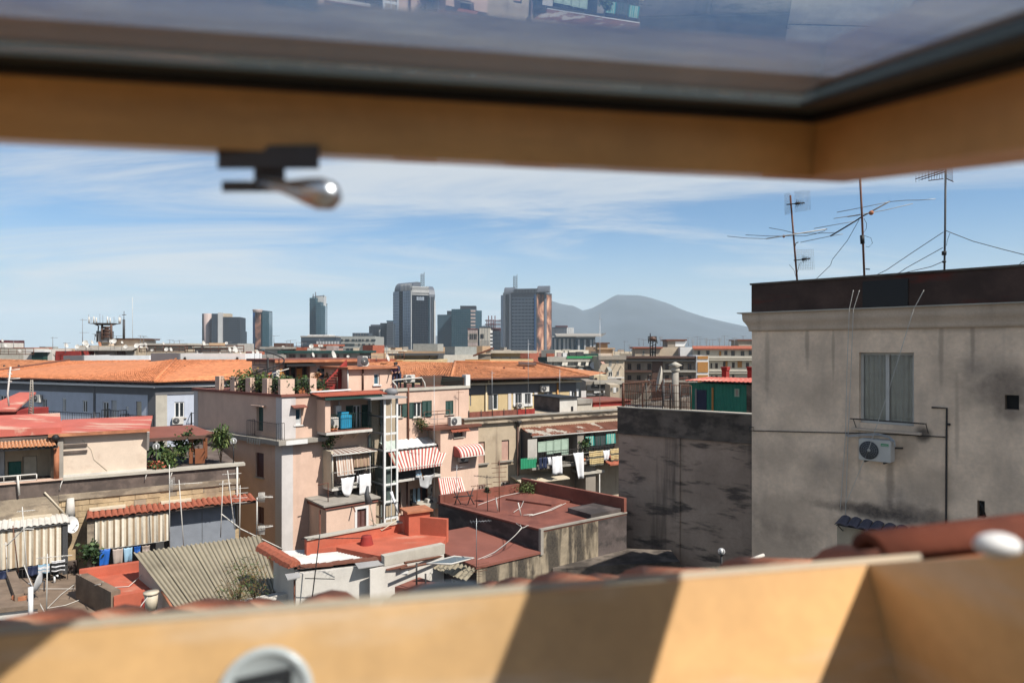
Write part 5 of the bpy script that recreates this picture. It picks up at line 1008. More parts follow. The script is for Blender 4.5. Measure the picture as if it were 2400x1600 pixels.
 railing(t,[bw.p(-.5,-1.1,zB+.17),bw.p(bw.L*.5,-1.1,zB+.17)],.9,1,.014,'rust_iron')
 cu=thing('curved_awning','small curved red and white striped awning on the bay of the pink building','awning',bw.p(wi2[0],0,wi2[3]),'striped awnings')
 cL=bw.hit(c3(2118,960),.55)[0];cR=cL+2.0;zt_=bw.hit(c3(2125,870),.1)[1];zb_=bw.hit(c3(2130,968),.6)[1];mb=MB();n=16
 arc=[(0.02+.75*math.sin(a),zb_+(zt_-zb_)*math.cos(a))for a in[math.pi/2*i/7 for i in range(8)]]
 for i in range(n):
  mb.m=i%2
  for(v0,z0),(v1,z1)in zip(arc,arc[1:]):mb.face(bw.p(cL+2.0*i/n,v0,z0),bw.p(cL+2.0*(i+1)/n,v0,z0),bw.p(cL+2.0*(i+1)/n,v1,z1),bw.p(cL+2.0*i/n,v1,z1))
 mb.m=0
 for uu in(cL,cR):mb.face(*([bw.p(uu,v,z)for v,z in arc]+[bw.p(uu,.02,zb_)]))
 part('cloth',mb,[M('awn_red'),M('awn_white')],cu);mb=MB();mb.tube([bw.p(cL,.78,zb_),bw.p(cR,.78,zb_)],.02,5);part('rail',mb,M('offwhite'),cu)
 ac=bw.rect(c3(2136,970),c3(2180,998),.2);air_con(bw,(ac[0]+ac[1])/2,.05,ac[2],'small air conditioner tucked under the curved awning',wd=.7,h=.4,dp=.28)
 o3=wA.off(1.2);m0=o3.hit(c3(1940,1135));m1=o3.hit(c3(2135,1125));o4=wA.off(2.3);m2=o4.hit(c3(1980,1320));m3=o4.hit(c3(2190,1290))
 awning('striped_awning','low steep red and white striped awning behind the red flat roof',t,o3.p(m0[0],.1,m0[1]),o3.p(m1[0],.1,m1[1]-.05),o4.p(m3[0],0,m3[1]),o4.p(m2[0],0,m3[1]),22,('awn_red','awn_white'),sag=.04,group='striped awnings')
 antenna(wA.p(wA.hit(c3(1915,1400),3)[0],3.0,zof(1200,40)-1.5),9.5,'tall thin mast standing before the large striped awning','yagi',.4,'steel',0,ln=1.0,el=.5,n=6,r=.018,frac=.72)
 return dict(wA=wA,wB=wB,zd=zd,t=t,zl=zl)
PK=pink_building()
# ---- roof garden, penthouse and roof terrace
def pink_roof():
 wA,wB,zd=PK['wA'],PK['wB'],PK['zd']
 gp='pale piers of the roof garden parapet';zt=wA.hit(e3(1460,460))[1]
 pr=thing('garden_parapet','row of pale piers with wire mesh around the roof garden','parapet',wB.p(wB.L,0,zd))
 us=[]
 for x in(262,540,826,1135):
  u=wB.hit(e3(x,560),-.1)[0];us.append(u);mb=MB();mb.box(wB,u-.26,u+.26,-.28,.02,zd+.021,zt);part('pier',mb,M('pink_light'),pr)
 mb=MB();mb.box(wA,-.1,.72,-.3,.02,zd+.021,zt);part('pier',mb,M('pink_light'),pr);u2=wA.hit(e3(1975,560),-.1)[0];mb=MB();mb.box(wA,u2-.2,u2+.2,-.25,.02,zd+.021,zt);part('pier',mb,M('pink_light'),pr)
 railing(pr,[wB.p(us[0],-.1,zd+.02),wB.p(wB.L,-.1,zd+.02),wA.p(u2+1.6,-.12,zd+.02)],zt-zd-.05,10,.007,'iron','mesh_rail',mid=3)
 hs=[(us[0]+.7,.5,.75),(us[0]+2.0,.7,1.25),(us[1]+1.0,.65,.85),(us[1]+2.2,.65,.8),(us[2]+.9,.65,.85),(us[2]+2.0,.55,.85),(us[3]+1.1,.6,.8),(us[3]+2.3,.5,.72)]
 labs=['low dark green bush at the far left end of the roof garden','tall reddish-green bush rising above the left end of the roof garden','yellow-green shrub second from the left pier of the roof garden','dense green shrub next to the third pier of the roof garden','yellow-tipped shrub between the third and fourth pier of the roof garden','leafy shrub left of the fourth pier of the roof garden','dark shrub right of the fourth pier of the roof garden','shrub at the corner of the roof garden below the parasol']
 for i,((u,r,h),lb)in enumerate(zip(hs,labs)):
  if u>wB.L-.2:u=wB.L-.5
  plant(wB.p(u,-.75,zd),lb,r,h,520,(('leaf','leaf_light')if i in(2,4)else('leaf','leaf_dark')if i!=1 else('leaf','leaf_dry')),.17,'garden_shrub','shrub','shrubs of the roof garden')
 for i,x in enumerate((1600,1760,1850,2060)):
  u=wA.hit(e3(x,600),-.6)[0];plant(wA.p(u,-.6,zd),('dark green bush left of the terracotta planter','dense bush above the terracotta planter','bush right of the terracotta planter','small bush near the red stair')[i],.5,.72 if i<3 else .5,420,('leaf_dark','leaf'),.16,'garden_shrub','shrub','shrubs of the roof garden')
 pl=wA.rect(e3(1728,615),e3(1850,668),-.15);mb=MB();mb.box(wA,pl[0],pl[1],-.5,-.2,zd+.021,pl[3]);solo('planter','rectangular terracotta planter at the edge of the roof garden','planter',mb,M('pot'))
 for i,x in enumerate((2035,2130)):
  u=wA.hit(e3(x,640),-.25)[0];plant(wA.p(u,-.3,zd+.02),('left of two terracotta pots at the foot of the red stair','right of two terracotta pots at the foot of the red stair')[i],.12,.25,50,('leaf_dry','leaf'),.1,'flower_pot','flower pot','pots by the red stair',pot=.16)
 o=wA.off(-2.5);a=o.hit(e3(1155,390));b=o.hit(e3(1420,300));ps=thing('parasol','half open red, blue and white parasol leaning over the roof garden','parasol',o.p(a[0],0,zd))
 mb=MB();cols=['red_bright','denim','awn_white','ochre']
 pa,pb=o.p(a[0],0,a[1]),o.p(b[0],0,b[1]);sg=[pa.lerp(pb,f)for f in(0,.3,.6,.82,1.0)]
 for i in range(4):
  mb.m=i;w0,w1=.1+.55*min(1,i*.4),.1+.55*min(1,(i+1)*.4)
  mb.face(sg[i]+V((0,0,.12)),sg[i+1]+V((0,0,.12)),sg[i+1]-V((0,0,w1)),sg[i]-V((0,0,w0)));mb.face(sg[i]+V((0,0,.12)),sg[i+1]+V((0,0,.12)),sg[i+1]+V((.1,.4,-w1*.7)),sg[i]+V((.1,.4,-w0*.7)))
 part('canopy',mb,[M(c)for c in cols],ps);c=o.hit(e3(1545,265));mb=MB();mb.tube([pa,pb,o.p(c[0],0,c[1])],.03,5);mb.tube([o.p(a[0]+.4,.1,zd),pa.lerp(pb,.3)],.03,5);part('pole',mb,M('offwhite'),ps)
 o=wA.off(-3.5);u,zz=o.hit(e3(1160,300));ss=thing('spiral_stair','black iron spiral stair at the back of the roof garden','stair',o.p(u,0,zd));z1=o.hit(e3(1160,60))[1]
 mb=MB();mb.tube([o.p(u,0,zd),o.p(u,0,z1)],.05,8);part('post',mb,M('black'),ss);n=13;hp=[]
 for i in range(n):
  a=-2.2+i*.42;z=zd+.1+(z1-zd-.4)*i/n;d=V((math.cos(a),math.sin(a),0));e=V((-d.y,d.x,0));c=o.p(u,0,z);mb=MB();mb.slab([c+e*.04,c+d*.95+e*.2,c+d*.95-e*.2,c-e*.04],.04);part('step',mb,M('black'),ss);hp.append(c+d*.95+V((0,0,1.0)))
 mb=MB();mb.tube(hp,.035,6)
 for h in hp:mb.tube([h,h-V((0,0,1.0))],.012,4)
 part('handrail',mb,M('black'),ss)
 v=-4.5;o=wA.off(v);a=o.hit(e3(1310,400));b=o.hit(e7(1700,300));zt=o.hit(e3(1400,110))[1]
 ph=thing('penthouse','pink penthouse with a wide flat roof behind the roof garden','building',o.p(a[0],0,zd))
 ww=W(*[(p.x,p.y)for p in(o.p(a[0],0,0),o.p(b[0],0,0))]);po=ww.rect(e3(1450,240),e3(1935,470));wi=ww.rect(e3(2055,240),e3(2308,450));po=(po[0],po[1],zd+.05,po[3]+.2)
 mb=MB();hull(mb,behind((ww.a.x,ww.a.y),(b_:=ww.p(ww.L,0,0)).xy[:],4),zd-.1,zt-.1,{0:[wi,po]},rec=.3);part('wall',mb,M('pink_light'),ph)
 mb=MB();mb.box(ww,-.3,ww.L+.5,-4.2,.55,zt-.1,zt+.06);part('roof',mb,M('red_rose'),ph);mb=MB();mb.box(ww,-.31,ww.L+.51,.5501,.58,zt-.14,zt+.02);part('fascia',mb,M('terracotta'),ph)
 mb=MB();mb.slab([ww.p(po[0]-.1,.01,po[3]+.1),ww.p(po[1]+.05,.01,po[3]+.1),ww.p(po[1]+.05,.7,po[3]-.02),ww.p(po[0]-.1,.7,po[3]-.02)],.12);part('porch_roof',mb,M('black'),ph)
 window(ph,ww,po[0]+.1,po[1]-.1,po[2],po[3]-.1,v=-.2,fm='brick_brown',gm='glass',nx=4,fw=.1,name='veranda_window');window(ph,ww,*wi,v=-.12,fm='white_paint',gm='glass_sky',nx=1,fw=.1);mb=MB();mb.box(ww,wi[0]+.1,wi[1]-.1,-.10,-.09,wi[2]+(wi[3]-wi[2])*.42,wi[2]+(wi[3]-wi[2])*.6);part('blind',mb,M('grey_blind'),ph)
 for du in(po[0]+.9,):mb=MB();mb.box(ww,du,du+.35,-.16,-.12,po[2],po[3]-.3);part('curtain',mb,M('ochre'),ph)
 plant(ww.p(wi[0]-.35,.8,zd+.0),'round orange-flowered pot plant left of the penthouse window',.3,.9,200,('pot','leaf_dry'),.12,'flower_pot','flower pot',pot=.25);plant(ww.p(wi[0]+.35,.8,zd+.3),'red-flowered pot plant below the penthouse window',.2,.7,120,('red_bright','leaf'),.12,'flower_pot','flower pot',pot=.2)
 v=-1.8;o=wA.off(v);b0=o.hit(c3(985,408));tp=o.hit(c3(1190,215));st=thing('red_stair','dark red outside stair climbing to the upper roof of the pink building','stair',o.p(b0[0],0,zd));n=10;ua,ub=b0[0],tp[0];zz=tp[1]
 for i in range(n):
  u0=ua+(ub-ua)*i/n;u1=ua+(ub-ua)*(i+1)/n;z=zd+(zz-zd)*(i+1)/n;mb=MB();mb.box(o,u0,u1-.001,-1.0,-.12,zd,z-.1);part('step',mb,M('red_paint'),st);mb=MB();mb.box(o,u0-.05,u1+.02,-1.0,-.1,z-.0995,z-.05);part('tread',mb,M('brick_brown'),st)
 mb=MB();mb.add([o.p(ua-.25,-.1,zd),o.p(ub,-.1,zd),o.p(ub,-.1,zz+.5),o.p(ua-.25,-.1,zd+.1),o.p(ua-.25,-.02,zd),o.p(ub,-.02,zd),o.p(ub,-.02,zz+.3),o.p(ua-.25,-.02,zd+.1)],[(0,1,2,3),(4,5,6,7),(0,1,5,4),(1,2,6,5),(2,3,7,6),(3,0,4,7)]);part('side_wall',mb,M('red_paint'),st)
 for i in range(8):
  f=.12+i*.11;u0=ua-.25+(ub-ua)*f;z=zd+.1+(zz-zd)*(f-.05);mb=MB();mb.box(o,u0-.1,u0+.55,-.019,.05,z-.03,z+.0);part('rung',mb,M('brick_brown'),st)
 u=o.hit(c3(1105,330),.1)[0];pipe(st,[o.p(u,.1,zd),o.p(u,.1,zd+.85)],.03,'rust_iron','post')
 v=-1.0;o=wA.off(v);a=o.hit(c3(1196,300));b=o.hit(c3(1562,300));zt=o.hit(c3(1196,232))[1];ww=W(*[(p.x,p.y)for p in(o.p(a[0],0,0),o.p(b[0],0,0))]);wi=ww.rect(c3(1412,268),c3(1460,362))
 rh=thing('roof_house','small pink roof house with an orange flat roof and one window','building',ww.p(0,0,zd));mb=MB();hull(mb,behind((ww.a.x,ww.a.y),ww.p(ww.L,0,0).xy[:],3.2),zd-.1,zt,{0:[wi]});part('wall',mb,M('pink_light'),rh)
 mb=MB();mb.box(ww,-.2,ww.L+.2,-3.4,.35,zt+.001,zt+.13);part('roof',mb,M('terracotta'),rh);window(rh,ww,*wi,v=-.14,fm='white_paint',gm='glass_sky',nx=1,fw=.07);sill(rh,ww,wi[0]-.1,wi[1]+.1,wi[2],.1,.06,'white')
 u=ww.hit(c3(1320,300),.05)[0];pipe(rh,[ww.p(u,.06,zt),ww.p(u,.06,zd)],.06,'brick_brown');pipe(rh,[ww.p(-.05,.08,zt),ww.p(-.05,.08,zd-.3)],.05,'offwhite')
 ac=ww.rect(c3(1310,155),c3(1330,205),-.5);air_con(ww,(ac[0]+ac[1])/2,-.9,zt+.14,'air conditioner standing on the orange roof of the small roof house',wd=.35,h=.65,dp=.7,bracket=False)
 o=wA.off(-2.6);a=wA.hit(c3(1562,380))[0];b=wA.L;rw=o.rect(c3(1815,288),c3(2195,372));mb=MB();mb.box(o,rw[0],b-.1,-.25,0,zd-.03,rw[3]);mb.box(o,b-.4,b-.1,.0005,2.5,zd-.03,rw[3]-.05);solo('terrace_wall','dark red-brown wall at the back of the roof terrace','wall',mb,M('brick_brown'))
 q=wA.rect(c3(2180,290),c3(2210,380));mb=MB();mb.box(wA,b-.32,b+.05,-.35,.08,zd+.051,q[3]+.1);solo('terrace_pier','pale pier at the right end of the roof terrace','pier',mb,M('white'))
 rl=thing('terrace_rail','dark mesh railing along the roof terrace of the pink building','railing',wA.p(a,-.1,zd));railing(rl,[wA.p(a+.2,-.12,zd+.05),wA.p(b-.34,-.12,zd+.05)],.55,14,.007,'green_shutter','mesh_rail',mid=2)
 ph2=[c3(1565,330),c3(1590,322),c3(1700,310),c3(1810,302),c3(1835,345),c3(1845,410)];mb=MB();mb.tube([wA.p(*(lambda q_:(q_[0],.05,q_[1]))(wA.hit(p,.05)))for p in ph2],.045,6);part('handrail',mb,M('offwhite'),rl)
 ph2=[c3(1565,330),c3(1600,370),c3(1612,432)];mb=MB();mb.tube([wA.p(*(lambda q_:(q_[0],.05,q_[1]))(wA.hit(p,.05)))for p in ph2],.045,6);part('handrail',mb,M('offwhite'),rl)
 ac=wA.rect(c3(1692,305),c3(1742,342),-.3);air_con(wA,(ac[0]+ac[1])/2,-.6,ac[2],'air conditioner on the roof terrace beside the two people',wd=.7,h=.5,dp=.3,bracket=False)
 mb=MB();u=(ac[0]+ac[1])/2
 for du in(-.3,.3):mb.box(wA,u+du-.03,u+du+.03,-.58,-.32,zd-.03,ac[2]-.001)
 mb.box(wA,u-.33,u+.33,-.5,-.4,ac[2]-.06,ac[2]-.002);solo('stand','iron stand under the air conditioner on the roof terrace','stand',mb,M('iron'))
 ac=wA.rect(c3(1540,402),c3(1592,440),.5);mb=MB();mb.ball(wA.p((ac[0]+ac[1])/2,.35,(ac[2]+ac[3])/2),.32,8,(1.3,.8,.8));solo('bag','grey plastic bag lying on the red canopy beside the lift shaft roof','bag',mb,M('mid_grey'))
pink_roof()
def person(o,face,label,shirt,legs,h=1.7,pose='lean',hairc='hair',skin='skin',group=None):
 o=V(o);f=V((face[0],face[1],0)).normalized();s=V((-f.y,f.x,0));t=thing('person',label,'person',o,group);k=h/1.75
 def X(a,b,c):return o+(f*a+s*b+V((0,0,c)))*k
 ln=.22 if pose=='lean' else .02
 J={'pel':(X(0,0,.95),.13),'w':(X(ln*.3,0,1.12),.125),'ch':(X(ln*.8,0,1.33),.15),'nk':(X(ln*1.15,0,1.5),.06),'hd':(X(ln*1.35+.02,0,1.62),.095),'tp':(X(ln*1.4+.01,0,1.70),.075),'hl':(X(0,.1,.9),.1),'kl':(X(.03,.11,.5),.07),'al':(X(-.02,.11,.09),.045),'tl':(X(.14,.12,.04),.04),'hr':(X(0,-.1,.9),.1),'kr':(X(.05,-.11,.5),.07),'ar':(X(0,-.11,.09),.045),'tr':(X(.16,-.12,.04),.04),'sl':(X(ln*.95,.19,1.42),.07),'el':(X(ln+.12,.25,1.16),.045),'ml':(X(ln+.34,.2,1.06),.034),'gl':(X(ln+.43,.18,1.05),.036),'sr':(X(ln*.95,-.19,1.42),.07),'er':(X(ln+.12,-.25,1.16),.045),'mr':(X(ln+.34,-.2,1.06),.034),'gr':(X(ln+.43,-.18,1.05),.036)}
 E=['pel w','w ch','ch nk','nk hd','hd tp','pel hl','hl kl','kl al','al tl','pel hr','hr kr','kr ar','ar tr','ch sl','sl el','el ml','ml gl','ch sr','sr er','er mr','mr gr']
 ks=list(J);me=bpy.data.meshes.new('body');me.from_pydata([J[q][0]-o for q in ks],[tuple(ks.index(x)for x in e.split())for e in E],[]);b=link(bpy.data.objects.new('body',me));b.parent=t;ORG[b.name]=o
 for m in(skin,shirt,legs):me.materials.append(M(m))
 md=b.modifiers.new('skin','SKIN');
 for i,q in enumerate(ks):me.skin_vertices[0].data[i].radius=(J[q][1]*k,)*2
 me.skin_vertices[0].data[0].use_root=True
 sb=b.modifiers.new('sub','SUBSURF');sb.levels=2;sb.render_levels=2
 dg=bpy.context.evaluated_depsgraph_get();m2=bpy.data.meshes.new_from_object(b.evaluated_get(dg));b.modifiers.clear();b.data=m2;m2.materials.clear()
 for m in(skin,shirt,legs):m2.materials.append(M(m))
 for p in m2.polygons:
  z=p.center.z/k;p.use_smooth=True;p.material_index=2 if z<.98 and z>.06 and abs((p.center).dot(f)/k)<.3 else 1 if(z>.98 and z<1.5 and p.center.dot(f)/k<ln+.2)else 0
 mb=MB();hc=J['hd'][0];mb.ball(hc+V((0,0,.035*k))-f*.02*k,.108*k,12,(1,1,.95));part('hair',mb,M(hairc),t)
 mb=MB();mb.ball(hc+f*.105*k-V((0,0,.01*k)),.018*k,6);part('nose',mb,M(skin),t)
 return t
def people():
 wA,zd=PK['wA'],PK['zd']
 u,z=wA.hit(c3(1603,300),-.7);person(wA.p(u,-.95,zd-.02),(.3,-1),'person in a purple shirt leaning forward on the roof terrace railing','purple_cloth','denim',1.72)
 u,z=wA.hit(c3(1650,300),-.7);person(wA.p(u,-1.1,zd-.02),(-.6,-1),'person in dark clothes standing beside the person in purple on the roof terrace','black','navy',1.74,'lean')
people()
# ================================================================ stone building on the left with its roof terrace
def stone_building():
 A=xy(-160,28.7);w0=W(xy(0,30.0),xy(570,35.2));a=w0.hit((-150,1100))[0];p=w0.p(a,0,0);e=w0.hit((560,1100))[0];q=w0.p(e,0,0)
 w=W((p.x,p.y),(q.x,q.y));zt=zof(1132,30.0);poly=behind((p.x,p.y),(q.x,q.y),9)
 t=thing('stone_building','old tuff stone building with a roof terrace, curtains and a tiled canopy','building',(q.x,q.y,0))
 R=w.rect
 mb=MB();hull(mb,poly,0,zt-.75);part('wall',mb,M('tuff'),t)
 um=w.hit(c2(505,380))[0];uh=w.hit(c2(540,250))[0]
 mb=MB();mb.box(w,0,um,.002,.06,zt-1.75,zt-.76);part('render_patch',mb,M('tuff_grey'),t,'greyish patched masonry')
 mb=MB();mb.box(w,0,w.L,-8.99,.03,zt-.75,zt-.06);part('parapet',mb,M('dirty_render'),t,'dark dirty band under the terrace edge')
 mb=MB();mb.box(w,-.05,uh,-.3,.14,zt-.06,zt);part('coping',mb,M('pink_light'),t);mb=MB();mb.box(w,uh+.001,w.L+.28,-.35,.16,zt-.1,zt+.03);part('coping',mb,M('concrete_pale'),t)
 rn=random.Random(8)
 y1=w.hit(c2(520,425))[1]
 mb=MB();mb.box(w,um,w.L+.03,.001,.10,y1-.12,y1+.16);part('string_course',mb,M('tuff_grey'),t)
 zc=y1-.14;k=0
 st=[]
 for row in range(4):
  u=um+.1+.2*(row%2);z1=zc-.02-row*.27
  while u<w.L-.5:
   L_=rn.uniform(.42,.62)
   if rn.random()<.86:st.append((u,min(u+L_-.02,w.L-.02),z1-.25,z1,rn.uniform(.004,.035)))
   u+=L_
 for row in range(2):
  u=um+.1;z1=zt-.78-row*.27
  while u<w.L-.5:
   L_=rn.uniform(.45,.7);
   if rn.random()<.9:st.append((u,min(u+L_-.02,w.L-.02),z1-.25,z1,rn.uniform(.004,.04)))
   u+=L_
 for row in range(3):
  u=.2;z1=zt-1.80-row*.27
  while u<um-.3:
   L_=rn.uniform(.42,.62);
   if rn.random()<.8:st.append((u,u+L_-.02,z1-.25,z1,rn.uniform(.004,.035)))
   u+=L_
 for(u0,u1,z0,z1,v)in st:mb=MB();mb.box(w,u0,u1,.001,v+.002,z0,z1);part('stone',mb,M('tuff' if rn.random()<.8 else 'tuff_grey'),t)
 for(x0,y0,x1,y1_)in((95,612,440,560),(762,528,1075,496),(1380,468,1640,440)):
  a=w.hit(c2(x0,y0),.45);b=w.hit(c2(x1,y1_),.45);mb=MB();mb.slab([w.p(a[0],.001,a[1]+.02),w.p(b[0],.001,a[1]+.02),w.p(b[0],.3,a[1]-.01),w.p(a[0],.3,a[1]-.01)],.09);part('lintel_slab',mb,M('cream'),t)
 for x,y in((460,540),(80,570),(655,500)):
  u,z=w.hit(c2(x,y));mb=MB();mb.box(w,u-.1,u+.1,.001,.004,z-.1,z+.1);part('hole',mb,M('black'),t)
 gp='brown and white striped curtains of the stone building'
 V1=1.25;a=w.hit(c2(0,702),V1);b=w.hit(c2(600,628),V1);zc=b[1];u0,u1=a[0]-1.5,b[0]
 mb=corrug(w.p(u0,.02,zc+.16),w.p(u1-.15,.02,zc+.16),w.p(u1,V1,zc),w.p(u0,V1,zc),18,.028,.012);part('canopy_sheet',mb,M('white_wall'),t,'pale ribbed sheet canopy with rust patches')
 mb=MB();mb.tube([w.p(u0,V1-.05,zc-.08),w.p(u1,V1-.05,zc-.08)],.04,5);part('canopy_beam',mb,M('dark_grey'),t)
 zb=w.hit(c2(270,1000),V1-.1)[1];uc=w.hit(c2(522,800),V1-.1)[0]
 mb=MB();stripes(mb,w.p(u0,V1-.12,zc-.1),w.p(uc,V1-.12,zc-.1),w.p(uc,V1-.05,zb),w.p(u0,V1-.05,zb),44,6,0,.05,3);solo('curtain','wide brown and white striped curtain below the pale sheet canopy','curtain',mb,[M('awn_pale'),M('awn_cream'),M('awn_brown')],gp)
 mb=MB();mb.box(w,uc+.05,uc+.25,V1-.3,V1-.1,zb-.6,zc-.09);part('post',mb,M('dark_grey'),t)
 mb=MB();mb.box(w,u0,u1,.061,V1,zb-1.2,zb-1.05);part('balcony_slab',mb,M('concrete'),t);railing(t,[w.p(u0,V1-.06,zb-1.05),w.p(u1-.1,V1-.06,zb-1.05)],.95,8,.01,'iron')
 mb=MB();mb.box(w,u0,u1-.15,.061,.09,zb-1.05,zc+.05);part('door_recess',mb,M('dark_grey'),t)
 for i,(x0,y0,x1,y1_,m,lb)in enumerate(((235,1008,322,1080,['navy'],'navy blue clothes hanging low under the wide striped curtain'),(326,995,422,1062,['light_blue_cloth','white_cloth'],'pale blue striped clothes hanging under the wide striped curtain'),(440,962,556,1040,['white_cloth','black'],'black and white clothes at the right end under the wide striped curtain'),(-20,1050,80,1110,['navy'],'dark clothes at the left edge of the photo under the wide striped curtain'))):
  r_=w.rect(c2(x0,y0),c2(x1,y1_),V1+.1);cloth(w,r_[0],r_[1],r_[3],r_[2],V1+.1,lb,m,bandsn=5,wob=.05)
 a=w.hit(c2(800,600),V1);b=w.hit(c2(2190,432),V1);zc=a[1];uL=w.hit(c2(742,568),.6)[0];uR=b[0]
 cp=thing('tiled_canopy','long canopy of red tiles on the stone building','canopy',w.p((uL+uR)/2,.7,zc))
 tile_row(cp,w.p(uL,.02,zc+.12),w.p(uR,.02,zc+.12),w.p(uR+.02,V1,zc+.02),w.p(uL+.0,V1,zc+.02),30,'tile_red',arch=.055,jit=.03)
 mb=MB();mb.slab([w.p(uL,.01,zc+.07),w.p(uR,.01,zc+.07),w.p(uR,V1-.06,zc-.03),w.p(uL,V1-.06,zc-.03)],.04);part('board',mb,M('brick_brown'),cp)
 c0=w.hit(c2(812,640),V1-.12);c1_=w.hit(c2(1440,590),V1-.12);zb=w.hit(c2(815,868),V1-.1)[1]
 mb=MB();stripes(mb,w.p(c0[0],V1-.14,zc-.12),w.p(c1_[0],V1-.14,zc-.12),w.p(c1_[0],V1-.08,zb),w.p(c0[0],V1-.08,zb),34,6,0,.06,3);solo('curtain','brown and white striped curtain under the long red tiled canopy','curtain',mb,[M('awn_pale'),M('awn_cream'),M('awn_brown')],gp)
 mb=MB();mb.tube([w.p(uL,V1-.1,zc-.1),w.p(uR,V1-.1,zc-.1)],.035,5);part('rod',mb,M('iron'),cp)
 g0=w.hit(c2(1458,600),V1-.1)[0];g1=w.hit(c2(1742,600),V1-.1)[0];g2=w.hit(c2(2030,560),V1-.1)[0]
 pt=thing('panel_screen','plain blue-grey panel screen under the red tiled canopy','screen',w.p(g0,V1-.1,zb-1));
 for(x,y)in((g0,g1-.01),(g1+.01,g2)):mb=MB();mb.box(w,x,y,.45,.5,zb-1.1,zc-.0);part('panel',mb,M('panel_grey'),pt)
 mb=MB();mb.box(w,uL,w.L,.061,V1-.05,zb-1.25,zb-1.1);part('balcony_slab',mb,M('concrete'),t);mb=MB();mb.box(w,uL+.1,g0,.003,.05,zb-1.1,zc+.02);part('door_recess',mb,M('dark_grey'),t);mb=MB();mb.box(w,uL+.02,uL+.3,.051,V1-.2,zb-1.1,zc-.05);part('side_wall',mb,M('tuff_grey'),t)
 for x0,x1,y0,y1_,m,lb,sk in((852,942,865,1000,'blue_cloth','bright blue towel, leftmost of the row under the striped curtain',.06),(962,1052,862,982,'taupe_cloth','taupe towel between the bright blue and the light blue towel',0),(1056,1132,852,970,'light_blue_cloth','light blue towel hanging right of the taupe towel',0),(1145,1202,838,888,'blue_cloth','small bright blue cloth near the edge of the corrugated roof',0),(1212,1282,832,880,'taupe_cloth','small taupe cloth at the right end of the row of towels',0)):
  r_=w.rect(c2(x0,y0),c2(x1,y1_),V1+.15);cloth(w,r_[0],r_[1],r_[3],r_[2],V1+.15,lb,[m],taper=.15,wob=.03,skew=-sk)
 a=w.hit(c2(830,868),V1+.15);b=w.hit(c2(1450,830),V1+.15);cable('clothes_line','clothes line with the blue and taupe towels',[w.p(a[0],V1+.15,a[1]),w.p(b[0],V1+.15,a[1]+.02)],.008,'offwhite',.02,'clothes lines')
 u,z=w.hit(c2(790,1010),V1);plant(w.p(u,V1-.1,z),'dark green bush left of the hanging towels',.4,1.0,420,('leaf_dark','leaf_dark','leaf'),.2,'bush')
 o=w.hit(c2(600,655),.8);dish(w.p(o[0],.8,o[1]),(.96,-.2,.25),.37,'large white satellite dish seen from the side between the two striped curtains',pole=.1)
 o=w.hit(c2(603,530),.2);mb=MB();mb.tube([w.p(o[0],.15,o[1]-.3),w.p(o[0],.15,o[1]+.55)],.2,9,.14);solo('vent_pipe','stubby whitish flue above the large satellite dish','pipe',mb,M('white_wall'))
 pr=w.hit(c2(2030,190),.1);pipe(t,[w.p(w.L-.1,.08,zt-.1),w.p(w.L-.1,.08,zt-3.2)],.05,'offwhite')
 a=w.hit(c2(380,375),.08);b=w.hit(c2(560,565),.08);pipe(t,[w.p(a[0],.08,a[1]),w.p(b[0],.08,b[1])],.04,'cream')
 a=w.hit(c2(150,265),.2);b=w.hit(c2(165,400),.2);pipe(t,[w.p(a[0],.2,a[1]+.15),w.p(b[0],.2,b[1])],.045,'offwhite');mb=MB()
 for k,(x,y)in enumerate(((540,260),(1265,190),(1480,180))):a=w.hit(c2(x,y),.1);mb=MB();mb.tube([w.p(a[0],.1,a[1]),w.p(a[0]-.1,.1,a[1]-.3),w.p(a[0]-.13,.1,a[1]-.5)],.025,4);part('hose',mb,M('offwhite'),t)
 R=None;wh=w.off(-1.5);h=thing('terrace_hut','shabby terrace hut with a red roof, a tile awning and a green door','building',w.p(1,-1.5,zt));ur=w.hit(e1(955,300),-.6)[0]
 zr=w.hit(e1(400,175),.2)[1];z0=zt
 a=wh.hit(e1(-900,900))[0];b=wh.hit(e1(830,700))[0];ww=W(wh.p(a,0,0).xy[:],wh.p(b,0,0).xy[:])
 d1_=ww.rect(e1(118,665),e1(330,960));d2_=ww.rect(e1(345,585),e1(570,960));d3_=ww.rect(e1(-260,515),e1(78,960));fix=lambda r:(r[0],r[1],zt+.02,r[3])
 mb=MB();hull(mb,behind(ww.a.xy[:],ww.p(ww.L,0,0).xy[:],4.5),zt-.1,zr-.35,{0:[fix(d1_),fix(d2_),fix(d3_)]});part('wall',mb,M('beige'),h)
 for r_,m,nm in((fix(d1_),'green_door','green door'),(fix(d2_),'cream',None),(fix(d3_),'grey_blind',None)):
  mb=MB();mb.box(ww,r_[0]+.03,r_[1]-.03,-.12,-.07,r_[2],r_[3]-.03);mb.box(ww,(r_[0]+r_[1])/2-.02,(r_[0]+r_[1])/2+.02,-.0695,-.05,r_[2],r_[3]-.04);part('door',mb,M(m),h,nm)
 uw0=w.hit(e1(575,700),-1.2)[0];uw1=w.hit(e1(825,700),-.4)[0];mb=MB();mb.box(w,uw1-.12,uw1+.05,-1.49,-.35,zt,zr-.4);part('side_wall',mb,M('tuff_grey'),h)
 mb=MB();mb.box(w,ur-4.2,ur,-1.3,-.25,zr-.95,zr-.36);part('fascia',mb,M('dirty_render'),h,'weathered grey-brown board above the tile awning')
 q=[hitz(*e1(-300,195),zr),hitz(*e1(940,120),zr)];zz=zr+.35
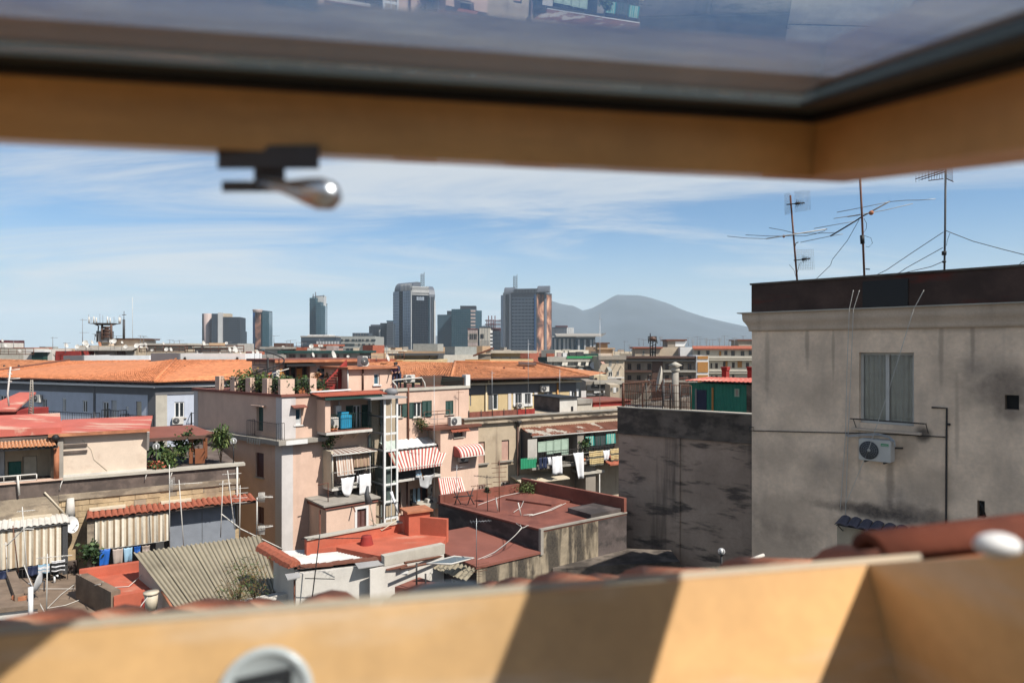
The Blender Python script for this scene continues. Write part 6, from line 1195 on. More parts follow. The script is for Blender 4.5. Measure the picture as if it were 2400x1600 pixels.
 uA=w.hit(e1(945,122),-.2)[0];mb=MB();mb.slab([w.p(uA-7.5,-.2,zr),w.p(uA,-.2,zr),w.p(uA-.2,-3.2,zr+.42),w.p(uA-7.5,-3.2,zr+.42)],.3);part('roof',mb,M('red_faded'),h)
 a0=w.hit(e1(0,350),-.2);a1=w.hit(e1(820,320),-.2);zA=w.hit(e1(400,340),-.3)[1];zB=w.hit(e1(300,445),.35)[1];b1=w.hit(e1(925,400),.35)[0]
 tile_row(h,w.p(a0[0]-1.2,-.22,zA),w.p(a1[0],-.22,zA),w.p(b1,.35,zB),w.p(a0[0]-1.2,.35,zB),24,'terracotta_pale',arch=.045,jit=.03)
 mb=MB();mb.box(w,a0[0]-1.2,b1-.1,.2,.3,zB-.14,zB-.04);part('awning_beam',mb,M('black'),h)
 up=w.hit(e1(865,700),.0)[0];mb=MB();mb.tube([w.p(up,-.02,zt),w.p(up,-.02,zB-.1)],.11,10);part('drainpipe',mb,M('terracotta'),h);u2=w.hit(e1(930,700),-.05)[0];mb=MB();mb.box(w,u2-.12,u2+.1,-.3,-.0,zt,zB+.3);part('pier',mb,M('concrete'),h)
 mb=MB();mb.ball(w.p(w.hit(e1(850,300),.2)[0],.15,w.hit(e1(850,300),.2)[1]),.17,8);mb.tube([w.p(w.hit(e1(760,290),.2)[0],.1,w.hit(e1(760,295),.2)[1]),w.p(w.hit(e1(840,300),.2)[0],.15,w.hit(e1(840,305),.2)[1])],.05,5);part('floodlight',mb,M('black'),h)
 railing(h,[w.p(w.hit(e1(-200,900))[0],.0,zt),w.p(w.hit(e1(560,880))[0],0,zt)],.28,1.5,.02,'offwhite')
 a=w.hit(e1(965,850),-.12)[0];b=w.hit(e1(2245,700),-.12)[0];z1=w.hit(e1(1000,265),.0)[1];wp=w.off(-.12);wp=W(wp.p(a,0,0).xy[:],wp.p(b,0,0).xy[:])
 ph=thing('peach_hut','windowless peach-coloured hut with a red roof on the terrace','building',wp.p(0,0,zt));mb=MB();hull(mb,behind(wp.a.xy[:],wp.p(wp.L,0,0).xy[:],4),zt-.2,z1);part('wall',mb,M('peach'),ph)
 mb=MB();mb.box(wp,.0,wp.L,.001,.09,zt-.0,zt+.12);part('base_ledge',mb,M('white_wall'),ph)
 mb=MB();mb.slab([wp.p(-.55,.28,z1+.12),wp.p(wp.L+.12,.28,z1+.12),wp.p(wp.L+.5,-4.2,z1+.36),wp.p(-.2,-4.2,z1+.36)],.12);part('roof',mb,M('red_faded'),ph);mb=MB();mb.box(wp,-.55,wp.L+.1,.281,.31,z1-.02,z1+.13);part('roof_edge',mb,M('terracotta'),ph)
 mb=MB();mb.add([wp.p(wp.L+.0,.001,z1),wp.p(wp.L,.55,z1),wp.p(wp.L,.001,z1-.95),wp.p(wp.L+.1,.001,z1),wp.p(wp.L+.1,.55,z1),wp.p(wp.L+.1,.001,z1-.95)],[(0,1,2),(3,5,4),(0,3,4,1),(1,4,5,2),(2,5,3,0)]);part('bracket_wall',mb,M('white_wall'),ph)
 for zz in(.42,.72):mb=MB();mb.box(wp,.0,.95,.001,.10,z1-zz-.10,z1-zz);part('beam_end',mb,M('dirty_render'),ph)
 a,b=[wp.hit(e1(*c),.01)for c in((1260,330),(1440,630))];c_=wp.hit(e1(1640,800),.01);pipe(ph,[wp.p(a[0],.012,a[1]),wp.p((a[0]+b[0])/2+.12,.012,(a[1]+b[1])/2),wp.p(b[0],.012,b[1]),wp.p(c_[0],.012,c_[1])],.012,'cream','cord')
 v=-1.0;o=w.off(v);l0=o.hit(c1(1345,1270))[0];l1=o.hit(c1(1990,1280))[0];zp=o.hit(c1(1700,1265))[1];pg=thing('pergola','terrace pergola with brown wooden posts and a dull red roof','pergola',o.p(l1-.3,0,zt))
 mb=MB();mb.slab([o.p(l0,.0,zp),o.p(l1+.1,.0,zp),o.p(l1-.9,-2.6,zp+.32),o.p(l0,-2.6,zp+.32)],.09);part('roof',mb,M('red_rose'),pg);mb=MB();mb.box(o,l0,l1+.1,.001,.1,zp-.14,zp+.02);part('edge_beam',mb,M('brick_brown'),pg)
 for x,vv in((1755,-.4),(1885,-1.6)):u=w.off(v+vv).hit(c1(x,1400))[0];mb=MB();mb.box(w,u-.1,u+.1,v+vv-.1,v+vv+.1,zt,zp-.08);mb.box(w,u-.15,u+.15,v+vv-.06,v+vv+.06,zp-.28,zp-.12);part('post',mb,M('wood_post'),pg)
 mb=MB();mb.box(w,w.hit(c1(1790,1500),-1.2)[0],w.hit(c1(1880,1500),-1.2)[0],-1.3,-1.1,zt,zt+.75);solo('planter','brown wooden planter between the pergola posts','planter',mb,M('wood_post'))
 def tp(x,v):return w.p(w.hit(c1(x,1500),v)[0],v,zt)
 plant(tp(1450,-1.0),'spreading cycad palm under the pergola',.5,1.9,90,('leaf','leaf_dark'),1.05,'cycad_palm',stems=1,spiky=True,lw=.28,droop=.5);plant(tp(1520,-.7),'bushy green pot plant below the cycad palm',.6,1.0,520,('leaf','leaf_light'),.17,'terrace_shrub')
 plant(tp(1680,-1.3),'tall dark tree in a pot left of the pergola post',.4,1.75,560,('leaf_dark','leaf_dark','leaf'),.17,'terrace_shrub');plant(tp(1800,-1.9),'pale green shrub between the two pergola posts',.35,1.5,260,('leaf_light','leaf'),.15,'terrace_shrub')
 plant(tp(2030,-.8),'bright green yucca with spiky leaves right of the pergola',.7,1.75,360,('leaf_light','leaf'),.62,'yucca',stems=6,spiky=True,lw=.22,droop=.35)
 for i,(x,vv)in enumerate(((1390,-.4),(1460,-.35),(1555,-.4))):plant(tp(x,vv),('low red flowers at the left end of the terrace edge','low red flowers in the middle below the globe lamp','low dark plants right of the red flowers')[i],.3,.38,160,(('red_bright','leaf')if i<2 else('leaf_dark','leaf')),.13,'flower_bed','plant')
 globe_lamp(tp(1435,-.35),.95,'globe lamp on the terrace among the plants under the pergola',.17);globe_lamp(tp(2145,-.2),.98,'globe lamp at the right end of the terrace by the yucca',.17)
 gpn='television antennas before the stone building'
 for x0,y0,x1,y1_,d,kind,lb,kw in((1572,860,1530,270,29.5,'panel','pale antenna with a T-shaped head before the blue-grey screen',dict(ln=1.3,el=.9)),(1885,760,1905,275,30.5,'yagi','thin pole, leftmost of three poles near the right end of the stone building',dict(ln=.5,el=.3)),(2005,690,1945,190,30.8,'yagi','slanting pole, middle of three poles near the right end of the stone building',dict(ln=.8,el=.3)),(2048,770,2052,315,30.3,'fork','pole with short rods, rightmost of three poles by the right end of the stone building',dict(el=.7,n=4)),(1450,850,1448,140,31,'yagi','plain thin pole left of the blue-grey screen',dict(ln=.2,el=.1,n=2)),(235,1100,190,500,27,'yagi','tall white pole at the left before the wide striped curtain',dict(ln=.6,el=.3)),(60,1090,50,800,27.5,'yagi','leaning pole at the left edge before the wide striped curtain',dict(ln=.3,el=.2)),(157,1060,110,660,27.8,'yagi','rusty leaning pole before the wide striped curtain',dict(ln=.2,el=.1)),(397,1420,405,900,24.5,'yagi','pole with a blue and white head standing on the brown roof',dict(ln=1.1,el=.35))):
  bx,by=c2(x0,y0);tx,ty=c2(x1,y1_);b_=P(bx,by,d);h_=(by-ty)/F*d;antenna(b_,h_,lb,kind,.35,'rust_iron' if 'rusty' in lb else 'offwhite',(tx-bx)/F*d/h_,group=gpn,r=.022,**kw)
 bx,by=c2(95,840)
 cable('stay_wire','white brace running slantwise to the tall white pole at the left',[P(*c2(60,830),27),P(*c2(200,690),27),P(*c2(290,690),27)],.022,'offwhite');cable('stay_wire','white wire loop running down from the tall white pole to the brown roof',[P(*c2(205,995),27),P(*c2(240,1090),26.5),P(*c2(320,1290),25.5),P(*c2(380,1400),24.8)],.02,'offwhite')
 cable('stay_wire','stay wire running from the three poles to the corner of the pink building',[P(*c2(1890,560),30.5),P(*c2(2060,690),31),P(*c4(690,515),33)],.03,'offwhite')
 an=thing('antenna','pole with two mesh heads before the shaded side of the pink building','antenna',P(*c4(462,400),31),gpn);pipe(an,[P(*c4(462,400),31),P(*c4(465,60),31)],.028,'offwhite','mast')
 for y0,y1_,m in((15,95,'offwhite'),(310,385,'offwhite')):
  mb=MB()
  for i in range(7):mb.tube([P(*c4(478+9*i,y0),31),P(*c4(478+9*i,y1_),31)],.012,4);mb.tube([P(*c4(478,y0+(y1_-y0)*i/6),31),P(*c4(534,y0+(y1_-y0)*i/6),31)],.012,4)
  part('reflector_grid',mb,M(m),an);mb=MB();yy=(y0+y1_)/2 if y0<100 else y0+18;ye=yy if y0<100 else yy-16;mb.tube([P(*c4(462,yy+(10 if y0>100 else 0)),30.9),P(*c4(606,ye),30.9)],.02,5)
  for i in range(7):x=525+12*i;mb.tube([P(*c4(x,yy-14+(ye-yy)*(x-462)/144),30.9),P(*c4(x,yy+14+(ye-yy)*(x-462)/144),30.9)],.01,4)
  part('yagi_array',mb,M(m),an)
stone_building()
# ================================================================ low roofs in the left foreground
def low_left():
 zr=14.55;
 def at(x,y,z):return hitz(*c2(x,y),z)
 q=[at(690,1030,zr+.35),at(1180,960,zr+.35)];
 r=thing('red_flat_roof','bright red sunken flat roof with peeling white patches','roof',at(1000,1200,0*0+zr)-V((0,0,3)))
 f=[at(930,1180,zr),at(1240,1235,zr),at(1330,1010,zr),at(700,1040,zr)]
 mb=MB();P4=[at(985,1265,zr),at(1420,1195,zr),at(1500,922,zr+.36),at(690,1036,zr+.36)];mb.prism([(p.x,p.y)for p in P4],5,zr);part('floor',mb,M('red_bright'),r)
 def kerb(a,b,z0,z1,th,m,lb=None):
  ww=W((a.x,a.y),(b.x,b.y));mb=MB();mb.box(ww,-.05,ww.L+.05,-th/2,th/2,z0,z1);part('kerb',mb,M(m),r,lb)
 kerb(P4[3],P4[2],zr-.5,zr+.36,.28,'red_bright');kerb(P4[3],P4[0],zr-2,zr+.22,.34,'brown_roof','brown mortar kerb');kerb(P4[0],P4[1],zr-1.9,zr+.05,.3,'red_bright')
 mb=MB();w_=W((P4[0].x,P4[0].y),(P4[1].x,P4[1].y));mb.box(w_,.9,w_.L,.151,.22,10,zr-.2);part('wall',mb,M('red_paint'),r,'dark red wall below the roof edge')
 zb=13.75;b=thing('brown_flat_roof','brown weathered flat roof in front of the red sunken roof','roof',at(500,1300,zb)-V((0,0,3)))
 Q=[at(-400,1560,zb),at(980,1440,zb),at(1000,1330,zb),at(640,1060,zb),at(-400,1120,zb)];mb=MB();mb.prism([(p.x,p.y)for p in Q],4,zb);part('floor',mb,M('brown_roof'),b)
 w_=W((Q[4].x,Q[4].y),(Q[3].x,Q[3].y));mb=MB();mb.box(w_,0,w_.L,-.25,0,zb-.4,zb+.5);part('kerb',mb,M('dirty_render'),b)
 zc=14.9;h=thing('low_hut','low hut with a brown flat roof and a pale streaked wall at the left edge','building',at(100,1400,zc)-V((0,0,3)));Q=[at(-500,1420,zc),at(345,1330,zc),at(262,1105,zc),at(-500,1150,zc)]
 mb=MB();mb.prism([(p.x,p.y)for p in Q],zc-.16,zc);part('roof',mb,M('brown_roof'),h);c0=sum((p for p in Q),V())/4
 mb=MB();hull(mb,[(c0.x+(p.x-c0.x)*.95,c0.y+(p.y-c0.y)*.95)for p in Q],4,zc-.161,cap=False);part('wall',mb,M('white_wall'),h)
 a,b_=at(95,1100,zc),at(170,1300,zc);w_=W((a.x,a.y),(b_.x,b_.y));mb=MB();mb.box(w_,0,w_.L,-.15,.15,zc+.001,zc+.22);part('upstand',mb,M('brown_roof'),h)
 for i in range(4):p=at(105+18*i,1290+(i%2)*10,zc);mb=MB();ww=W((p.x,p.y),(p.x+1,p.y+.3));mb.box(ww,0,.24,-.06,.06,zc+.001,zc+.14);solo('brick',('leftmost loose orange brick on the hut roof','second loose orange brick from the left on the hut roof','third loose orange brick from the left on the hut roof','rightmost loose orange brick on the hut roof')[i],'brick',mb,M('terracotta'),'loose bricks on the hut roof')
 p=at(262,1400,zc);mb=MB();mb.tube([P(*c2(262,1560),22.5),P(*c2(262,1185),22.5)],.075,8);solo('white_pipe','thick white vent pipe in front of the low hut','pipe',mb,M('white'))
 dish(P(*c2(345,1145),24.6),(-.93,-.28,.22),.36,'big grey satellite dish seen from the edge on the brown roof','grey_blind',.2);dish(P(*c2(420,1490),20),(.15,-.95,.35),.28,'round white satellite dish with an orange emblem low behind the window frame',pole=.8)
 em=P(*c2(438,1496),19.7);mb=MB();
 for dx in(-.14,0,.13):mb.obox(em+V((dx*.6-.03,-.1,-.06)),V((.06,0,.015)),V((0,.012,0)),V((.01,0,.13)))
 solo('dish_emblem','orange emblem painted on the round white satellite dish','emblem',mb,M('terracotta'))
 rcs=[[(690,1080),(640,1160),(520,1250),(400,1370)],[(880,1140),(800,1250),(560,1340),(410,1365)],[(860,1160),(640,1200),(330,1200)],[(1280,1020),(1100,1180),(900,1190)]]
 for i,pts in enumerate(rcs):cable('roof_cable',('leftmost pale cable hanging down from the red sunken roof','long pale cable curving across the brown roof','thin pale cable running left over the brown roof','thin cable lying on the red sunken roof')[i],[at(x,y,zr+.4 if j==0 else zb+.05 if i<3 else zr+.03)for j,(x,y)in enumerate(pts)],.016,'offwhite',.0,'cables lying on the low roofs')
 p=at(465,1150,zb);mb=MB();mb.tube([p,p+V((0,0,.3)),p+V((.15,0,.32))],.05,6);solo('vent_stub','small white bent vent on the brown roof','pipe',mb,M('white'))
 TL,TR,BR,BL=P(*c2(1140,895),28),P(*c4(495,392),30.4),P(*c4(662,890),26.0),P(*c2(1540,1418),23.9)
 s=thing('corrugated_shed','shed with a large sloping corrugated fibre-cement roof','shed',V((BL.x,BL.y,5)));n=7
 for i in range(n):
  f0,f1=i/n,min(1,(i+1)/n+.006);mb=corrug(TL.lerp(TR,f0),TL.lerp(TR,f1),BL.lerp(BR,f1),BL.lerp(BR,f0),4,.045,.015);z=V((0,0,.012*(i%2)+RND.uniform(0,.01)));mb.v=[tuple(V(v)+z)for v in mb.v];part('roof_sheet',mb,M('corrugated'),s)
 c0=(TL+TR+BR+BL)/4;pl=[c0+(p-c0)*.93 for p in(BL,BR,TR,TL)]
 mb=MB();k=len(pl);low=min(p.z for p in pl)
 mb.add([(p.x,p.y,4)for p in pl]+[(p.x,p.y,p.z-.14)for p in pl],[(0,1,5,4),(1,2,6,5),(2,3,7,6),(3,0,4,7),(4,5,6,7)]);part('wall',mb,M('concrete_pale'),s)
 pipe(s,[P(*c2(1385,1225),25.4),P(*c2(1500,1410),23.8)],.05,'terracotta','edge_bar')
 mb=MB();c=P(*c2(1292,1270),25.3);mb.tube([c-V((0,0,.45)),c+V((0,0,.12))],.2,10,.24);mb.tube([c+V((0,0,.12)),c+V((0,0,.2))],.27,10);solo('water_butt','cream plastic barrel beside the corrugated shed','barrel',mb,M('cream'))
 cable('stay_wire','white wire running up from the low roof towards the corrugated shed',[P(*c2(1125,1470),22.8),P(*c2(1215,1330),24),P(*c2(1262,1270),25)],.02,'offwhite')
 a,b_=P(*c4(-60,1075),23.3),P(*c4(770,905),25.2);w_=W((a.x,a.y),(b_.x,b_.y));zw=a.z+.0;mb=MB();e=w_
 mb.add([e.p(0,0,4),e.p(e.L,0,4),V((b_.x,b_.y,b_.z)),V((a.x,a.y,a.z)),e.p(0,-.35,4),e.p(e.L,-.35,4),e.p(e.L,-.35,b_.z),e.p(0,-.35,a.z)],[(0,1,2,3),(7,6,5,4),(3,2,6,7),(0,3,7,4),(1,5,6,2)]);solo('white_parapet','white wall running along the lower edge of the corrugated roof','wall',mb,M('white_wall'))
 plant(P(*c4(285,985),23.9)-V((0,0,.3)),'feathery grey-green weed growing at the edge of the corrugated roof',.75,1.5,900,('leaf','leaf_dry'),.2,'weed',stems=14,lw=.06);plant(P(*c4(440,940),24.3)-V((0,0,.2)),'thin dry weed to the right of the feathery weed',.5,1.2,220,('leaf_dry','leaf'),.18,'weed',stems=10,lw=.05)
low_left()
# ================================================================ white house and red roof terrace
def white_house():
 dA=24.0;z=zof(1339,dA);A=xy(693.5,dA);Bp=hitz(*c4(1752,600),z);B=(Bp.x,Bp.y);w=W(A,B);t=thing('white_house','low white house with a white sheet roof edged by old tiles','building',(A[0],A[1],0))
 mb=MB();hull(mb,behind(A,B,2.6),0,z-.1);part('wall',mb,M('white_wall'),t)
 TL=hitz(*c4(610,545),z+.05);TR=hitz(*c4(1190,500),z+.05);BR=hitz(*c4(1580,600),z);BL=hitz(*c4(850,690),z)
 mb=corrug(TL,BL,BR,TR,16,.03,.02);part('roof_sheet',mb,mat('white_roof',(.62,.605,.58),var=.1,vs=1.5,c2=(.5,.47,.43),th=(.54,.7),cs=(.6,2,.6)),t,'white painted ribbed sheet roof')
 c0=(TL+TR+BR+BL)/4;mb=MB();mb.prism([(p.x,p.y)for p in(BL,BR,TR,TL)],4,z-.1);part('rear_wall',mb,M('white_wall'),t)
 rn=random.Random(6)
 def ridge(a,b,n,m,r):
  for i in range(n):
   p0=a.lerp(b,i/n);p1=a.lerp(b,(i+1.1)/n);y=(p1-p0);x=V((y.y,-y.x,0)).normalized()*r;zv=V((0,0,1));mbx=MB();k=5
   vs=[(math.cos(math.pi*j/k)*s_,yy,math.sin(math.pi*j/k)*s_)for yy,s_ in((0,.9),(1,1.05))for j in range(k+1)];mbx.add(vs,[(j,j+1,k+2+j,k+1+j)for j in range(k)]+[tuple(range(k+1)),tuple(range(k+1,2*k+2))]);me=mbx.mesh('ridge_tile',(0,0,0),[M(m)]);inst('ridge_tile',me,t,frame4(p0+V((0,0,rn.uniform(-.02,.02))),x,y,zv*r))
 ridge(BL+V((-.1,-.05,.02)),BR+V((.6,.02,.05)),15,'rust_brown',.12);ridge(BL+V((-.2,0,.05)),TL+V((-.4,0,.1)),8,'tile_red',.28)
 ridge(TR,BR,9,'terracotta',.06)
 for(x0,y0,x1,y1,lb)in((735,785,850,742,None),(1365,685,1640,645,None),(1615,700,1810,655,None)):
  a=w.hit(c4(x0,y0),.4);b=w.hit(c4(x1,y1),.4);mb=MB();mb.slab([w.p(a[0]-.05,.001,a[1]+.07),w.p(b[0],.001,a[1]+.07),w.p(b[0],.32,a[1]),w.p(a[0],.42,a[1])],.03);part('canopy',mb,M('zinc' if x0<1600 else 'rust_brown'),t)
 mb=MB();r_=w.rect(c4(1630,745),c4(1800,705),.05);mb.box(w,r_[0],r_[1],.002,.2,min(r_[2:]),max(r_[2:])+.02);part('shelf',mb,M('white'),t)
 def wp(x,y,v=.03):u,zz=w.hit(c4(x,y),v);return w.p(u,v,zz)
 pipe(t,[wp(1610,812),wp(1690,797),wp(1692,950),wp(1692,1200)],.014,'black','conduit');pipe(t,[wp(797,790),wp(797,1100)],.03,'rust_brown')
 antenna(wp(950,990,.6),2.35,'dark antenna with a long comb in front of the white house','yagi',.05,'black',.12,ln=2.1,el=.28,n=12,r=.022,extra=None)
 an=thing('antenna','horizontal dark dipole on the antenna pole before the white wall','antenna',wp(1000,790,.6));mb=MB();mb.tube([wp(890,776,.6),wp(1155,782,.6)],.016,4);part('dipole',mb,M('black'),an)
 z2=16.35;q=[hitz(*c4(1560,582),z2),hitz(*c4(2085,478),z2),hitz(*c4(1990,350),z2),hitz(*c4(1190,500),z2),hitz(*c4(700,545),z2),hitz(*c4(900,520),z2)]
 r=thing('red_terrace','low roof terrace painted orange-red beside the white house','terrace',q[0]-V((0,0,4)))
 pts=[hitz(*c4(x,y),z2)for x,y in((1590,585),(2110,480),(2150,400),(1745,365),(905,525),(1170,500))]
 mb=MB();mb.prism([(p.x,p.y)for p in pts],4,z2);part('floor',mb,M('red_bright'),r)
 def kerb(a,b,z0,z1,th,m):ww=W((a.x,a.y),(b.x,b.y));mb=MB();mb.box(ww,-.04,ww.L+.04,-th/2,th/2,z0,z1);part('kerb',mb,M(m),r)
 kerb(pts[4],pts[3],z2-.3,z2+.40,.2,'red_bright');kerb(pts[4]+V((0,.01,0)),pts[3]+V((0,.01,0)),z2+.401,z2+.46,.34,'concrete_pale');kerb(pts[3],pts[2],z2-.3,z2+.7,.2,'red_bright')
 kerb(pts[0],pts[1],z2-.3,z2+.06,.3,'concrete_pale');ww=W((pts[0].x,pts[0].y),(pts[1].x,pts[1].y));mb=MB();mb.box(ww,-.6,ww.L,.06,.14,6,z2-.31);part('wall',mb,M('white_wall'),r)
 c=hitz(*c4(1885,400),z2);zc=c.z+(400-200)/3.7935/F*c.y;ch=thing('red_chimney','thick square chimney painted orange-red on the red terrace','chimney',c);wd_=170/3.7935/F*c.y;ww=W((c.x-wd_*.42,c.y),(c.x+wd_*.62,c.y+.45));mb=MB();mb.box(ww,0,ww.L,-.7,0,z2,zc);part('stack',mb,M('red_bright'),ch);mb=MB();mb.box(ww,-.1,ww.L+.1,-.82,.12,zc+.001,zc+.08);part('cap',mb,M('terracotta'),ch)
 p=hitz(*c4(1438,475),z2);mb=MB();mb.lathe(p,(0,0,1),[(.27,0),(.2,.3),(.19,.34),(0,.34)],14);solo('vent_cowl','short dark red vent on the red terrace','vent',mb,M('red_paint'))
 p=hitz(*c4(1490,430),z2)+V((0,.3,.45));ct=thing('covered_pole','pole wrapped in cloth leaning on the kerb of the red terrace','pole',p);mb=MB();mb.tube([p,p+V((-.28,.1,1.5))],.03,5);part('pole',mb,M('cream'),ct);mb=MB();mb.tube([p+V((-.2,.05,.9)),p+V((-.3,.08,1.25)),p+V((-.27,.1,1.6))],.16,7,.05);part('wrap',mb,M('dark_grey'),ct);mb=MB();mb.tube([p+V((-.15,0,.3)),p+V((.3,.1,-.2)),p+V((.9,.2,.2))],.025,4);part('cord',mb,M('cream'),ct)
 p=hitz(*c4(1640,340),z2)+V((0,.4,.5));mb=MB();mb.tube([p+V((0,0,1.0)),p+V((.3,0,.1))],.07,6,.03);solo('furled_parasol','furled white parasol before the foot of the lift shaft','parasol',mb,M('white_cloth'))
 rl=thing('arch_railing','low black arched railing before the foot of the lift shaft','railing',hitz(*c4(1640,360),z2));a=hitz(*c4(1590,365),z2)+V((0,.4,.45));b=hitz(*c4(1705,340),z2)+V((0,.4,.45));railing(rl,[a,b],.6,6,.012,'iron')
white_house()
# ================================================================ blue-grey building with the orange tiled roof
def tiled_slope(par,e0,e1_,r1,r0,n,m,name='roof_slope',across=False,amp=.05,th=.06):
 e0,e1_,r0,r1=map(V,(e0,e1_,r0,r1));mb=MB();nn=(e1_-e0).cross(r0-e0).normalized();nn=nn if nn.z>0 else-nn
 rn=random.Random(7);nt_=max(8,int(max((e1_-e0).length,(r1-r0).length)/.32));up=nn*amp
 for i in range(n):
  a,b=i/n,(i+1.04)/n;p,q,s,t=e0.lerp(r0,a),e1_.lerp(r1,a),e1_.lerp(r1,b),e0.lerp(r0,b)
  for k in range(nt_):
   f,g=k/nt_,(k+1)/nt_;h=(f+g)/2;j=nn*rn.uniform(-.012,.012);mb.m=rn.choice((0,0,0,1,2))
   A,B,C=p.lerp(q,f)+up*.55+j,p.lerp(q,h)+up*1.25+j,p.lerp(q,g)+up*.55+j;D,E,G=t.lerp(s,g)+j,t.lerp(s,h)+up*.6+j,t.lerp(s,f)+j
   mb.face(A,B,E,G);mb.face(B,C,D,E);mb.face(A-up*.4,B-up*.35,B,A);mb.face(B-up*.35,C-up*.4,C,B)
 mb.m=0
 mb.slab([e0,e1_,r1,r0],th);return part(name,mb,[M(m),M(m+'_b'),M(m+'_c')],par)
def far_window(par,w,r,m='glass',fm='white_paint',nx=2,fw=.09,v=-.1):return window(par,w,*r,v=v,fm=fm,gm=m,nx=nx,fw=fw)
def blue_building():
 dC=64.0;C=xy(365,dC);L0=xy(0,73.0);Rr=xy(505,66.5);ze=zof(893.5,dC);wl=W(L0,C);k=wl.p(-6,0,0);Lp=(k.x,k.y);wl=W(Lp,C);wr=W(C,Rr);k=wr.p(wr.L+9,0,0);Rr=(k.x,k.y);wr=W(C,Rr)
 t=thing('blue_building','long pale blue building with an orange tiled hip roof','building',(C[0],C[1],0));zw=ze-.35
 G=wl.rect;hl=[G(c1(2,885),c1(55,990)),G(c1(160,890),c1(197,985)),G(c1(213,890),c1(262,1060)),G(c1(388,918),c1(430,1060)),G(c1(575,912),c1(607,1040)),G(c1(760,932),c1(803,1045)),G(c1(945,945),c1(998,1100)),G(c1(1022,932),c1(1072,1120)),G(c1(1158,988),c1(1182,1028)),G(c1(1250,942),c1(1300,1140))]
 hr=[wr.rect(c1(1603,948),c1(1693,1088)),wr.rect(c1(1882,935),c1(1985,1065))]
 bk=V((C[0]+14,C[1]+30,0));poly=[Lp,C,Rr,(Rr[0]+2,Rr[1]+22),(Lp[0]+8,Lp[1]+26)]
 mb=MB();hull(mb,poly,0,zw,{0:hl,1:hr},rec=.22);part('wall',mb,M('blue_wall'),t)
 z1=wl.hit(c1(1400,800))[1];mb=MB();mb.box(wl,0,wl.L+.3,.002,.42,z1-.14,z1+.05);mb.box(wr,-.3,wr.L,.002,.421,z1-.1405,z1+.0505);part('cornice',mb,M('white'),t)
 mb=MB();mb.box(wl,0,wl.L+.05,.002,.06,z1-.85,z1-.15);mb.box(wr,-.05,wr.L,.002,.061,z1-.85,z1-.1505);part('frieze',mb,M('blue_trim'),t,'dark grey frieze under the cornice')
 mb=MB();mb.box(wl,wl.L-1.0,wl.L+.04,.002,.05,0,z1-.86);part('corner_strip',mb,M('blue_trim'),t);mb=MB();mb.box(wr,.0,.95,.002,.05,0,z1-.86);part('corner_strip',mb,M('concrete_pale'),t)
 mb=MB();u=wl.hit(c1(872,900))[0];mb.box(wl,u-.12,u+.1,.002,.1,0,ze-.3);part('downpipe',mb,M('blue_trim'),t)
 for i,r_ in enumerate(hl):
  if i in(1,):shutter(t,wl,r_[0]+.03,r_[1]-.03,r_[2]+.02,r_[3]-.02,-.1,'brown_shutter')
  elif i in(2,7,9):roller(t,wl,r_[0]+.03,r_[1]-.03,r_[2],r_[3]-.02,-.1,'cream' if i==9 else 'grey_blind',sl=.12)
  else:far_window(t,wl,r_,'glass' if i!=8 else 'black')
 far_window(t,wr,hr[0]);roller(t,wr,hr[1][0]+.03,hr[1][1]-.03,hr[1][2],hr[1][3]-.02,-.1,'offwhite',sl=.15);sill(t,wr,hr[0][0]-.2,hr[0][1]+.2,hr[0][2],.15,.1)
 for(x0,x1,y)in((330,838,1130),(935,1085,1130),(1105,1340,1175)):
  a=wl.hit(c1(x0,y),.9);b=wl.hit(c1(x1,y),.9);z=a[1];mb=MB();mb.box(wl,a[0],b[0],.003,.95,z-.14,z);part('balcony_slab',mb,M('concrete'),t)
  n=max(1,int((b[0]-a[0])/2.2));pts=[wl.p(a[0],.05,z),wl.p(a[0],.9,z)]+[wl.p(a[0]+(b[0]-a[0])*i/n,.9,z)for i in range(1,n+1)]+[wl.p(b[0],.05,z)]
  railing(t,pts,1.15,3.0,.02,'black','balcony_railing')
 ac=wr.rect(c1(1610,1098),c1(1660,1150),.2);air_con(wr,(ac[0]+ac[1])/2,.08,ac[2],'air conditioner under the window of the pale blue building',wd=.95,h=.68,dp=.3)
 ac=wl.rect(c1(328,890),c1(372,950),.2);air_con(wl,(ac[0]+ac[1])/2,.08,ac[2],'air conditioner high on the shaded side of the pale blue building',wd=.95,h=.8,dp=.3)
 r_=wr.rect(c1(1830,1072),c1(1965,1180),.8);cloth(wr,r_[0],r_[1],r_[3],r_[2],.8,'large white sheet hanging at the right end of the pale blue building',['white_cloth'],wob=.08,hem=-.4)
 a=wr.hit(c1(1762,1175),.8);b=wr.hit(c1(1970,1180),.8);mb=MB();mb.box(wr,a[0],b[0],.003,.9,a[1]-.12,a[1]);part('balcony_slab',mb,M('concrete'),t);railing(t,[wr.p(a[0],.05,a[1]),wr.p(a[0],.85,a[1]),wr.p(b[0],.85,a[1])],1.3,3,.02,'black','balcony_railing')
 def rp(c,d):return P(*c,d)
 zr=zof(842,73);eC=wl.p(wl.L+.5,.45,ze);eL=wl.p(0,.45,ze);eR=wr.p(wr.L,.45,ze)
 eC=V((eC.x,eC.y-.2,ze))
 rA=rp(c1(1615,560),74);rB=rp(c1(640,572),84)
 rR=V((rA.x+18,rA.y+1.5,rA.z))
 tiled_slope(t,eL,eC,rA,rB,22,'orange_roof',amp=.075);tiled_slope(t,eC,eR,rR,rA,26,'orange_roof',amp=.06)
 mb=MB();mb.tube([eC+V((0,0,.05)),rA+V((0,0,.1))],.13,6);part('hip_ridge',mb,M('orange_roof'),t);
 bL=V((rB.x-24,rB.y+4,rB.z+.5));tiled_slope(t,V((eL.x-10,eL.y+4,ze)),eL,rB,bL,22,'orange_roof_old')
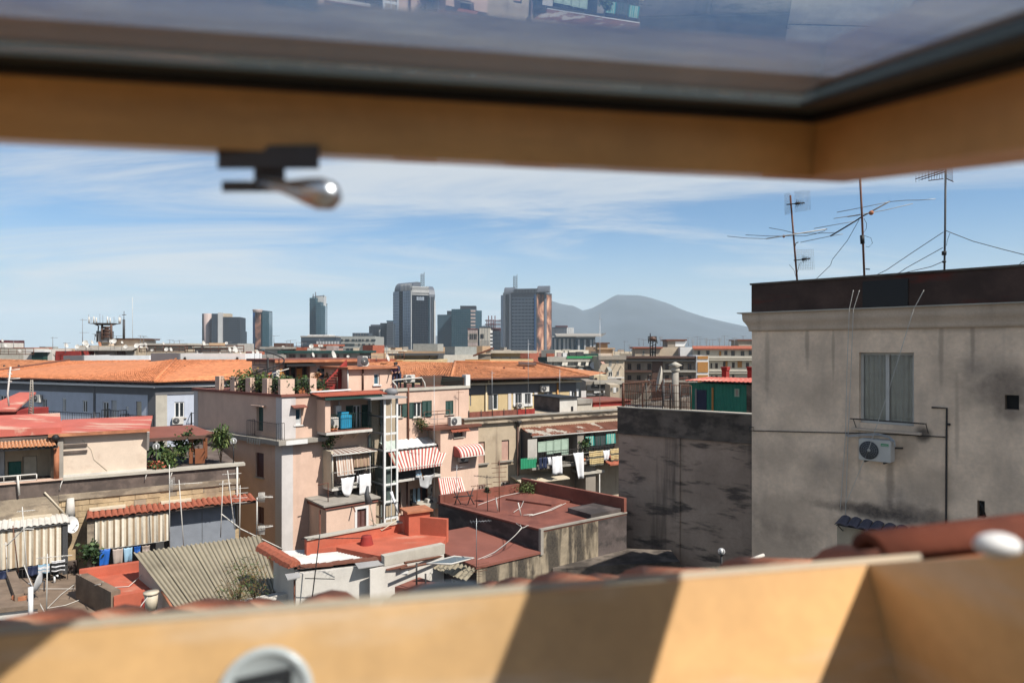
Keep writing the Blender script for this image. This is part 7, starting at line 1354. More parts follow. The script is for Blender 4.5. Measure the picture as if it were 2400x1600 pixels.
 mb=MB();mb.tube([eL+V((0,0,.08)),rB+V((0,0,.12))],.16,6);part('valley',mb,M('rust_brown'),t)
 mb=MB();mb.tube([wl.p(0,.55,ze-.05),wl.p(wl.L+.5,.55,ze-.05)],.1,6);mb.tube([wl.p(wl.L+.5,.55,ze-.05),wr.p(wr.L,.55,ze-.05)],.1,6);part('gutter',mb,M('rust_brown'),t)
 def par(x0,x1,y0,y1,m,d,lb):
  a=P(*c1(x0,y1),d);b=P(*c1(x1,y1),d);zt=P(*c1(x0,y0),d).z;ww=W((a.x,a.y),(b.x,b.y));mb=MB();mb.box(ww,0,ww.L,-.35,0,a.z-.6,zt);mb.box(ww,0,.35,-5,-.3505,a.z-.6,zt);mb.box(ww,ww.L-.35,ww.L,-5,-.3505,a.z-.6,zt);solo('roof_parapet',lb,'parapet',mb,M(m))
 dd=rA.y+.4
 par(582,760,522,570,'blue_trim',rB.y+.3,'dark grey parapet at the left end of the orange roof ridge');par(762,1372,520,556,'white',rB.y+.6,'long white parapet along the ridge of the orange roof');par(1385,1642,500,552,'blue_trim',dd,'dark purple-grey parapet on the orange roof ridge');par(1646,2252,503,562,'white',dd+.4,'tall pale parapet with two drain holes on the orange roof')
 for x,y in((1698,548),(2180,548),(1700,626),(1858,632),(2188,625),(38,620),(172,620),(292,618),(828,630),(1225,632)):
  pn=(eC,(rA-eC).cross(rB-eC))if 300<x<1600 else(eC,(rA-eC).cross(eR-eC))if x>1600 else(eL,(rB-eL).cross(bL-eL));c=P(*c1(x,y),dd+.3)if y<600 else hitplane(*c1(x,y),*pn);mb=MB();mb.tube([c-V((0,0,.16)),c+V((0,0,.16))],.16,7,.1);part('vent_stub',mb,M('black'),t)
blue_building()
# ================================================================ yellow building
def yellow_building():
 dL=62.0;L0=xy(1060,dL-.5);Rr=xy(1371,68.5);w=W(L0,Rr);ze=zof(888,dL);t=thing('yellow_building','yellow building with an orange-brown tiled hip roof behind the pink building','building',(L0[0],L0[1],0));ins=w.off(-.9);G=ins.rect
 hs=[G(c5(1008,425),c5(1104,575)),G(c5(1268,420),c5(1330,520)),G(c5(1360,420),c5(1416,520)),G(c5(1548,408),c5(1630,470)),G(c5(1812,398),c5(1862,455)),G(c5(830,425),c5(842,540))]
 Lb,Rb=ins.p(-6,0,0),ins.p(w.L-.5,0,0);ww=W(Lb.xy[:],Rb.xy[:]);hs=[(a+6,b+6,c,d)for a,b,c,d in hs]
 poly=behind(Lb.xy[:],Rb.xy[:],16);mb=MB();hull(mb,poly,0,ze-.4,{0:hs},rec=.2);part('wall',mb,M('yellow'),t)
 z1=ww.hit(c5(1400,315),.5)[1];mb=MB();mb.box(ww,0,ww.L+.4,.002,.55,z1-.1,z1+.08);part('cornice',mb,M('yellow_trim'),t);mb=MB();mb.box(ww,0,ww.L+.02,.002,.05,z1-1.0,z1-.11);part('frieze',mb,M('blue_trim'),t)  # dark band on the wall is the eave's shadow put into colour
 for x in(988,1678):u=ww.hit(c5(x,400),.1)[0];mb=MB();mb.tube([ww.p(u,.6,ze-.2),ww.p(u,.6,z1+.1)],.1,6);mb.tube([ww.p(u,.12,z1-.1),ww.p(u,.12,0)],.1,6);part('downpipe',mb,M('yellow_trim' if x<1000 else 'ochre'),t)
 for x0,x1 in((1198,1228),(1452,1482),(1905,1952)):r_=ww.rect(c5(x0,390),c5(x1,560));mb=MB();mb.box(ww,r_[0],r_[1],.002,.06,0,z1-1.01);part('pilaster',mb,M('quoin'),t)
 for i,r_ in enumerate(hs):
  e=.22
  if i in(1,2,4):mb=MB();mb.box(ww,r_[0]-e,r_[1]+e,.001,.04,r_[3],r_[3]+e);mb.box(ww,r_[0]-e,r_[0],.001,.04,r_[2],r_[3]);mb.box(ww,r_[1],r_[1]+e,.001,.04,r_[2],r_[3]);mb.box(ww,r_[0]-e,r_[1]+e,.001,.12,r_[2]-.2,r_[2]-.001);part('window_surround',mb,M('white'),t)
  if i==0:shutter(t,ww,r_[0],r_[0]+(r_[1]-r_[0])*.45,r_[2],r_[3],-.05,'dark_grey');far_window(t,ww,(r_[0]+(r_[1]-r_[0])*.46,r_[1],r_[2],r_[3]),nx=1)
  else:far_window(t,ww,r_,fm='mid_grey',nx=2)
 ac=ww.rect(c5(1532,358),c5(1572,402),.3);air_con(ww,(ac[0]+ac[1])/2,.15,ac[2],'air conditioner on the yellow wall under the eave',wd=.85,h=.62,dp=.35)
 ac=ww.rect(c5(1305,530),c5(1330,560),.3);air_con(ww,(ac[0]+ac[1])/2,.15,ac[2],'small air conditioner below the twin windows of the yellow wall',wd=.7,h=.5,dp=.3)
 e0,e1_=w.p(-8,.1,ze),w.p(w.L+.4,.1,ze);zr=zof(850,67);r0=P(*c5(688,122),69.5);r1=P(*c5(1445,126),75.5);hL=hitz(*c5(650,244),ze+.02);
 hc=w.p(w.hit(c5(648,262),.1)[0],.1,ze)
 tiled_slope(t,hc,e1_,r1,r0,26,'orange_roof_old',amp=.055);mb=MB();mb.slab([r0,r1,e1_+V((3,9,0)),r0+V((1,9,-1.3))],.1);mb.face(e1_,e1_+V((3,9,0)),r1);part('rear_slope',mb,M('orange_roof_old'),t)
 lb=V((hc.x-17,hc.y+7,ze));r0b=r0+V((-9,5.5,0));tiled_slope(t,lb,hc,r0,r0b,15,'orange_roof_old',amp=.09)
 mb=MB();mb.tube([hc+V((0,0,.1)),r0+V((0,0,.1))],.15,6);mb.tube([e1_+V((0,0,.06)),r1+V((0,0,.1))],.14,6);mb.tube([r0+V((0,0,.1)),r1+V((0,0,.1))],.14,6);part('ridge',mb,M('orange_roof_old'),t)
 mb=MB();mb.tube([hc+V((0,-.1,-.05)),e1_+V((0,-.1,-.05))],.11,6);part('gutter',mb,M('rust_brown'),t)
 for x,y in((490,172),(728,178),(890,176),(1162,174),(1355,172)):c=hitplane(*c5(x,y),hc,(r0-hc).cross((e1_-hc)if x>660 else(lb-hc)));mb=MB();mb.tube([c-V((0,0,.15)),c+V((0,0,.12))],.16,6,.08);part('vent_stub',mb,M('rust_brown'),t)
 a=hitplane(*c5(1300,142),hc,(r0-hc).cross(e1_-hc));mb=MB();mb.obox(a,V((1.9,.3,-.1)),V((0,.8,.2)),V((0,0,.12)));solo('roof_hatch','dark raised hatch near the top of the orange-brown roof','hatch',mb,M('brick_brown'))
 def bx(c0,c1_,d,dep,m,name,lab,cat='building',par=None,ov=0.):
  a=P(*c0,d);b=P(*c1_,d);ww=W((a.x,a.y),(b.x,b.y));tt=par or thing(name,lab,cat,V((a.x,a.y,0)));mb=MB();mb.box(ww,0,ww.L,-dep,0,6,a.z);part('wall',mb,M(m),tt);return tt,ww,a.z
 tt,ww,z=bx(c5(0,98),c5(550,240),78,8,'yellow','yellow_terrace','cream yellow terrace wall behind the tiled roof at the left');rr=ww.rect(c5(0,98),c5(180,140),.1);mb=MB();mb.box(ww,0,rr[1],.001,.12,rr[2],rr[3]);part('wooden_screen',mb,M('ochre'),tt)
 railing(tt,[ww.p(0,-.1,z),ww.p(ww.L*.35,-.1,z)],1.0,2,.03,'rust_iron')
 t2,w2,z2=bx(c5(100,55),c5(470,110),82,6,'apt_shade','flat_roof_hut','low grey-brown roof hut with a dark flat roof on the yellow terrace');mb=MB();mb.box(w2,-.8,w2.L+.8,-6.5,.8,z2,z2+.25);part('roof',mb,M('dark_grey'),t2);
 for x in(182,440):u=w2.hit(c5(x,80),.6)[0];mb=MB();mb.tube([w2.p(u,.6,z2-3.2),w2.p(u,.6,z2)],.08,5);part('post',mb,M('iron'),t2)
 t3,w3,z3=bx(c5(1022,92),c5(1445,135),80,8,'yellow','yellow_terrace','cream yellow terrace wall behind the right half of the tiled roof');rr=c5(782,95);a=P(*c5(785,92),80);b=P(*c5(1020,120),80);mb=MB();ww=W((a.x,a.y),(b.x,b.y));mb.box(ww,0,ww.L,-.2,0,12,a.z);solo('wooden_screen','brown wooden screen on the terrace left of the cream wall','screen',mb,M('ochre'))
 t4,w4,z4=bx(c5(1035,30),c5(1318,90),84,6,'apt_beige','flat_roof_hut','pale roof hut with grey blinds and a wide flat roof above the tiled roof');mb=MB();mb.box(w4,-.6,w4.L+2,-6.6,1.2,z4,z4+.3);part('roof',mb,M('concrete_pale'),t4)
 for i in range(3):r_=w4.L*(.06+.31*i);roller(t4,w4,r_,r_+w4.L*.26,z4-2.6,z4-.5,.02,'grey_blind',sl=.2)
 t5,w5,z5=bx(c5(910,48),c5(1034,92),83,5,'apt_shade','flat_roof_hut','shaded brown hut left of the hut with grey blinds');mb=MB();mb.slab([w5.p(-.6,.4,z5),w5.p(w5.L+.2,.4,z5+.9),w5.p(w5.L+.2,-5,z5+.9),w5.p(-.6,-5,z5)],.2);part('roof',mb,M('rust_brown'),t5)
 p=P(*c5(303,196),76.8);person(p,(.2,-1),'person in a golden-brown top standing before the cream yellow wall','ochre','ochre',(196-106)/4.1268/F*76.8,'stand')
yellow_building()
# ================================================================ beige building with laundry
def beige_building():
 L0=xy(1088,45.4);Rr=xy(1448,52.4);w=W(L0,Rr);k=w.p(w.L+3,0,0);Rr=k.xy[:];w=W(L0,Rr);zc=w.hit(c5(820,718))[1];t=thing('beige_building','stained beige building with laundry balconies and rose shutters','building',(L0[0],L0[1],0));G=w.rect
 hs=[G(c5(903,890),c5(975,1090)),G(c5(1138,872),c5(1210,1062)),G(c5(900,1305),c5(978,1400)),G(c5(1136,1268),c5(1212,1362))]
 ud=w.hit(c5(1290,800))[0]
 bal=[G(c5(1480,860),c5(1790,1110)),G(c5(1880,885),c5(1940,1100)),G(c5(1945,800),c5(2235,1000))]
 mb=MB();hull(mb,behind(L0,Rr,4.6),0,zc+.3,{0:hs+bal},rec=.25);part('wall',mb,M('beige'),t)
 z2=w.hit(c5(820,672))[1];mb=MB();mb.box(w,-.1,w.L,-.3,.14,zc+.3,z2);part('parapet',mb,M('beige_stain'),t,'parapet band with black stains');mb=MB();mb.box(w,-.1,w.L,.001,.24,zc,zc+.14);part('cornice',mb,M('beige_stain'),t);mb=MB();mb.box(w,-.1,w.L,-.32,.2,z2+.001,z2+.09);part('coping',mb,M('concrete'),t)
 for i,r_ in enumerate(hs[:2]):roller(t,w,r_[0]+.03,r_[1]-.03,r_[2],r_[3]-.02,-.1,'rose_shutter','roller_shutter',.08);sill(t,w,r_[0]-.25,r_[1]+.25,r_[2],.16,.1,'concrete')
 for i,r_ in enumerate(hs[2:]):
  far_window(t,w,r_,fm='offwhite');mb=MB();n=9
  for k in range(n):u=r_[0]+(r_[1]-r_[0])*(k+.5)/n;mb.tube([w.p(u,.03,r_[2]),w.p(u,.16,r_[2]+(r_[3]-r_[2])*.4),w.p(u,.03,r_[3])],.012,4)
  mb.tube([w.p(r_[0],.05,r_[2]+.2),w.p(r_[1],.05,r_[2]+.2)],.014,4);mb.tube([w.p(r_[0],.05,r_[3]-.1),w.p(r_[1],.05,r_[3]-.1)],.014,4);part('window_bars',mb,M('rust_iron'),t)
 pipe(t,[w.p(ud,.1,zc+.1),w.p(ud,.1,0)],.09,'brick_brown','downpipe');mb=MB();mb.lathe(w.p(ud,.12,zc-.35),(0,0,1),[(.1,0),(.25,.3),(.25,.4),(0,.4)],10);part('hopper',mb,M('iron'),t)
 V1=1.5;uA=ud+.25;a=w.hit(c5(1380,838),V1);b=w.hit(c5(2265,765),V1);zl=a[1];zu=w.hit(c5(1400,790),.1)[1];um=w.hit(c5(1850,780),.7)[0]
 for i in range(9):
  u0=uA+(w.L-uA)*i/9;u1=uA+(w.L-uA)*(i+1.03)/9;mb=corrug(w.p(u0,.02,zl+.42),w.p(u1,.02,zl+.42),w.p(u1,V1,zl),w.p(u0,V1,zl),6,.025,.012);part('canopy_sheet',mb,M('rust_sheet' if i<5 else 'rust_brown'),t)
 mb=MB();mb.tube([w.p(uA,V1+.02,zl-.05),w.p(w.L,V1+.02,zl-.05)],.045,5);part('canopy_edge',mb,M('offwhite'),t)
 zf=w.hit(c5(1340,1150),V1)[1];mb=MB();mb.box(w,uA,w.L,.003,V1,zf-.16,zf);part('balcony_slab',mb,M('concrete'),t)
 mb=MB();mb.box(w,uA+.02,uA+.12,.003,V1-.2,zf,zl+.2);part('side_wall',mb,M('dark_grey'),t)
 railing(t,[w.p(uA+.1,V1-.05,zf),w.p(w.L,V1-.05,zf)],1.0,7,.012,'iron')
 def q(x0,y0,x1,y1_,v):return w.rect(c5(x0,y0),c5(x1,y1_),v)
 r_=q(1322,1050,1478,1140,V1);mb=corrug(w.p(r_[0],V1,zf),w.p(r_[1],V1,zf),w.p(r_[1],V1,r_[3]),w.p(r_[0],V1,r_[3]),10,.02);part('green_sheet',mb,M('green_sheet'),t,'green corrugated plastic on the balcony corner')
 r_=q(1390,865,1480,1050,V1);mb=corrug(w.p(r_[0],V1,r_[2]),w.p(r_[1],V1,r_[2]),w.p(r_[1],V1,r_[3]),w.p(r_[0],V1,r_[3]),8,.02);part('white_sheet',mb,M('white_wall'),t,'white corrugated sheet above the green plastic')
 for x0,y0,x1,y1_ in((1490,890,1572,985),(1574,880,1642,1005),(1646,868,1715,990),(1718,858,1785,1008)):r_=q(x0,y0,x1,y1_,V1-.2);shutter(t,w,r_[0],r_[1],r_[2],r_[3],V1-.25,'green_pale')
 r_=q(1880,890,1940,1090,.1);mb=MB();mb.box(w,r_[0],r_[1],-.12,-.08,zf,r_[3]);part('door',mb,M('black'),t)
 far_window(t,w,bal[0],fm='brick_brown',nx=4);far_window(t,w,bal[2],fm='brick_brown',nx=3)
 for x0,y0,x1,y1_,m,lb in((1948,838,2030,922,'teal','left'),(2150,812,2235,900,'teal','right'),(2040,835,2145,915,'green_shutter','mid')):r_=q(x0,y0,x1,y1_,V1-.15);mb=MB();stripes(mb,w.p(r_[0],V1-.15,r_[3]),w.p(r_[1],V1-.15,r_[3]),w.p(r_[1],V1-.12,r_[2]),w.p(r_[0],V1-.12,r_[2]),9,4,0,.03);solo('curtain',{'left':'left teal curtain on the upper laundry balcony','right':'right teal curtain on the upper laundry balcony','mid':'dark green curtain between the two teal curtains'}[lb],'curtain',mb,[M(m),M('green_pale' if m=='teal' else 'dark_grey')],'curtains of the laundry balcony')
 r_=q(1790,860,1850,1100,.4);mb=MB();mb.box(w,r_[0],r_[1],.003,V1-.1,zf,zl+.1);part('partition',mb,M('apt_shade'),t)
 L_=V1+.25
 for x0,y0,x1,y1_,m,lb,tp_,sk,hem in((1628,1030,1722,1195,['white_cloth'],'long white sheet hanging straight with a fold line, left of the trousers',.08,0,0),(1828,995,1925,1240,['white_cloth'],'twisted white sheet hanging slantwise from the balcony',.35,.16,0),(1985,980,2122,1112,['towel_gold','towel_gold','towel_dark'],'gold and dark patterned towel, left of the two',.1,0,0),(2190,955,2268,1070,['towel_gold','towel_gold','towel_dark'],'gold and dark patterned towel, right of the two',.1,0,0),(2118,970,2180,1058,['white_cloth'],'white shirt hanging between the two patterned towels',.25,0,0),(1500,1040,1530,1150,['navy'],'dark trousers, left pair beside the long white sheet',.2,0,0),(1535,1035,1580,1140,['navy'],'dark navy shirt between the trousers and the small white cloth',.1,0,0),(1585,1035,1615,1112,['white_cloth'],'small white cloth just left of the long white sheet',.1,0,0)):
  r_=q(x0,y0,x1,y1_,L_);cloth(w,r_[0],r_[1],r_[3],r_[2],L_,lb,m,taper=tp_,skew=sk,wob=.05,bandsn=6)
 cable('clothes_line','clothes line along the upper laundry balcony',[w.p(uA+1.5,L_,w.hit(c5(1628,1030),L_)[1]+.0),w.p(w.L,L_,w.hit(c5(2190,955),L_)[1]-.0)],.01,'offwhite',.02,'clothes lines')
 u,z=w.hit(c5(1960,1010),V1);plant(w.p(w.hit(c5(1975,900),V1)[0],V1-.1,w.hit(c5(1975,915),V1)[1]),'spiky plant hanging before the left teal curtain',.4,.6,70,('leaf','leaf_dark'),.4,'hanging_plant',stems=1,spiky=True)
 u,z=w.hit(c5(1945,1045),V1);plant(w.p(u,V1-.2,zf),'tall dark plant on the balcony right of the twisted sheet',.4,1.5,260,('leaf_dark','leaf'),.2,'balcony_plant',pot=.18)
 r_=w.hit(c5(1330,1290),1.4);r2=w.hit(c5(1790,1235),1.4);mb=MB();mb.slab([w.p(r_[0],.01,r_[1]+.3),w.p(r2[0],.01,r_[1]+.3),w.p(r2[0],1.5,r_[1]),w.p(r_[0],1.5,r_[1])],.07);part('lower_canopy',mb,M('cream'),t,'cream canopy sheet below the laundry balcony');
 u=w.hit(c5(1870,1200),.3)[0];mb=MB();mb.box(w,u,u+.9,.003,1.3,0,zf-.161);part('pier',mb,M('apt_shade'),t);r_=q(1925,1150,2125,1180,1.4);mb=MB();mb.box(w,r_[0],r_[1],.003,1.5,r_[2],r_[2]+.18);part('shelf',mb,M('concrete_pale'),t)
 u=w.hit(c5(2085,1250),1.4)[0];pipe(t,[w.p(u,1.4,r_[2]),w.p(u,1.4,8)],.04,'offwhite','post')
 r_=q(2155,1078,2300,1100,1.8);mb=MB();mb.slab([w.p(r_[0],.6,r_[3]+.2),w.p(w.L+1,.6,r_[3]+.2),w.p(w.L+1,2.2,r_[3]-.15),w.p(r_[0],2.2,r_[3]-.15)],.1);part('red_canopy',mb,M('tile_red'),t)
 def roofbox(x0,y0,x1,y1_,v,dep,m,lab,cat='building',nm='roof_hut',cap=None,zb=None):
  o=w.off(v);a=o.hit(c5(x0,y0));b=o.hit(c5(x1,y1_));tt=thing(nm,lab,cat,o.p(a[0],0,z2));mb=MB();mb.box(o,a[0],b[0],-dep,0,z2-1 if zb is None else zb,a[1]);part('wall',mb,M(m),tt)
  if cap:mb=MB();mb.box(o,a[0]-.15,b[0]+.15,-dep-.1,.15,a[1]+.001,a[1]+.1);part('roof',mb,M(cap),tt)
  return tt,o,a,b
 sc=thing('red_screen','dull red cloth screen along the roof edge in front of the yellow wall','screen',w.p(0,-1,z2));o=w.off(-.9);xs=[822,940,1048,1160,1290,1370,1460]
 for x0,x1 in zip(xs,xs[1:]):
  a=o.hit(c5(x0,600-(x0-822)*.055));b=o.hit(c5(x1,0));mb=MB();n=6
  for i in range(n):mb.face(*[o.p(a[0]+(b[0]-a[0])*f,.03*math.sin(i*2+e*2),z)for f,z,e in((i/n,z2-.1,0),((i+1)/n,z2-.1,1),((i+1)/n,a[1],1),(i/n,a[1],0))])
  part('cloth_panel',mb,M('red_paint' if x0>1200 else 'red_roof'),sc);mb=MB();mb.tube([o.p(a[0],.0,z2-.1),o.p(a[0],0,a[1]+.9 if x0 in(1048,)else a[1]+.1)],.03,5);part('post',mb,M('iron'),sc)
 t2,o2,a2,b2=roofbox(1700,470,1868,600,-.7,3.4,'white_wall','pale roof hut with a dark shaded side and one small hole on the beige building',cap='black');mb=MB();mb.box(o2,a2[0]-.03,a2[0]-.002,-3.4,-.02,z2,a2[1]-.01);part('side_wall',mb,M('block_shaded'),t2);r_=o2.rect(c5(1808,545),c5(1830,590));mb=MB();mb.box(o2,r_[0],r_[1],.001,.01,r_[2],r_[3]);part('hole',mb,M('black'),t2)  # dark sheet paints the shade on the hut's left side
 t3,o3,a3,b3=roofbox(1870,505,2012,600,-1.2,3,'concrete_pale','low stained concrete box right of the pale roof hut');mb=MB();r_=o3.rect(c5(1870,480),c5(2015,515),.1);mb.box(o3,r_[0],r_[1],-3,.12,r_[2],r_[3]);part('rim',mb,M('concrete'),t3)
 t4,o4,a4,b4=roofbox(2012,588,2300,625,-.8,.3,'red_bright','red painted parapet with a dark red wall behind at the right end','wall','red_parapet');o=w.off(-3.4);r_=o.rect(c5(2025,505),c5(2300,610));mb=MB();mb.box(o,r_[0],r_[1]+1,-.3,0,z2-.5,r_[3]);part('back_wall',mb,M('red_paint'),t4);mb=MB();mb.box(o,r_[0]-.2,r_[1]+1,-3.5,.2,r_[3]+.001,r_[3]+.12);part('roof',mb,M('red_rose'),t4)
 antenna(o2.p(a2[0]+4.6,-1,z2),7.5,'thin tall pole on the roof right of the pale roof hut','yagi',.3,'steel',0,ln=.3,el=.2,n=2,r=.025)
 for x in(1045,1395,1700):antenna(w.p(w.hit(c5(x,640),-1.5)[0],-1.5,z2),5.4 if x==1395 else 3.2,{1045:'thin pole behind the red cloth screen at the left',1395:'tall thin pole behind the red cloth screen at the right',1700:'short pole beside the pale roof hut'}[x],'yagi',.3,'steel',0,ln=.3,el=.2,n=2,r=.02)
beige_building()
# ================================================================ middle distance: apartments and roofs
def block(name,lab,c0,c1_,dl,dr,dep,m,cat='building',z0=0,roof=None,ov=.4):
 a=P(*c0,dl);b=P(*c1_,dr);ww=W((a.x,a.y),(b.x,b.y));t=thing(name,lab,cat,V((a.x,a.y,z0)))
 mb=MB();hull(mb,behind(ww.a.xy[:],ww.p(ww.L,0,0).xy[:],dep),z0,a.z);part('wall',mb,M(m),t)
 if roof:mb=MB();mb.box(ww,-ov,ww.L+ov,-dep-ov,ov,a.z+.001,a.z+.3);part('roof',mb,M(roof),t)
 t['_w']=0;del t['_w'];return t,ww,a.z
def opens(t,w,rects,m='glass',fm='offwhite',name='window',sh=None):
 for r in rects:
  f=window(t,w,*r,v=.01,fm=fm,gm=m,nx=2,fw=(r[1]-r[0])*.1,dep=.06,name=name)
def apartments():
 G5='apartment blocks behind the yellow building'
 t,w,z=block('apartment_block','grey apartment block with a green roof edge and pale awnings',e8(400,490),e8(1415,490),128,128,12,'apt_grey',roof=None);zz=w.hit(e8(800,480))[1]
 mb=MB();mb.box(w,-.3,w.L+.3,-.3,.5,z-.9,z);part('fascia',mb,M('concrete_pale'),t);r_=w.rect(e8(770,472),e8(1425,520),.6);mb=MB();mb.box(w,r_[0],r_[1],.501,.6,r_[2],r_[3]);part('green_fascia',mb,M('green_plastic'),t)
 ys=[(560,665),(800,870)]
 for x in(465,575):opens(t,w,[w.rect(e8(x,565),e8(x+52,665))])
 for x in(905,1120,1290):opens(t,w,[w.rect(e8(x,570),e8(x+52,665))])
 for y0,xs in((565,(690,740,1010,1170)),):
  for i,x in enumerate(xs):a=w.hit(e8(x,y0),.1);b=w.hit(e8(x+70,y0+100),1.2);mb=MB();mb.slab([w.p(a[0],.02,a[1]),w.p(b[0],.02,a[1]),w.p(b[0]-.3,1.4,b[1]),w.p(a[0]-.3,1.4,b[1])],.05);part('awning',mb,M('concrete_pale'),t)
 for i,x in enumerate((830,1020,1190,1340)):a=w.hit(e8(x,690),.1);b=w.hit(e8(x+135,800),1.8);mb=MB();mb.slab([w.p(a[0],.02,a[1]),w.p(b[0],.02,a[1]),w.p(b[0]-.6,2.2,b[1]),w.p(a[0]-.6,2.2,b[1])],.05);part('awning',mb,M('apt_grey'),t)
 r_=w.rect(e8(420,672),e8(1420,690),.8);mb=MB();mb.box(w,r_[0],r_[1],.01,.8,r_[2],r_[3]);part('balcony_slab',mb,M('concrete_pale'),t)
 o=w.p(*(lambda q:(q[0],1.2,q[1]))(w.hit(e8(1318,665),1.2)));dish(o,(.1,-1,.3),.7,'white satellite dish on the grey block with the green roof edge',pole=.2)
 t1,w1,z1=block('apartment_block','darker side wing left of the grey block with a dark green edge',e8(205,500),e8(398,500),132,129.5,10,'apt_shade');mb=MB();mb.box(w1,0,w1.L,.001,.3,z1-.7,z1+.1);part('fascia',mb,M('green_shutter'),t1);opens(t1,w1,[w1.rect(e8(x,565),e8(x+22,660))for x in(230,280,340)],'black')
 for i,(x0,y0,x1,y1,m,nm,lb)in enumerate(((360,420,520,470,'tile_red','roof_hut','small red roofed hut at the left on the grey block'),(580,400,660,470,'panel_pink','roof_hut','pinkish hut on the grey block roof'),(690,405,770,470,'white','roof_hut','small white hut on the grey block roof'),(830,395,945,465,'dark_grey','roof_hut','dark hut with a pale top on the grey block roof'),(680,335,850,360,'concrete_pale','flat_canopy','pale flat canopy above the huts of the grey block'),(970,385,1115,470,'dark_grey','roof_hut','dark roof hut at the right on the grey block'),(1130,425,1420,475,'green_shutter','roof_screen','dark green screen on the right end of the grey block roof'))):
  a=P(*e8(x0,y0),131+i*.2);b=P(*e8(x1,y1),131+i*.2);ww=W((a.x,a.y),(b.x,b.y));mb=MB();mb.box(ww,0,ww.L,-2.5,0,(z-.2 if 'canopy' not in nm else a.z-.3),a.z);
  if 'canopy' in nm:mb.box(ww,.3,.5,-1,-.8,z-.2,a.z-.301);mb.box(ww,ww.L-.5,ww.L-.3,-1,-.8,z-.2,a.z-.301)
  solo(nm,lb,'building',mb,M(m))
 t,w,z=block('apartment_block','beige apartment block with sunlit slanting shadows and small awnings',e8(1425,480),e8(1945,480),124,125,12,'apt_beige');mb=MB();mb.box(w,-.2,w.L+.2,-.3,.45,z-.6,z+.1);part('cornice',mb,M('apt_shade'),t)
 opens(t,w,[w.rect(e8(x0,y0),e8(x1,y1))for x0,y0,x1,y1 in((1630,570,1685,670),(1780,565,1830,610),(1790,785,1835,870),(1620,790,1700,890),(1490,795,1545,830),(1640,910,1705,965))])
 for x0,y0,x1,y1,m in((1455,575,1560,625,'rose_shutter'),(1590,690,1700,770,'apt_grey'),(1775,610,1830,650,'apt_shade'),(1880,660,1940,720,'apt_beige'),(1480,770,1560,800,'apt_shade')):a=w.hit(e8(x0,y0),.1);b=w.hit(e8(x1,y1),1.2);mb=MB();mb.slab([w.p(a[0],.02,a[1]),w.p(b[0],.02,a[1]),w.p(b[0]-.2,1.6,b[1]),w.p(a[0]-.2,1.6,b[1])],.06);part('awning',mb,M(m),t)
 r_=w.rect(e8(1600,905),e8(1935,925),1.0);mb=MB();mb.box(w,r_[0],r_[1],.01,1.2,r_[2],r_[3]);part('balcony_slab',mb,M('offwhite'),t)
 t2,w2,z2=block('roof_hut','orange-tan roof tower in two steps behind the beige block',e8(1430,335),e8(1710,335),140,140,6,'apt_tan',z0=10,roof='apt_tan');t3,w3,z3=block('roof_hut','small square orange-tan roof hut topping the stepped tower',e8(1420,225),e8(1605,225),142,142,5,'apt_tan',z0=z2-1,roof='brick_brown');t4,w4,z4=block('roof_hut','pale tan box below the stepped tower',e8(1410,420),e8(1690,420),138,138,4,'peach',z0=10)
 t,w,z=block('low_house','pale yellow hut with one window below the beige block',e8(1325,868),e8(1600,868),100,100,6,'yellow_trim');opens(t,w,[w.rect(e8(1340,915),e8(1390,975))],'black','brick_brown')
 t,w,z=block('low_house','long concrete-edged terrace house behind the yellow building',e8(1160,985),e8(1935,985),96,96,8,'apt_shade');r_=w.rect(e8(1330,990),e8(1940,1045),.4);mb=MB();mb.box(w,r_[0],r_[1],.002,.5,r_[2],r_[3]);part('parapet',mb,M('concrete_pale'),t)
 for x0,y0,x1,y1,m in((1325,1190,1460,1225,'white'),(1520,1180,1560,1280,'white'),(1615,1290,1655,1370,'white'),(1340,1060,1395,1085,'white'),(1180,1060,1640,1180,'dark_grey'),(1180,1235,1500,1280,'mid_grey')):r_=w.rect(e8(x0,y0),e8(x1,y1),.2);mb=MB();mb.box(w,r_[0],r_[1],.002,.2+.1*(m=='white'),r_[2],r_[3]);part('wall_panel',mb,M(m),t)
 t,w,z=block('low_house','narrow pale house with a white shutter beside the rusty fence',e8(1655,1060),e8(1850,1060),90,90,5,'apt_beige');opens(t,w,[w.rect(e8(1675,1110),e8(1700,1185)),w.rect(e8(1795,1110),e8(1825,1180))],'black');r_=w.rect(e8(1722,1108),e8(1780,1215),.1);roller(t,w,*r_,v=.03,m='white_paint',sl=.2)
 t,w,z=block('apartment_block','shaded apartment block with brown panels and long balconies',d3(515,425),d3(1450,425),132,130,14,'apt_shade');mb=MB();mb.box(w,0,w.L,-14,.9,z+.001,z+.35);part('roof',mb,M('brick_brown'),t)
 for x0,y0,x1,y1 in((900,455,1035,690),):r_=w.rect(d3(x0,y0),d3(x1,y1));mb=MB();mb.box(w,r_[0],r_[1],.01,.12,r_[2]-4,r_[3]);part('brown_panel',mb,M('brick_brown'),t)
 for yy in(575,700):
  for x0,x1 in((515,895),(1040,1450)):r_=w.rect(d3(x0,yy),d3(x1,yy+25),1.2);mb=MB();mb.box(w,r_[0],r_[1],.01,1.3,r_[2],r_[3]);part('balcony_slab',mb,M('brick_brown' if x0<600 else 'concrete_pale'),t)
 for y0,y1 in((490,570),(635,720)):opens(t,w,[w.rect(d3(x,y0),d3(x+48,y1))for x in(592,708,840,1062,1245,1345)],'glass','brick_brown')
 mb=MB();r_=w.rect(d3(520,445),d3(1450,462),.9);mb.box(w,r_[0],r_[1],.01,1.0,r_[2],r_[3]);part('balcony_roof',mb,M('dark_grey'),t)
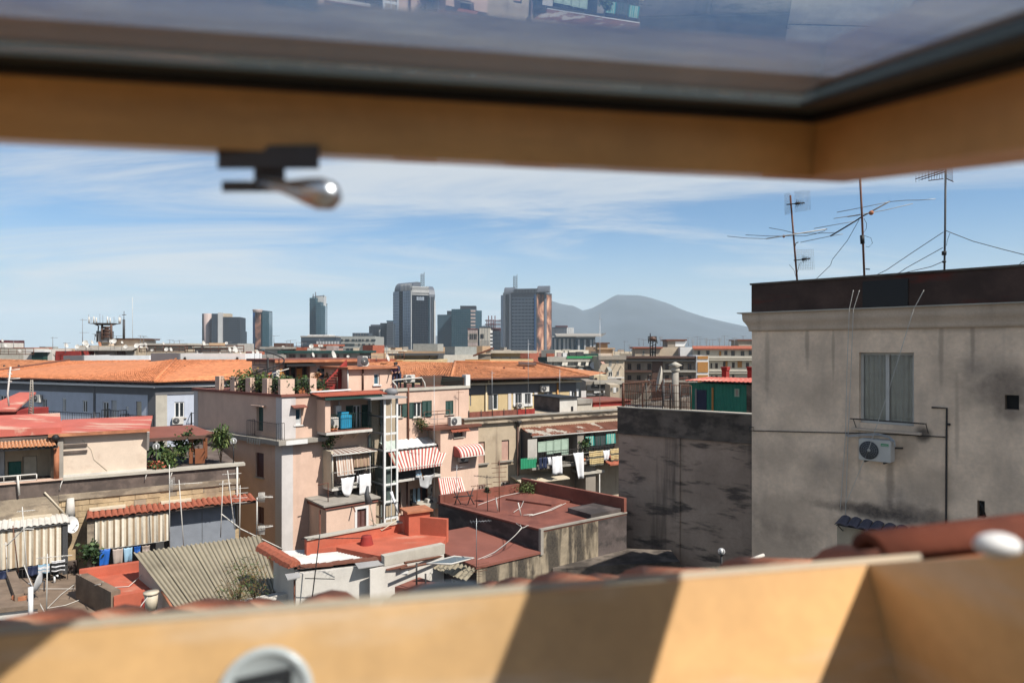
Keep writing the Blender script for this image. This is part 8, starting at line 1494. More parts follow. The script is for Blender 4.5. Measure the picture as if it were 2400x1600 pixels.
 t,w,z=block('apartment_block','pale set-back top floor with a red-brown roof edge and antennas',d3(560,400),d3(1440,400),140,139,10,'apt_white');
 t,w,z=block('penthouse','pale penthouse with a flat red-brown roof at the left of the set-back floor',d3(685,300),d3(1000,300),141,140.5,8,'apt_beige',roof='tile_red',ov=.5);opens(t,w,[w.rect(d3(780,330),d3(805,385)),w.rect(d3(890,330),d3(935,380))],'green_shutter')
 t,w,z=block('penthouse','blank beige penthouse wall beside the white one',d3(1000,285),d3(1250,285),142,142,8,'apt_beige');t,w,z=block('penthouse','bright white penthouse box in the sun',d3(1252,285),d3(1420,285),140.5,140.5,8,'white');
 t,w,z=block('roof_hut','roof hut with a thin flat roof and a slanted white panel',d3(1095,205),d3(1310,205),146,146,5,'apt_shade',z0=20,roof='rust_brown');r_=w.rect(d3(1190,215),d3(1300,275));mb=MB();mb.add([w.p(r_[0],.05,r_[2]),w.p(r_[1],.05,r_[2]),w.p(r_[1]+.6,.05,r_[3]),w.p(r_[0],.05,r_[3]),w.p(r_[0],.01,r_[2]),w.p(r_[1],.01,r_[2]),w.p(r_[1]+.6,.01,r_[3]),w.p(r_[0],.01,r_[3])],[(0,1,2,3),(4,7,6,5),(0,4,5,1),(1,5,6,2),(2,6,7,3),(3,7,4,0)]);part('panel',mb,M('white'),t)
 t,w,z=block('stair_tower','orange and white striped stair tower of the apartment block',d3(1455,392),d3(1610,392),129,129,6,'white');
 for y0,y1 in((395,435),(470,600),(632,760)):r_=w.rect(d3(1468,y0),d3(1600,y1));mb=MB();mb.box(w,r_[0],r_[1],.01,.1,r_[2],r_[3]);part('orange_panel',mb,M('ochre'),t)
 t,w,z=block('apartment_block','white sunlit apartment block with balconies and a red tiled roof edge',d3(1420,300),d3(2240,300),138,136,14,'apt_white');
 mb=MB();mb.slab([w.p(-.2,.9,z),w.p(w.L+1,.9,z),w.p(w.L+1,-1,z+.5),w.p(-.2,-1,z+.5)],.25);part('tile_edge',mb,M('tile_red'),t)
 for yy in(395,440,560,605):r_=w.rect(d3(1612,yy),d3(2240,yy+(30 if yy in(395,560)else 12)),1.2);mb=MB();mb.box(w,r_[0],r_[1],1.1 if yy in(395,560)else .01,1.3,r_[2],r_[3]);part('balcony_front' if yy in(395,560)else 'balcony_slab',mb,M('apt_white'),t)
 opens(t,w,[w.rect(d3(x,y0),d3(x+w_,y1))for x,w_,y0,y1 in((1470,30,330,385),(1580,38,330,380),(1805,38,330,385),(1890,45,330,400),(2010,45,335,400),(2110,40,330,385),(1632,20,485,550),(1690,32,485,550),(1790,32,465,545),(1900,34,475,545),(2075,38,480,545),(1635,20,640,690),(1690,30,640,690),(1900,30,630,690))],'glass','brick_brown')
 for x,y0,x1,y1 in((1970,460,2025,540),(1820,460,1845,545),(1740,335,1765,400)):r_=w.rect(d3(x,y0),d3(x1,y1));mb=MB();mb.box(w,r_[0],r_[1],.01,.1,r_[2],r_[3]);part('orange_panel',mb,M('ochre'),t)
 t,w,z=block('roof_hut','roof hut with a flat roof at the right end next to the grey building',d3(1985,205),d3(2250,205),145,145,5,'apt_shade',z0=20,roof='rust_brown');
 ms=thing('lattice_mast','black lattice mast with a square frame on the apartment roof','mast',P(*d3(905,415),136));D=136
 mb=MB()
 for x0,x1 in((877,877),(905,910),(938,950)):mb.tube([P(*d3(x0,415),D),P(*d3(x1,155),D)],.12,4)
 mb.tube([P(*d3(877,155),D),P(*d3(877,110),D)],.1,4)
 for y in(155,205):mb.tube([P(*d3(852,y),D),P(*d3(958,y),D)],.1,4)
 for y in(235,275,315,355):mb.tube([P(*d3(877,y),D),P(*d3(945,y-25),D)],.06,4)
 mb.tube([P(*d3(852,155),D),P(*d3(855,235),D)],.09,4);mb.tube([P(*d3(950,155),D),P(*d3(965,240),D)],.09,4);part('lattice',mb,M('black'),ms);mb=MB();mb.ball(P(*d3(905,180),D),.8,7,(1,1,.6));part('equipment',mb,M('brick_brown'),ms)
 rn=random.Random(2);n=0
 spots=[(735,270,175,141),(790,270,190,141.5),(1010,265,150,146),(1355,270,165,143),(1410,275,185,143),(1465,275,150,142),(1500,275,180,143),(1580,275,170,143),(1620,275,190,143),(1660,275,185,143.5),(1745,275,170,143),(1808,275,140,142),(1860,275,190,143),(1930,275,165,143),(2040,195,145,146),(555,360,205,150),(620,370,250,155),(1075,270,200,147),(500,370,300,152),(430,375,305,151)]
 for i,(x,y0,y1,d)in enumerate(sorted(spots)):
  b=P(*d3(x,y0),d);h=(y0-y1)/5.3455/F*d
  antenna(b,h,ORD[i]+' small antenna from the left against the haze above the apartment roofs','yagi' if i%3 else 'fork',rn.uniform(-.6,.6),'mid_grey',0,ln=rn.uniform(1.0,1.9),el=rn.uniform(.7,1.5),n=rn.randint(4,7),r=.05,group='distant antennas on the apartment roofs')
apartments()
def left_background():
 def bx(x0,y0,x1,d,m,nm,lb,dep=6,z0=0,roof=None,ov=.5):return block(nm,lb,c1(x0,y0),c1(x1,y0),d,d,dep,m,z0=z0,roof=roof,ov=ov)
 t,w,z=bx(700,430,1270,118,'apt_beige','roof_house','cream roof house with a row of satellite dishes and a long canopy',8);r_=w.rect(c1(715,452),c1(1240,470),1.0);mb=MB();mb.slab([w.p(r_[0],.01,r_[3]+.25),w.p(r_[1],.01,r_[3]+.25),w.p(r_[1],1.8,r_[3]-.35),w.p(r_[0],1.8,r_[3]-.35)],.12);part('canopy',mb,M('concrete'),t)
 for i in range(5):r_=w.rect(c1(790+95*i,480),c1(868+95*i,520));mb=MB();mb.box(w,r_[0],r_[1],.01,.08,r_[2]-1,r_[3]);part('shutter_panel',mb,M('concrete_pale' if i!=3 else 'brick_brown'),t)
 for x in(780,870,1240):u=w.hit(c1(x,480),1.5)[0];mb=MB();mb.tube([w.p(u,1.5,z-5),w.p(u,1.5,z-.9)],.08,5);part('post',mb,M('apt_shade'),t)
 t,w,z=bx(1050,378,1275,124,'peach','roof_house','upper peach roof house beside the telecom tower',6,15,'brick_brown');t,w,z=bx(925,372,1030,123,'peach','roof_house','small peach block under the telecom tower',5,15);t,w,z=bx(1340,425,1710,116,'apt_beige','roof_house','long low cream roof house with a white edge',7,roof='concrete_pale')
 t,w,z=bx(510,480,735,114,'red_paint','roof_house','dark red roof house behind the orange roof',6);t,w,z=bx(0,455,230,116,'concrete_pale','roof_house','pale sloping roof house at the left edge',6);t,w,z=bx(120,448,310,119,'tile_red','roof_house','low red roof house behind the pale sloping one',5);t,w,z=bx(215,462,480,113.5,'white_wall','roof_house','low whitish roof structures with railing',5);t,w,z=bx(-60,380,40,121,'panel_dred','roof_house','dark red block at the left edge of the photo',5);t,w,z=bx(-60,405,30,120,'white_wall','roof_house','white block below the dark red block at the left edge',5);t,w,z=bx(1790,448,2030,112,'concrete','roof_house','low grey roof house under the round tower',5,roof='concrete_pale',ov=.3);t,w,z=bx(290,490,400,112.5,'green_shutter','roof_house','small dark green roof shed',3,roof='white')
 for x0,x1,y,d,lb in((0,310,455,111,'left part'),(1280,1720,430,112,'middle part'),(1700,2240,432,110,'right part')):
  a=P(*c1(x0,y+60),d);b=P(*c1(x1,y+60),d);t=thing('roof_railing','thin rusty railing on the roofs behind the orange roof, '+lb,'railing',a);railing(t,[a,b],60/3.92/F*d,.7,.05,'rust_iron',mid=1)
 ds=[(712,440,.8),(785,405,.95),(800,430,.95),(842,400,.8),(912,415,.9),(1018,395,.85),(1048,390,.9),(1155,440,.7),(1258,432,.9),(1300,430,.9),(1335,425,.95),(1350,455,.6),(1400,470,.6),(1530,465,.7),(1568,465,.7),(1868,410,.95),(2110,465,.6),(2160,470,.85),(2205,490,.6),(605,430,.85),(495,500,.8),(180,480,.6),(45,425,.8),(1500,410,.5),(20,385,.5),(1810,490,.5),(2020,500,.5),(1120,400,.5)]
 rn=random.Random(3);ds.sort();kk=0
 for i,(x,y,r)in enumerate(ds):
  red=x==912;kk+=not red
  sd_=rn.random()<.7;f=V((.95,rn.uniform(-.3,.1),.3))if sd_ else V((rn.uniform(-.2,.5),-.9,.35));d=111 if x>1400 else 114
  dish(P(*c1(x,y),d),f,r*.46,ORD[kk-1]+' small white dish from the left on the roofs behind the orange tiles' if not red else 'reddish orange satellite dish among white ones behind the orange roof','terracotta' if red else 'offwhite',1.2,None if red else 'distant satellite dishes on the left roofs')
 D=123;t=thing('telecom_tower','steel telecom tower with a ring of panel antennas on the left roofs','tower',P(*c1(975,372),D));mb=MB();X=lambda x,y,dv=0:P(*c1(x,y),D+dv)
 for dv in(-1.2,1.2):
  for x in(938,1022):mb.tube([X(x,375,dv),X(x,235,dv)],.2,5)
 for y in(350,320,290,262):mb.tube([X(930,y,-1.2),X(1030,y,-1.2)],.16,4);mb.tube([X(930,y,1.2),X(1030,y,1.2)],.13,4)
 for y in(350,320,290):mb.tube([X(938,y,-1.2),X(1022,y-30,-1.2)],.12,4);mb.tube([X(1022,y,1.2),X(938,y-30,1.2)],.12,4)
 for x in(938,1022):mb.tube([X(x,350,-1.2),X(x,350,1.2)],.12,4);mb.tube([X(x,290,-1.2),X(x,290,1.2)],.12,4)
 part('frame',mb,M('brick_brown'),t);mb=MB();c=X(965,236);mb.lathe(c,(0,0,1),[(0,-.12),(1.4,-.12),(1.95,.1),(2.05,.16),(1.95,.22),(0,.2)],18);part('platform',mb,M('dark_grey'),t)
 mb=MB();mb.box(W((c.x-1.0,c.y),(c.x+1.0,c.y)),0,2.0,-1,1.0,c.z-3.2,c.z-1.2);part('cabinet',mb,M('mid_grey'),t)
 for k in range(14):
  a=2*math.pi*k/14;p=c+V((math.cos(a)*2.5,math.sin(a)*2.5,.2));mb=MB();h=.7+.45*((k*7)%3);mb.tube([p-V((math.cos(a)*.5,math.sin(a)*.5,.1)),p+V((0,0,-.05)),p+V((0,0,h))],.045,4);part('pole',mb,M('mid_grey'),t)
  if k%2==0:mb=MB();mb.tube([p+V((.08,-.08,0)),p+V((.08,-.08,1.1))],.11,6);part('panel_antenna',mb,M('offwhite'),t)
 mb=MB();mb.tube([X(895,390,-1),X(905,250,-1),X(880,236,-1)],.12,4);mb.tube([X(912,380,-.5),X(880,330,-.5)],.2,4);part('ladder',mb,M('black'),t)
 a=thing('antenna','dark thick antenna pole right of the telecom tower','antenna',P(*c1(1138,370),122));mb=MB();mb.tube([P(*c1(1138,370),122),P(*c1(1138,190),122)],.2,6);mb.tube([P(*c1(1138,190),122),P(*c1(1140,115),122)],.06,4);part('mast',mb,M('dark_grey'),a);mb=MB();mb.tube([P(*c1(1122,148),122),P(*c1(1160,146),122)],.07,4);part('crossbar',mb,M('mid_grey'),a)
 antenna(P(*c1(1218,360),121),7.2,'very tall thin pale rod right of the thick antenna pole','yagi',0,'offwhite',0,ln=.1,el=.1,n=1,r=.035,group='television antennas on the left roofs')
 rn=random.Random(9)
 for i,(x,y0,y1,dd)in enumerate(sorted(((758,430,180,118),(485,480,350,114),(600,500,400,113),(125,450,385,118),(870,380,320,121),(1290,420,335,118),(1320,430,345,118),(1425,425,365,117),(1560,430,375,117),(1650,430,380,117),(2085,470,395,111),(1600,430,385,117),(760,400,305,118),(1070,360,340,123)))):
  antenna(P(*c1(x,y0),dd),(y0-y1)/3.92/F*dd,ORD[i]+' thin antenna from the left among the dishes behind the orange roof','yagi',rn.uniform(-.6,.6),'mid_grey',0,ln=rn.uniform(1,2),el=rn.uniform(.6,1.3),n=5,r=.045,group='distant antennas on the left roofs')
 an=thing('antenna','white double-armed antenna pole in front of the shaded blue wall at the left','antenna',P(*c1(80,980),33));D2=33;mb=MB();mb.tube([P(*c1(82,985),D2),P(*c1(70,870),D2),P(*c1(98,625),D2)],.04,5);part('mast',mb,M('offwhite'),an);mb=MB()
 for a,b in(((75,662),(182,645)),((65,738),(185,730)),((70,690),(110,690)),((70,760),(110,760))):mb.tube([P(*c1(*a),D2),P(*c1(*b),D2)],.025,4)
 part('arm',mb,M('offwhite'),an)
 lm=thing('lattice_mast','slim pale lattice mast in front of the shaded blue wall','mast',P(*c1(285,1080),36));mb=MB()
 for x0,x1 in((262,283),(308,300)):mb.tube([P(*c1(x0,1085),36),P(*c1(x1,745),36)],.028,4)
 for i in range(14):f=i/14;x0=262+21*f;x1=308-8*f;y=1080-335*f;mb.tube([P(*c1(x0,y),36),P(*c1(x1,y-24),36)],.018,4);mb.tube([P(*c1(x1,y),36),P(*c1(x0,y-24),36)],.018,4)
 part('lattice',mb,M('concrete'),lm)
 r=thing('red_lean_to','small red-roofed lean-to at the left edge before the blue building','building',P(*c1(60,1080),44));a=P(*c1(-120,1015),44);b=P(*c1(185,1015),44);w=W((a.x,a.y),(b.x,b.y));mb=MB();mb.box(w,0,w.L-.2,-3,0,8,a.z-.1);part('wall',mb,M('red_paint'),r);mb=MB();mb.slab([w.p(-.2,.4,a.z),w.p(w.L,.4,a.z),w.p(w.L-1.2,-3.2,a.z+.9),w.p(-.2,-3.2,a.z+.9)],.12);part('roof',mb,M('red_faded'),r)
left_background()
def centre_background():
 def bx(x0,y0,x1,d,m,nm,lb,dep=6,z0=0,roof=None,ov=.5):return block(nm,lb,e7(x0,y0),e7(x1,y0),d,d,dep,m,z0=z0,roof=roof,ov=ov)
 t,w,z=bx(870,175,1710,88,'apt_shade','roof_house','long roof house with a dark green flat roof behind the penthouse',7,roof='green_shutter',ov=.6);
 for i in range(6):r_=w.rect(e7(930+120*i,190),e7(1000+120*i,228));window(t,w,*r_,v=.01,fm='brick_brown',gm='glass',nx=2,fw=.12,dep=.06)
 t,w,z=bx(660,130,840,92,'concrete_pale','roof_house','small stained pale roof house left of the dark green roof',5,roof='concrete');t,w,z=bx(760,65,885,100,'brick_brown','roof_tank','dark brown tank house on the roofs',4);t,w,z=bx(520,195,850,86,'concrete','roof_house','low grey parapet strip left of the long roof house',4);t,w,z=bx(890,110,1130,97,'tile_red','roof_house','cluttered reddish roof house beyond the dark green roof',5);t,w,z=bx(1190,100,1430,98,'rose_shutter','roof_house','pink roof house beyond the dark green roof',5,roof='tile_red',ov=.2);t,w,z=bx(1130,120,1230,96,'offwhite','roof_house','small white roof hut between the reddish and the pink one',4);t,w,z=bx(1340,95,1420,96.5,'panel_pink','roof_house','pale pink cube at the right end of the pink roof house',3)
 t,w,z=bx(1730,245,2020,74,'tile_red','low_roof','low red roof strip right of the long roof house',5);t,w,z=bx(1650,280,1760,60,'white_wall','low_wall','low white wall behind the orange roof house',2)
 kk=0
 for i,(x,y,r,f)in enumerate(sorted(((1190,195,.62,1),(1415,200,1.15,1),(330,135,1.0,1),(272,138,.7,1),(575,170,.8,1),(530,175,.6,1),(1175,100,.6,0),(1265,95,.35,0),(1292,95,.35,0),(865,112,.45,0),(2010,225,.8,1),(1580,212,.35,0),(240,65,.4,0)))):
  big=x==1415;kk+=not big
  dish(P(*e7(x,y),86 if x in(1190,1415,1580)else 72 if x==2010 else 95),(.95,-.15,.3)if f else(.2,-1,.3),r*.5,ORD[kk-1]+' small white dish from the left on the roofs behind the penthouse' if not big else 'long white satellite dish seen edge-on in the middle of the dark green roof','offwhite',.6,None if big else 'distant satellite dishes behind the penthouse')
 rn=random.Random(12)
 for i,(x,y0,y1,dd)in enumerate(sorted(((762,65,-20,100),(905,110,40,97),(945,110,30,97),(1010,110,55,97),(1265,100,20,98),(1075,110,60,97),(1460,170,120,90),(2003,240,90,75),(1815,245,205,74),(1890,260,215,74)))):antenna(P(*e7(x,y0),dd),(y0-y1)/4.704/F*dd,ORD[i]+' small thin antenna from the left on the roofs behind the penthouse','yagi',rn.uniform(-.6,.6),'mid_grey',0,ln=rn.uniform(.8,1.5),el=rn.uniform(.5,1.0),n=5,r=.035,group='distant antennas behind the penthouse')
 mb=MB();rn=random.Random(21);cols=['apt_beige','apt_white','apt_shade','tile_red','apt_grey','apt_tan','concrete_pale']
 for k in range(520):
  d=rn.uniform(165,900)**1.0;px=rn.uniform(-500,2700);z=24-rn.uniform(4,16)/F*d*(.45+.55*rn.random())-.5
  if d<330 and 1250<px<1780:z-=3
  z=max(9,min(z,23.2));x=(px-1200)/F*d;s_=rn.uniform(8,22);a=rn.uniform(-.5,.9);w=W((x,d),(x+s_*math.cos(a),d+s_*math.sin(a)));mb.m=rn.randrange(7);mb.box(w,0,w.L,-rn.uniform(8,18),0,0,z);
  if rn.random()<.5:mb.m=rn.randrange(7);mb.box(w,w.L*.2,w.L*.55,-7,-1,z+.001,z+2.2)
 o=part('far_rooftops',mb,[M(c)for c in cols]);o['kind']='stuff';o['label']='mass of far city roofs';
centre_background()
# ================================================================ office towers
def tower_face(t,w,u0,u1,z0,z1,m,nh,nvv,mm='panel_dark',v=.0,name='curtain_wall',lw=.14,hw=.35,dep=.25):
 mb=MB();mb.box(w,u0,u1,v+.01,v+.2,z0,z1);f=part(name,mb,M(m),t)
 mb=MB()
 for i in range(1,nh):z=z0+(z1-z0)*i/nh;mb.box(w,u0,u1,v+.201,v+.2+dep,z-hw/2,z+hw/2)
 for i in range(1,nvv):u=u0+(u1-u0)*i/nvv;mb.box(w,u-lw/2,u+lw/2,v+.201,v+.2+dep*.9,z0,z1)
 if mb.v:g=part('facade_grid',mb,M(mm),t);g['kind']='stuff'
 return f
def towers():
 def plan(*pts):return[xy(x,d)for x,d in pts]
 def body(name,lab,poly,zt,m,z0=0):t=thing(name,lab,'tower',V((poly[0][0],poly[0][1],0)));mb=MB();hull(mb,poly,z0,zt);part('tower_body',mb,M(m),t);return t
 gx=lambda f,x:f(x,0)[0];gy=lambda f,y:f(0,y)[1]
 def lattice(t,f,x0,x1,y0,y1,d,m='dark_grey',r=.28,n=6):
  mb=MB()
  for x in(x0,x1):
   for dd in(0,2.2):mb.tube([P(*f(x,y1),d+dd),P(*f(x+(x0+x1)/2*0,y0+(20 if x==x0 else 0)),d+dd)],r,4)
  for i in range(n+1):y=y1+(y0+20-y1)*i/n;mb.tube([P(*f(x0,y),d),P(*f(x1,y),d)],r*.8,4);
  for i in range(n):y=y1+(y0+20-y1)*i/n;ya=y1+(y0+20-y1)*(i+1)/n;mb.tube([P(*f(x0,y),d),P(*f(x1,ya),d)],r*.7,4);mb.tube([P(*f(x1,y),d),P(*f(x0,ya),d)],r*.7,4)
  return part('mast_lattice',mb,M(m),t)
 D=850;A,C,B=xy(gx(d2,90),872),xy(gx(d2,270),D),xy(gx(d2,500),862);zt=zof(gy(d2,255),D);bk=(A[0]+B[0]-C[0],A[1]+B[1]-C[1]+14)
 t=body('office_tower','left of the two tall dark twin towers, with a silver side and rounded shoulders',[A,C,B,bk],zt,'panel_steel');wa,wb=W(A,C),W(C,B)
 r=lambda w,x0,y0,x1,y1:w.rect(d2(x0,y0),d2(x1,y1))
 u=wa.L;s=[wa.hit(d2(x,500))[0]for x in(90,150,186,262)]
 tower_face(t,wa,0,s[1],0,zt,'panel_silver',26,1,'panel_steel',hw=.3,name='silver_panel');tower_face(t,wa,s[1],s[2],0,zt,'glass_navy',26,3,name='dark_strip');tower_face(t,wa,s[2],s[3],0,zt,'panel_silver',26,4,'panel_steel',hw=.3,name='silver_panel')
 mb=MB();mb.box(wa,s[3],wa.L+.3,.0,.8,0,zt+.2);part('white_edge',mb,M('panel_white'),t)
 ue=wb.hit(d2(440,500))[0];zf=wb.hit(d2(300,300))[1];tower_face(t,wb,.8,ue,0,zf,'glass_navy',30,10,'panel_dark',hw=.25)
 zs0,zs1=wb.hit(d2(300,298))[1],wb.hit(d2(300,215))[1]
 mb=MB();n=15
 mb.box(wb,.5,ue,.3,.8,zs0,zs0+1.2);mb.box(wb,.5,ue,.3,.8,zs0+5,zs0+6);mb.box(wb,.5,ue,.3,.8,zs1-1,zs1)
 for i in range(n):q=.5+(ue-.5)*i/n;mb.box(wb,q,q+.6,.3,.9,zs0,zs1);
 for i in range(n):q=.5+(ue-.5)*i/n;mb.tube([wb.p(q,.9,zs0+1),wb.p(q+(ue-.5)/n,.9,zs0+5)],.25,4);mb.tube([wb.p(q,.9,zs1-1),wb.p(q+(ue-.5)/n,.9,zs0+6)],.2,4)
 part('top_truss',mb,M('panel_white'),t)['kind']='stuff';mb=MB();mb.box(wb,.4,ue,-.2,.25,zs0,zs1);part('truss_back',mb,M('panel_dark'),t)
 mb=MB();
 for i in range(7):q=wb.hit(d2(322+9*i,320),.5)[0];mb.box(wb,q,q+2.4,.5,.6,zf-6.5,zf-2.5 if i%3 else zf-2)
 part('sign_letters',mb,M('panel_silver'),t,'small pale sign letters, too far off to read')
 def shoulder(w,u0,u1,z0,z1,v,dep,m,nm='shoulder',nseg=7):
  mb=MB();pr=[(math.cos(math.pi/2*i/nseg),math.sin(math.pi/2*i/nseg))for i in range(nseg+1)]
  for(a,b),(c,d)in zip(pr,pr[1:]):mb.face(w.p(u0,v-dep*(1-a),z0+(z1-z0)*b),w.p(u1,v-dep*(1-a),z0+(z1-z0)*b),w.p(u1,v-dep*(1-c),z0+(z1-z0)*d),w.p(u0,v-dep*(1-c),z0+(z1-z0)*d))
  for uu in(u0,u1):mb.face(*([w.p(uu,v-dep*(1-a),z0+(z1-z0)*b)for a,b in pr]+[w.p(uu,v-dep,z0)]))
  mb.box(w,u0,u1,v-dep-6,v-dep,z0,z1);return part(nm,mb,M(m),t)
 zc=wa.hit(d2(150,175))[1];shoulder(wa,2,s[3]+1,zt+.3,zc,-.5,9,'panel_steel');
 mb=MB()
 for i in range(8):q=s[2]-4+(s[3]-s[2]+4)*i/7;mb.box(wa,q,q+.7,-.4,.3,zt+.3,zt+(zc-zt)*.78)
 part('roof_fins',mb,M('panel_white'),t)['kind']='stuff'
 ul,ur=wb.hit(d2(445,500),.2)[0],wb.L;zsh=wb.hit(d2(460,350),2)[1];ztop=wb.hit(d2(440,205),2)[1]
 for i in range(3):q0=ul+(ur-ul)*i/3;mb=MB();mb.box(wb,q0+.4,ul+(ur-ul)*(i+1)/3-.3,.2,1.8-.3*i,0,zsh+4);part('column',mb,M('panel_steel' if i!=1 else 'panel_slate'),t)
 shoulder(wb,ul-.5,ur-.2,zsh+4,ztop,2,14,'panel_steel');mb=MB();mb.box(wb,ur-1.4,ur+.4,.1,2.0,0,zsh);part('white_edge',mb,M('panel_white'),t);mb=MB();mb.box(wb,ue,ue+1.2,.21,.9,0,zf);part('glass_edge',mb,M('glass_sky'),t)
 lattice(t,d2,362,396,75,222,880,'dark_grey')
 A,C,B=xy(gx(d2,1172),858),xy(gx(d2,1492),D),xy(gx(d2,1652),872);zt=zof(gy(d2,272),D);bk=(A[0]+B[0]-C[0],A[1]+B[1]-C[1]+10)
 t=body('office_tower','right of the two tall dark twin towers, with a painted mural and a gridded front',[A,C,B,bk],zt,'panel_slate');wa,wb=W(A,C),W(C,B)
 s=[wa.hit(d2(x,500))[0]for x in(1172,1200,1228,1252,1258,1480)];zb=wa.hit(d2(1300,318))[1]
 tower_face(t,wa,s[4],s[5],0,zb,'panel_grid',1,1,name='grid_wall');mb=MB();nr,nc=20,16
 for i in range(nr):
  for j in range(nc):
   q=s[4]+(s[5]-s[4])*(j+.2)/nc;z=zb-4.2*(i+.75)
   if z>2:mb.box(wa,q,q+(s[5]-s[4])/nc*.58,.2,.32,z-1.3,z+1.0)
 g=part('window_grid',mb,M('glass_navy'),t);g['kind']='stuff'
 mb=MB()
 for i in range(nr):z=zb-4.2*(i+.25);mb.box(wa,s[4],s[5],.2,.5,z-.35,z+.35)
 part('floor_bands',mb,M('panel_steel'),t)['kind']='stuff'
 mb=MB();mb.box(wa,s[4]-1,wa.L,.1,.7,zb+.1,zt-.2);part('top_band',mb,M('panel_dark'),t)
 for i in range(3):mb=MB();mb.box(wa,s[i]+.3,s[i+1]-.3,.1,1.8-.4*i,0,zt-2);part('column',mb,M('panel_dark' if i%2 else 'panel_steel'),t)
 mb=MB();mb.box(wa,s[5]+.3,wa.L-.2,.1,1.2,0,zt-3);part('blue_edge',mb,M('panel_blue'),t)
 a0,a1=P(*d2(1150,302),866),P(*d2(1174,302),862);w_=W((a0.x,a0.y),(a1.x,a1.y));mb=MB();mb.box(w_,0,w_.L,-20,0,0,a0.z);part('side_slab',mb,M('panel_silver'),t)
 mu=bpy.data.materials.new('mural');mu.use_nodes=True;nt=mu.node_tree;b=nt.nodes['Principled BSDF'];b.inputs['Roughness'].default_value=.8;tc=N(nt,'ShaderNodeTexCoord');mp=N(nt,'ShaderNodeMapping');mp.inputs['Scale'].default_value=(.07,.07,.042);no=N(nt,'ShaderNodeTexNoise',i_Scale=1.0,i_Detail=4.0,i_Distortion=.8);cr=N(nt,'ShaderNodeValToRGB');e=cr.color_ramp.elements;e[0].position=.36;e[0].color=(.016,.011,.012,1);e[1].position=.66;e[1].color=(.52,.30,.19,1);q=e.new(.47);q.color=(.10,.045,.03,1);q=e.new(.56);q.color=(.30,.14,.085,1)
 L=nt.links.new;L(tc.outputs['Object'],mp.inputs[0]);L(mp.outputs[0],no.inputs['Vector']);L(no.outputs[0],cr.inputs[0]);L(cr.outputs[0],b.inputs['Base Color'])
 k=[wb.hit(d2(x,500),.3)[0]for x in(1505,1572,1595,1648)];zm=wb.hit(d2(1540,290),.3)[1]
 for i in(0,2):mb=MB();mb.box(wb,k[i],k[i+1],.05,.4,0,zm);part('mural',mb,mu,t,'abstract brown and tan painted wall')
 mb=MB();mb.box(wb,k[1]+.1,k[2]-.1,.1,1.6,0,zm+1);part('steel_strip',mb,M('panel_steel'),t)
 zs0,zs1=wa.hit(d2(1400,268))[1],wa.hit(d2(1400,236))[1];mb=MB();u0,u1=wa.hit(d2(1280,250))[0],wa.hit(d2(1515,250))[0]
 mb.box(wa,u0,u1,-.6,0,zs1-1.1,zs1);
 for i in range(16):q=u0+(u1-u0)*i/16;mb.box(wa,q,q+.8,-.6,.2,zs0-1,zs1-1.1)
 part('top_truss',mb,M('panel_steel'),t)['kind']='stuff';mb=MB();mb.box(wa,u0,u1,-8,-.7,zs0-1,zs1-.5);part('truss_back',mb,M('panel_dark'),t)
 shoulder(wa,wa.hit(d2(1180,250))[0],wa.hit(d2(1278,250))[0],zt-2,wa.hit(d2(1230,220))[1],.2,8,'panel_steel');shoulder(wa,wa.hit(d2(1522,250))[0]-2,wa.hit(d2(1622,250))[0],zt,wa.hit(d2(1570,204))[1],.0,8,'panel_steel')
 lattice(t,d2,1275,1310,95,240,878,'dark_grey')
 def slab(name,lab,f,x0,x1,y,dl,dr,dep,m,nh=0,nv=0,gm='panel_dark',cap=None,parent=None,hw=.4):
  wd=abs(gx(f,x1)-gx(f,x0))/F*dl*.16;dr=max(dl-wd,min(dl+wd,dr));a,b=xy(gx(f,x0),dl),xy(gx(f,x1),dr);zt=zof(gy(f,y),(dl+dr)/2);w=W(a,b)
  t=parent or thing(name,lab,'tower' if 'tower' in name else 'building',V((a[0],a[1],0)));mb=MB();hull(mb,behind(a,b,dep),0,zt);part('tower_body' if not parent else 'wing',mb,M(m),t)
  if nh or nv:tower_face(t,w,0,w.L,0,zt,m,max(nh,1),max(nv,1),gm,hw=hw)
  if cap:mb=MB();mb.box(w,-.4,w.L+.4,-dep-.4,.5,zt+.001,zt+1.2);part('roof_edge',mb,M(cap),t)
  return t,w,zt
 t,w,z=slab('office_tower','teal glass tower in steps standing between the twin towers',d2,665,848,437,960,955,40,'glass_teal',24,9,'panel_teal');slab('','',d2,525,666,492,985,962,40,'panel_teal',parent=t);slab('','',d2,620,668,455,990,985,20,'panel_dark',parent=t);slab('','',d2,750,905,405,990,990,20,'panel_dark',3,8,'panel_dred',parent=t);_,w,z=slab('','',d2,850,905,437,957,962,30,'panel_teal',parent=t)
 mb=MB()
 for i in range(14):
  for u in(.5,w.L-4):mb.box(w,u,u+3.2,.05,.6,z-4-5*i,z-1.5-5*i)
 part('balcony',mb,M('panel_pink'),t)['kind']='stuff';slab('','',d2,905,963,452,970,980,30,'glass_sky',20,3,'panel_teal',parent=t)
 t,w,z=slab('office_block','pinkish banded block, left of the two pale blocks between the twin towers',d2,825,920,640,640,640,30,'panel_pink',1,4,'apt_shade',cap='panel_dred')
 mb=MB();[mb.box(w,0,w.L,.21,.35,z-6-6*i,z-3.2-6*i)for i in range(7)];part('floor_bands',mb,M('apt_shade'),t)['kind']='stuff';mb=MB();[mb.box(w,w.L*f,w.L*(f+.13),.4,.6,z-9,z-4)for f in(.2,.4,.62,.8)];part('dark_openings',mb,M('black'),t)
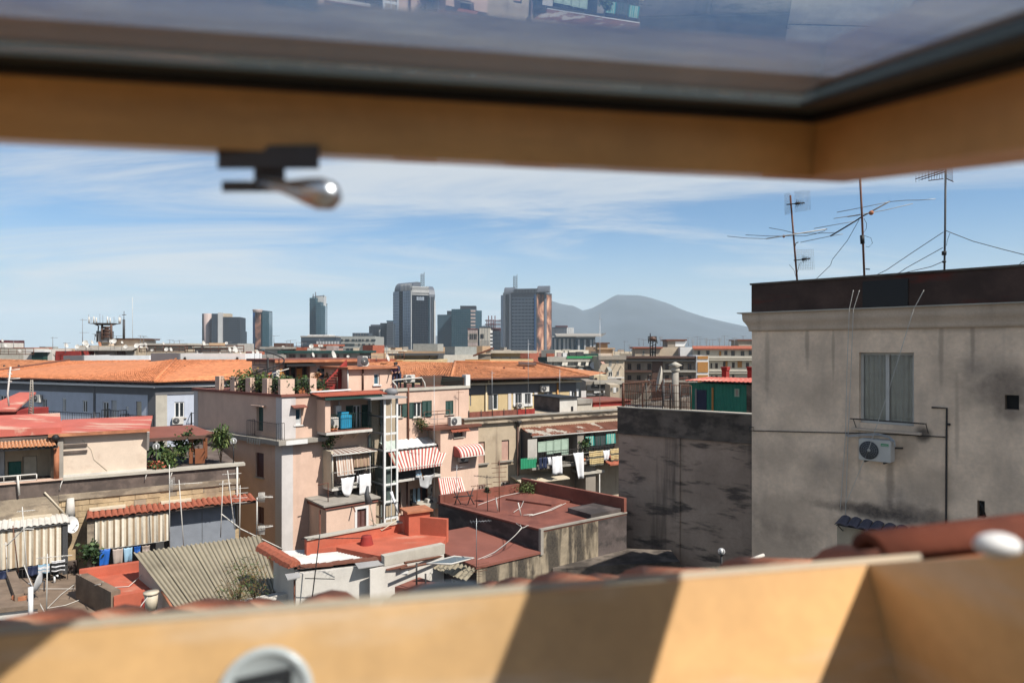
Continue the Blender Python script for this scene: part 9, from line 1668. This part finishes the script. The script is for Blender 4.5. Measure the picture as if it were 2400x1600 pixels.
 t,w,z=slab('office_block','pale grey banded block, right of the two pale blocks between the twin towers',d2,940,1045,620,645,645,30,'concrete_pale',1,4,'panel_steel',cap='panel_slate');mb=MB();[mb.box(w,0,w.L*.92,.21,.35,z-18-12*i,z-12-12*i)for i in range(4)];part('floor_bands',mb,M('concrete'),t)['kind']='stuff';mb=MB();mb.box(w,w.L*.1,w.L*.4,.4,.6,z-10,z-6);part('dark_openings',mb,M('black'),t);slab('','',d2,1045,1068,645,646,650,28,'white',12,1,'black',parent=t,hw=1.4)
 t,w,z=slab('office_block','dark grey block topped by red-brown frames left of the mural tower',d2,1070,1150,655,700,700,30,'panel_slate',10,6,'panel_dark');mb=MB()
 for i in range(6):u=w.L*i/5;mb.tube([w.p(u-6,-2,z),w.p(u-6,-2,z+12+4*(i%2))],.5,4)
 for k in(3,7,11):mb.tube([w.p(-8,-2,z+k),w.p(w.L,-2,z+k)],.5,4)
 mb.box(w,-6,w.L,-8,-3,z-6,z+3);part('roof_frames',mb,M('panel_dred'),t)
 t,w,z=slab('office_block','grey and white terraced block behind the mural tower',d2,1662,1798,625,900,900,30,'panel_steel',6,10,'panel_slate',cap='panel_slate');slab('','',d2,1690,1808,600,915,915,20,'panel_dred',2,8,'panel_dark',parent=t);slab('','',d2,1800,1868,620,903,903,25,'white',6,4,'panel_steel',parent=t,hw=1.2)
 t,w,z=slab('office_block','low dark blue glass block with white columns right of the mural tower',d2,1660,1885,715,700,690,40,'glass_blue',8,8,'panel_dark',cap='panel_white');
 for f in(.07,.27,.47,.62,.82):mb=MB();mb.box(w,w.L*f,w.L*f+2.2,.5,1.6,0,z-1.5);part('white_column',mb,M('panel_white' if f!=.47 else 'white'),t)
 _,w2,z2=slab('','',d2,1888,2078,722,690,690,40,'glass_blue',8,10,'panel_dark',cap='panel_white',parent=t)
 for f in(.1,.42,.72,.9):mb=MB();mb.box(w2,w2.L*f,w2.L*f+2,.5,1.6,0,z2-1.5);part('white_column',mb,M('panel_white'),t)
 mb=MB();mb.box(w2,w2.L*.52,w2.L*.66,.5,1.2,0,z2-1);part('dark_strip',mb,M('panel_dark'),t);mb=MB();mb.slab([w2.p(-20,6,z2+2),w2.p(w2.L+6,6,z2+2),w2.p(w2.L+10,6,z2+5),w2.p(w2.L+8,-20,z2+5),w2.p(-20,-20,z2+5)],.8);part('wide_roof',mb,M('concrete'),t)
 t,w,z=slab('office_tower','dark tower with a gridded right side just left of the silver-sided twin',d1,1895,1962,575,800,790,30,'panel_slate',1,5,'glass_navy');slab('','',d1,1960,2022,560,790,800,25,'panel_steel',22,9,'panel_dark',cap='glass_blue',parent=t,hw=.9);slab('','',d1,1785,1896,605,815,803,30,'panel_dark',1,7,'panel_slate',parent=t);slab('','',d1,1800,1900,590,830,820,12,'panel_steel',parent=t)
 mb=MB();mb.box(w,-1.2,.4,.3,1.0,0,z-8);part('white_edge',mb,M('panel_white'),t)
 t,w,z=slab('office_block','wide low grey-green block with rows of small windows',d1,1508,1842,705,560,560,40,'apt_grey',10,1,'apt_shade',hw=.9);mb=MB();rn=random.Random(1)
 for i in range(9):
  for j in range(26):
   if rn.random()<.5:u=w.L*(j+.3)/26;mb.box(w,u,u+1.4,.3,.6,z-4-3.7*i,z-2.4-3.7*i)
 part('window_grid',mb,M('glass'),t)['kind']='stuff';slab('','',d1,1622,1782,672,575,575,15,'panel_slate',2,6,'concrete',parent=t);slab('','',d1,1700,1835,700,563,563,10,'panel_dark',parent=t)
 t,w,z=slab('office_block','low dark grey block with band windows below the stepped teal tower',d1,1115,1458,715,600,600,40,'panel_slate',9,1,'panel_dark',cap='concrete',hw=1.2);slab('','',d1,1180,1395,690,612,612,20,'white',2,4,'concrete',parent=t);mb=MB();[mb.box(w,w.L*.45+2.6*i,w.L*.45+2.6*i+1.8,.5,.7,z-6,z-3.5)for i in range(8)];part('sign_letters',mb,M('panel_white'),t,'row of small pale sign letters, too far off to read')
 t,w,z=slab('office_tower','slim teal glass tower with a stepped white top',d1,1200,1262,327,1000,992,34,'glass_teal',34,3,'panel_teal',hw=1.1);slab('','',d1,1262,1312,368,992,992,34,'glass_teal',31,3,'panel_teal',parent=t,hw=1.1);slab('','',d1,1312,1352,405,992,996,34,'glass_teal',29,2,'panel_teal',parent=t,hw=1.1);slab('','',d1,1262,1340,305,1005,1005,14,'panel_white',parent=t)
 mb=MB()
 for x,y0,y1 in((1258,270,330),(1235,288,330),(1338,300,320)):mb.tube([P(*d1(x,y1),1000),P(*d1(x,y0),1000)],.7,4)
 mb.tube([P(*d1(1225,320),1000),P(*d1(1345,305),1000)],.6,4);part('roof_mast',mb,M('panel_steel'),t)
 t,w,z=slab('office_tower','narrow tower with a blue edge and a tan mural at the left',d1,662,735,450,905,900,26,'panel_dark');mb=MB();mb.box(w,.3,w.L*.78,.05,.5,0,z-1);part('mural',mb,mu,t,'abstract brown and tan painted wall');mb=MB();mb.lathe(w.p(w.L*.45,2,z-3),(0,0,1),[(w.L*.5,0),(w.L*.62,3),(w.L*.6,4),(0,4)],16);part('roof_cap',mb,M('panel_pink'),t);slab('','',d1,640,662,442,915,907,24,'panel_blue',parent=t);slab('','',d1,735,800,462,902,915,26,'glass_teal',24,4,'panel_teal',parent=t)
 t,w,z=slab('office_tower','dark curved-front tower, widest of the cluster at the far left',d1,310,515,515,780,800,30,'panel_dark',26,12,'panel_slate',hw=.5);mb=MB();mb.box(w,w.L*.02,w.L*.5,-14,-2,z,z+4);part('roof_house',mb,M('apt_beige'),t)
 t,w,z=slab('office_tower','dark slab tower with a white edge left of the curved-front tower',d1,235,298,482,775,778,30,'panel_slate',28,4,'panel_dark',hw=.4);mb=MB();mb.box(w,w.L,w.L+4.5,-10,.8,0,z+1);part('white_edge',mb,M('panel_white'),t)
 t,w,z=slab('office_tower','leftmost dark tower of the cluster with a rounded pale corner',d1,142,178,482,785,780,30,'panel_slate',28,3,'panel_dark',hw=.4);c=P(*d1(199,482),786);mb=MB();mb.tube([V((c.x,c.y,0)),V((c.x,c.y,c.z))],4.6,18);part('round_corner',mb,M('panel_pink'),t)
 t,w,z=slab('office_tower','small dark block at the right foot of the curved-front tower',d1,525,548,655,830,835,20,'panel_slate');t,w,z=slab('office_tower','tiny grey block right of the far left cluster',d1,556,572,775,700,700,15,'panel_slate')
towers()
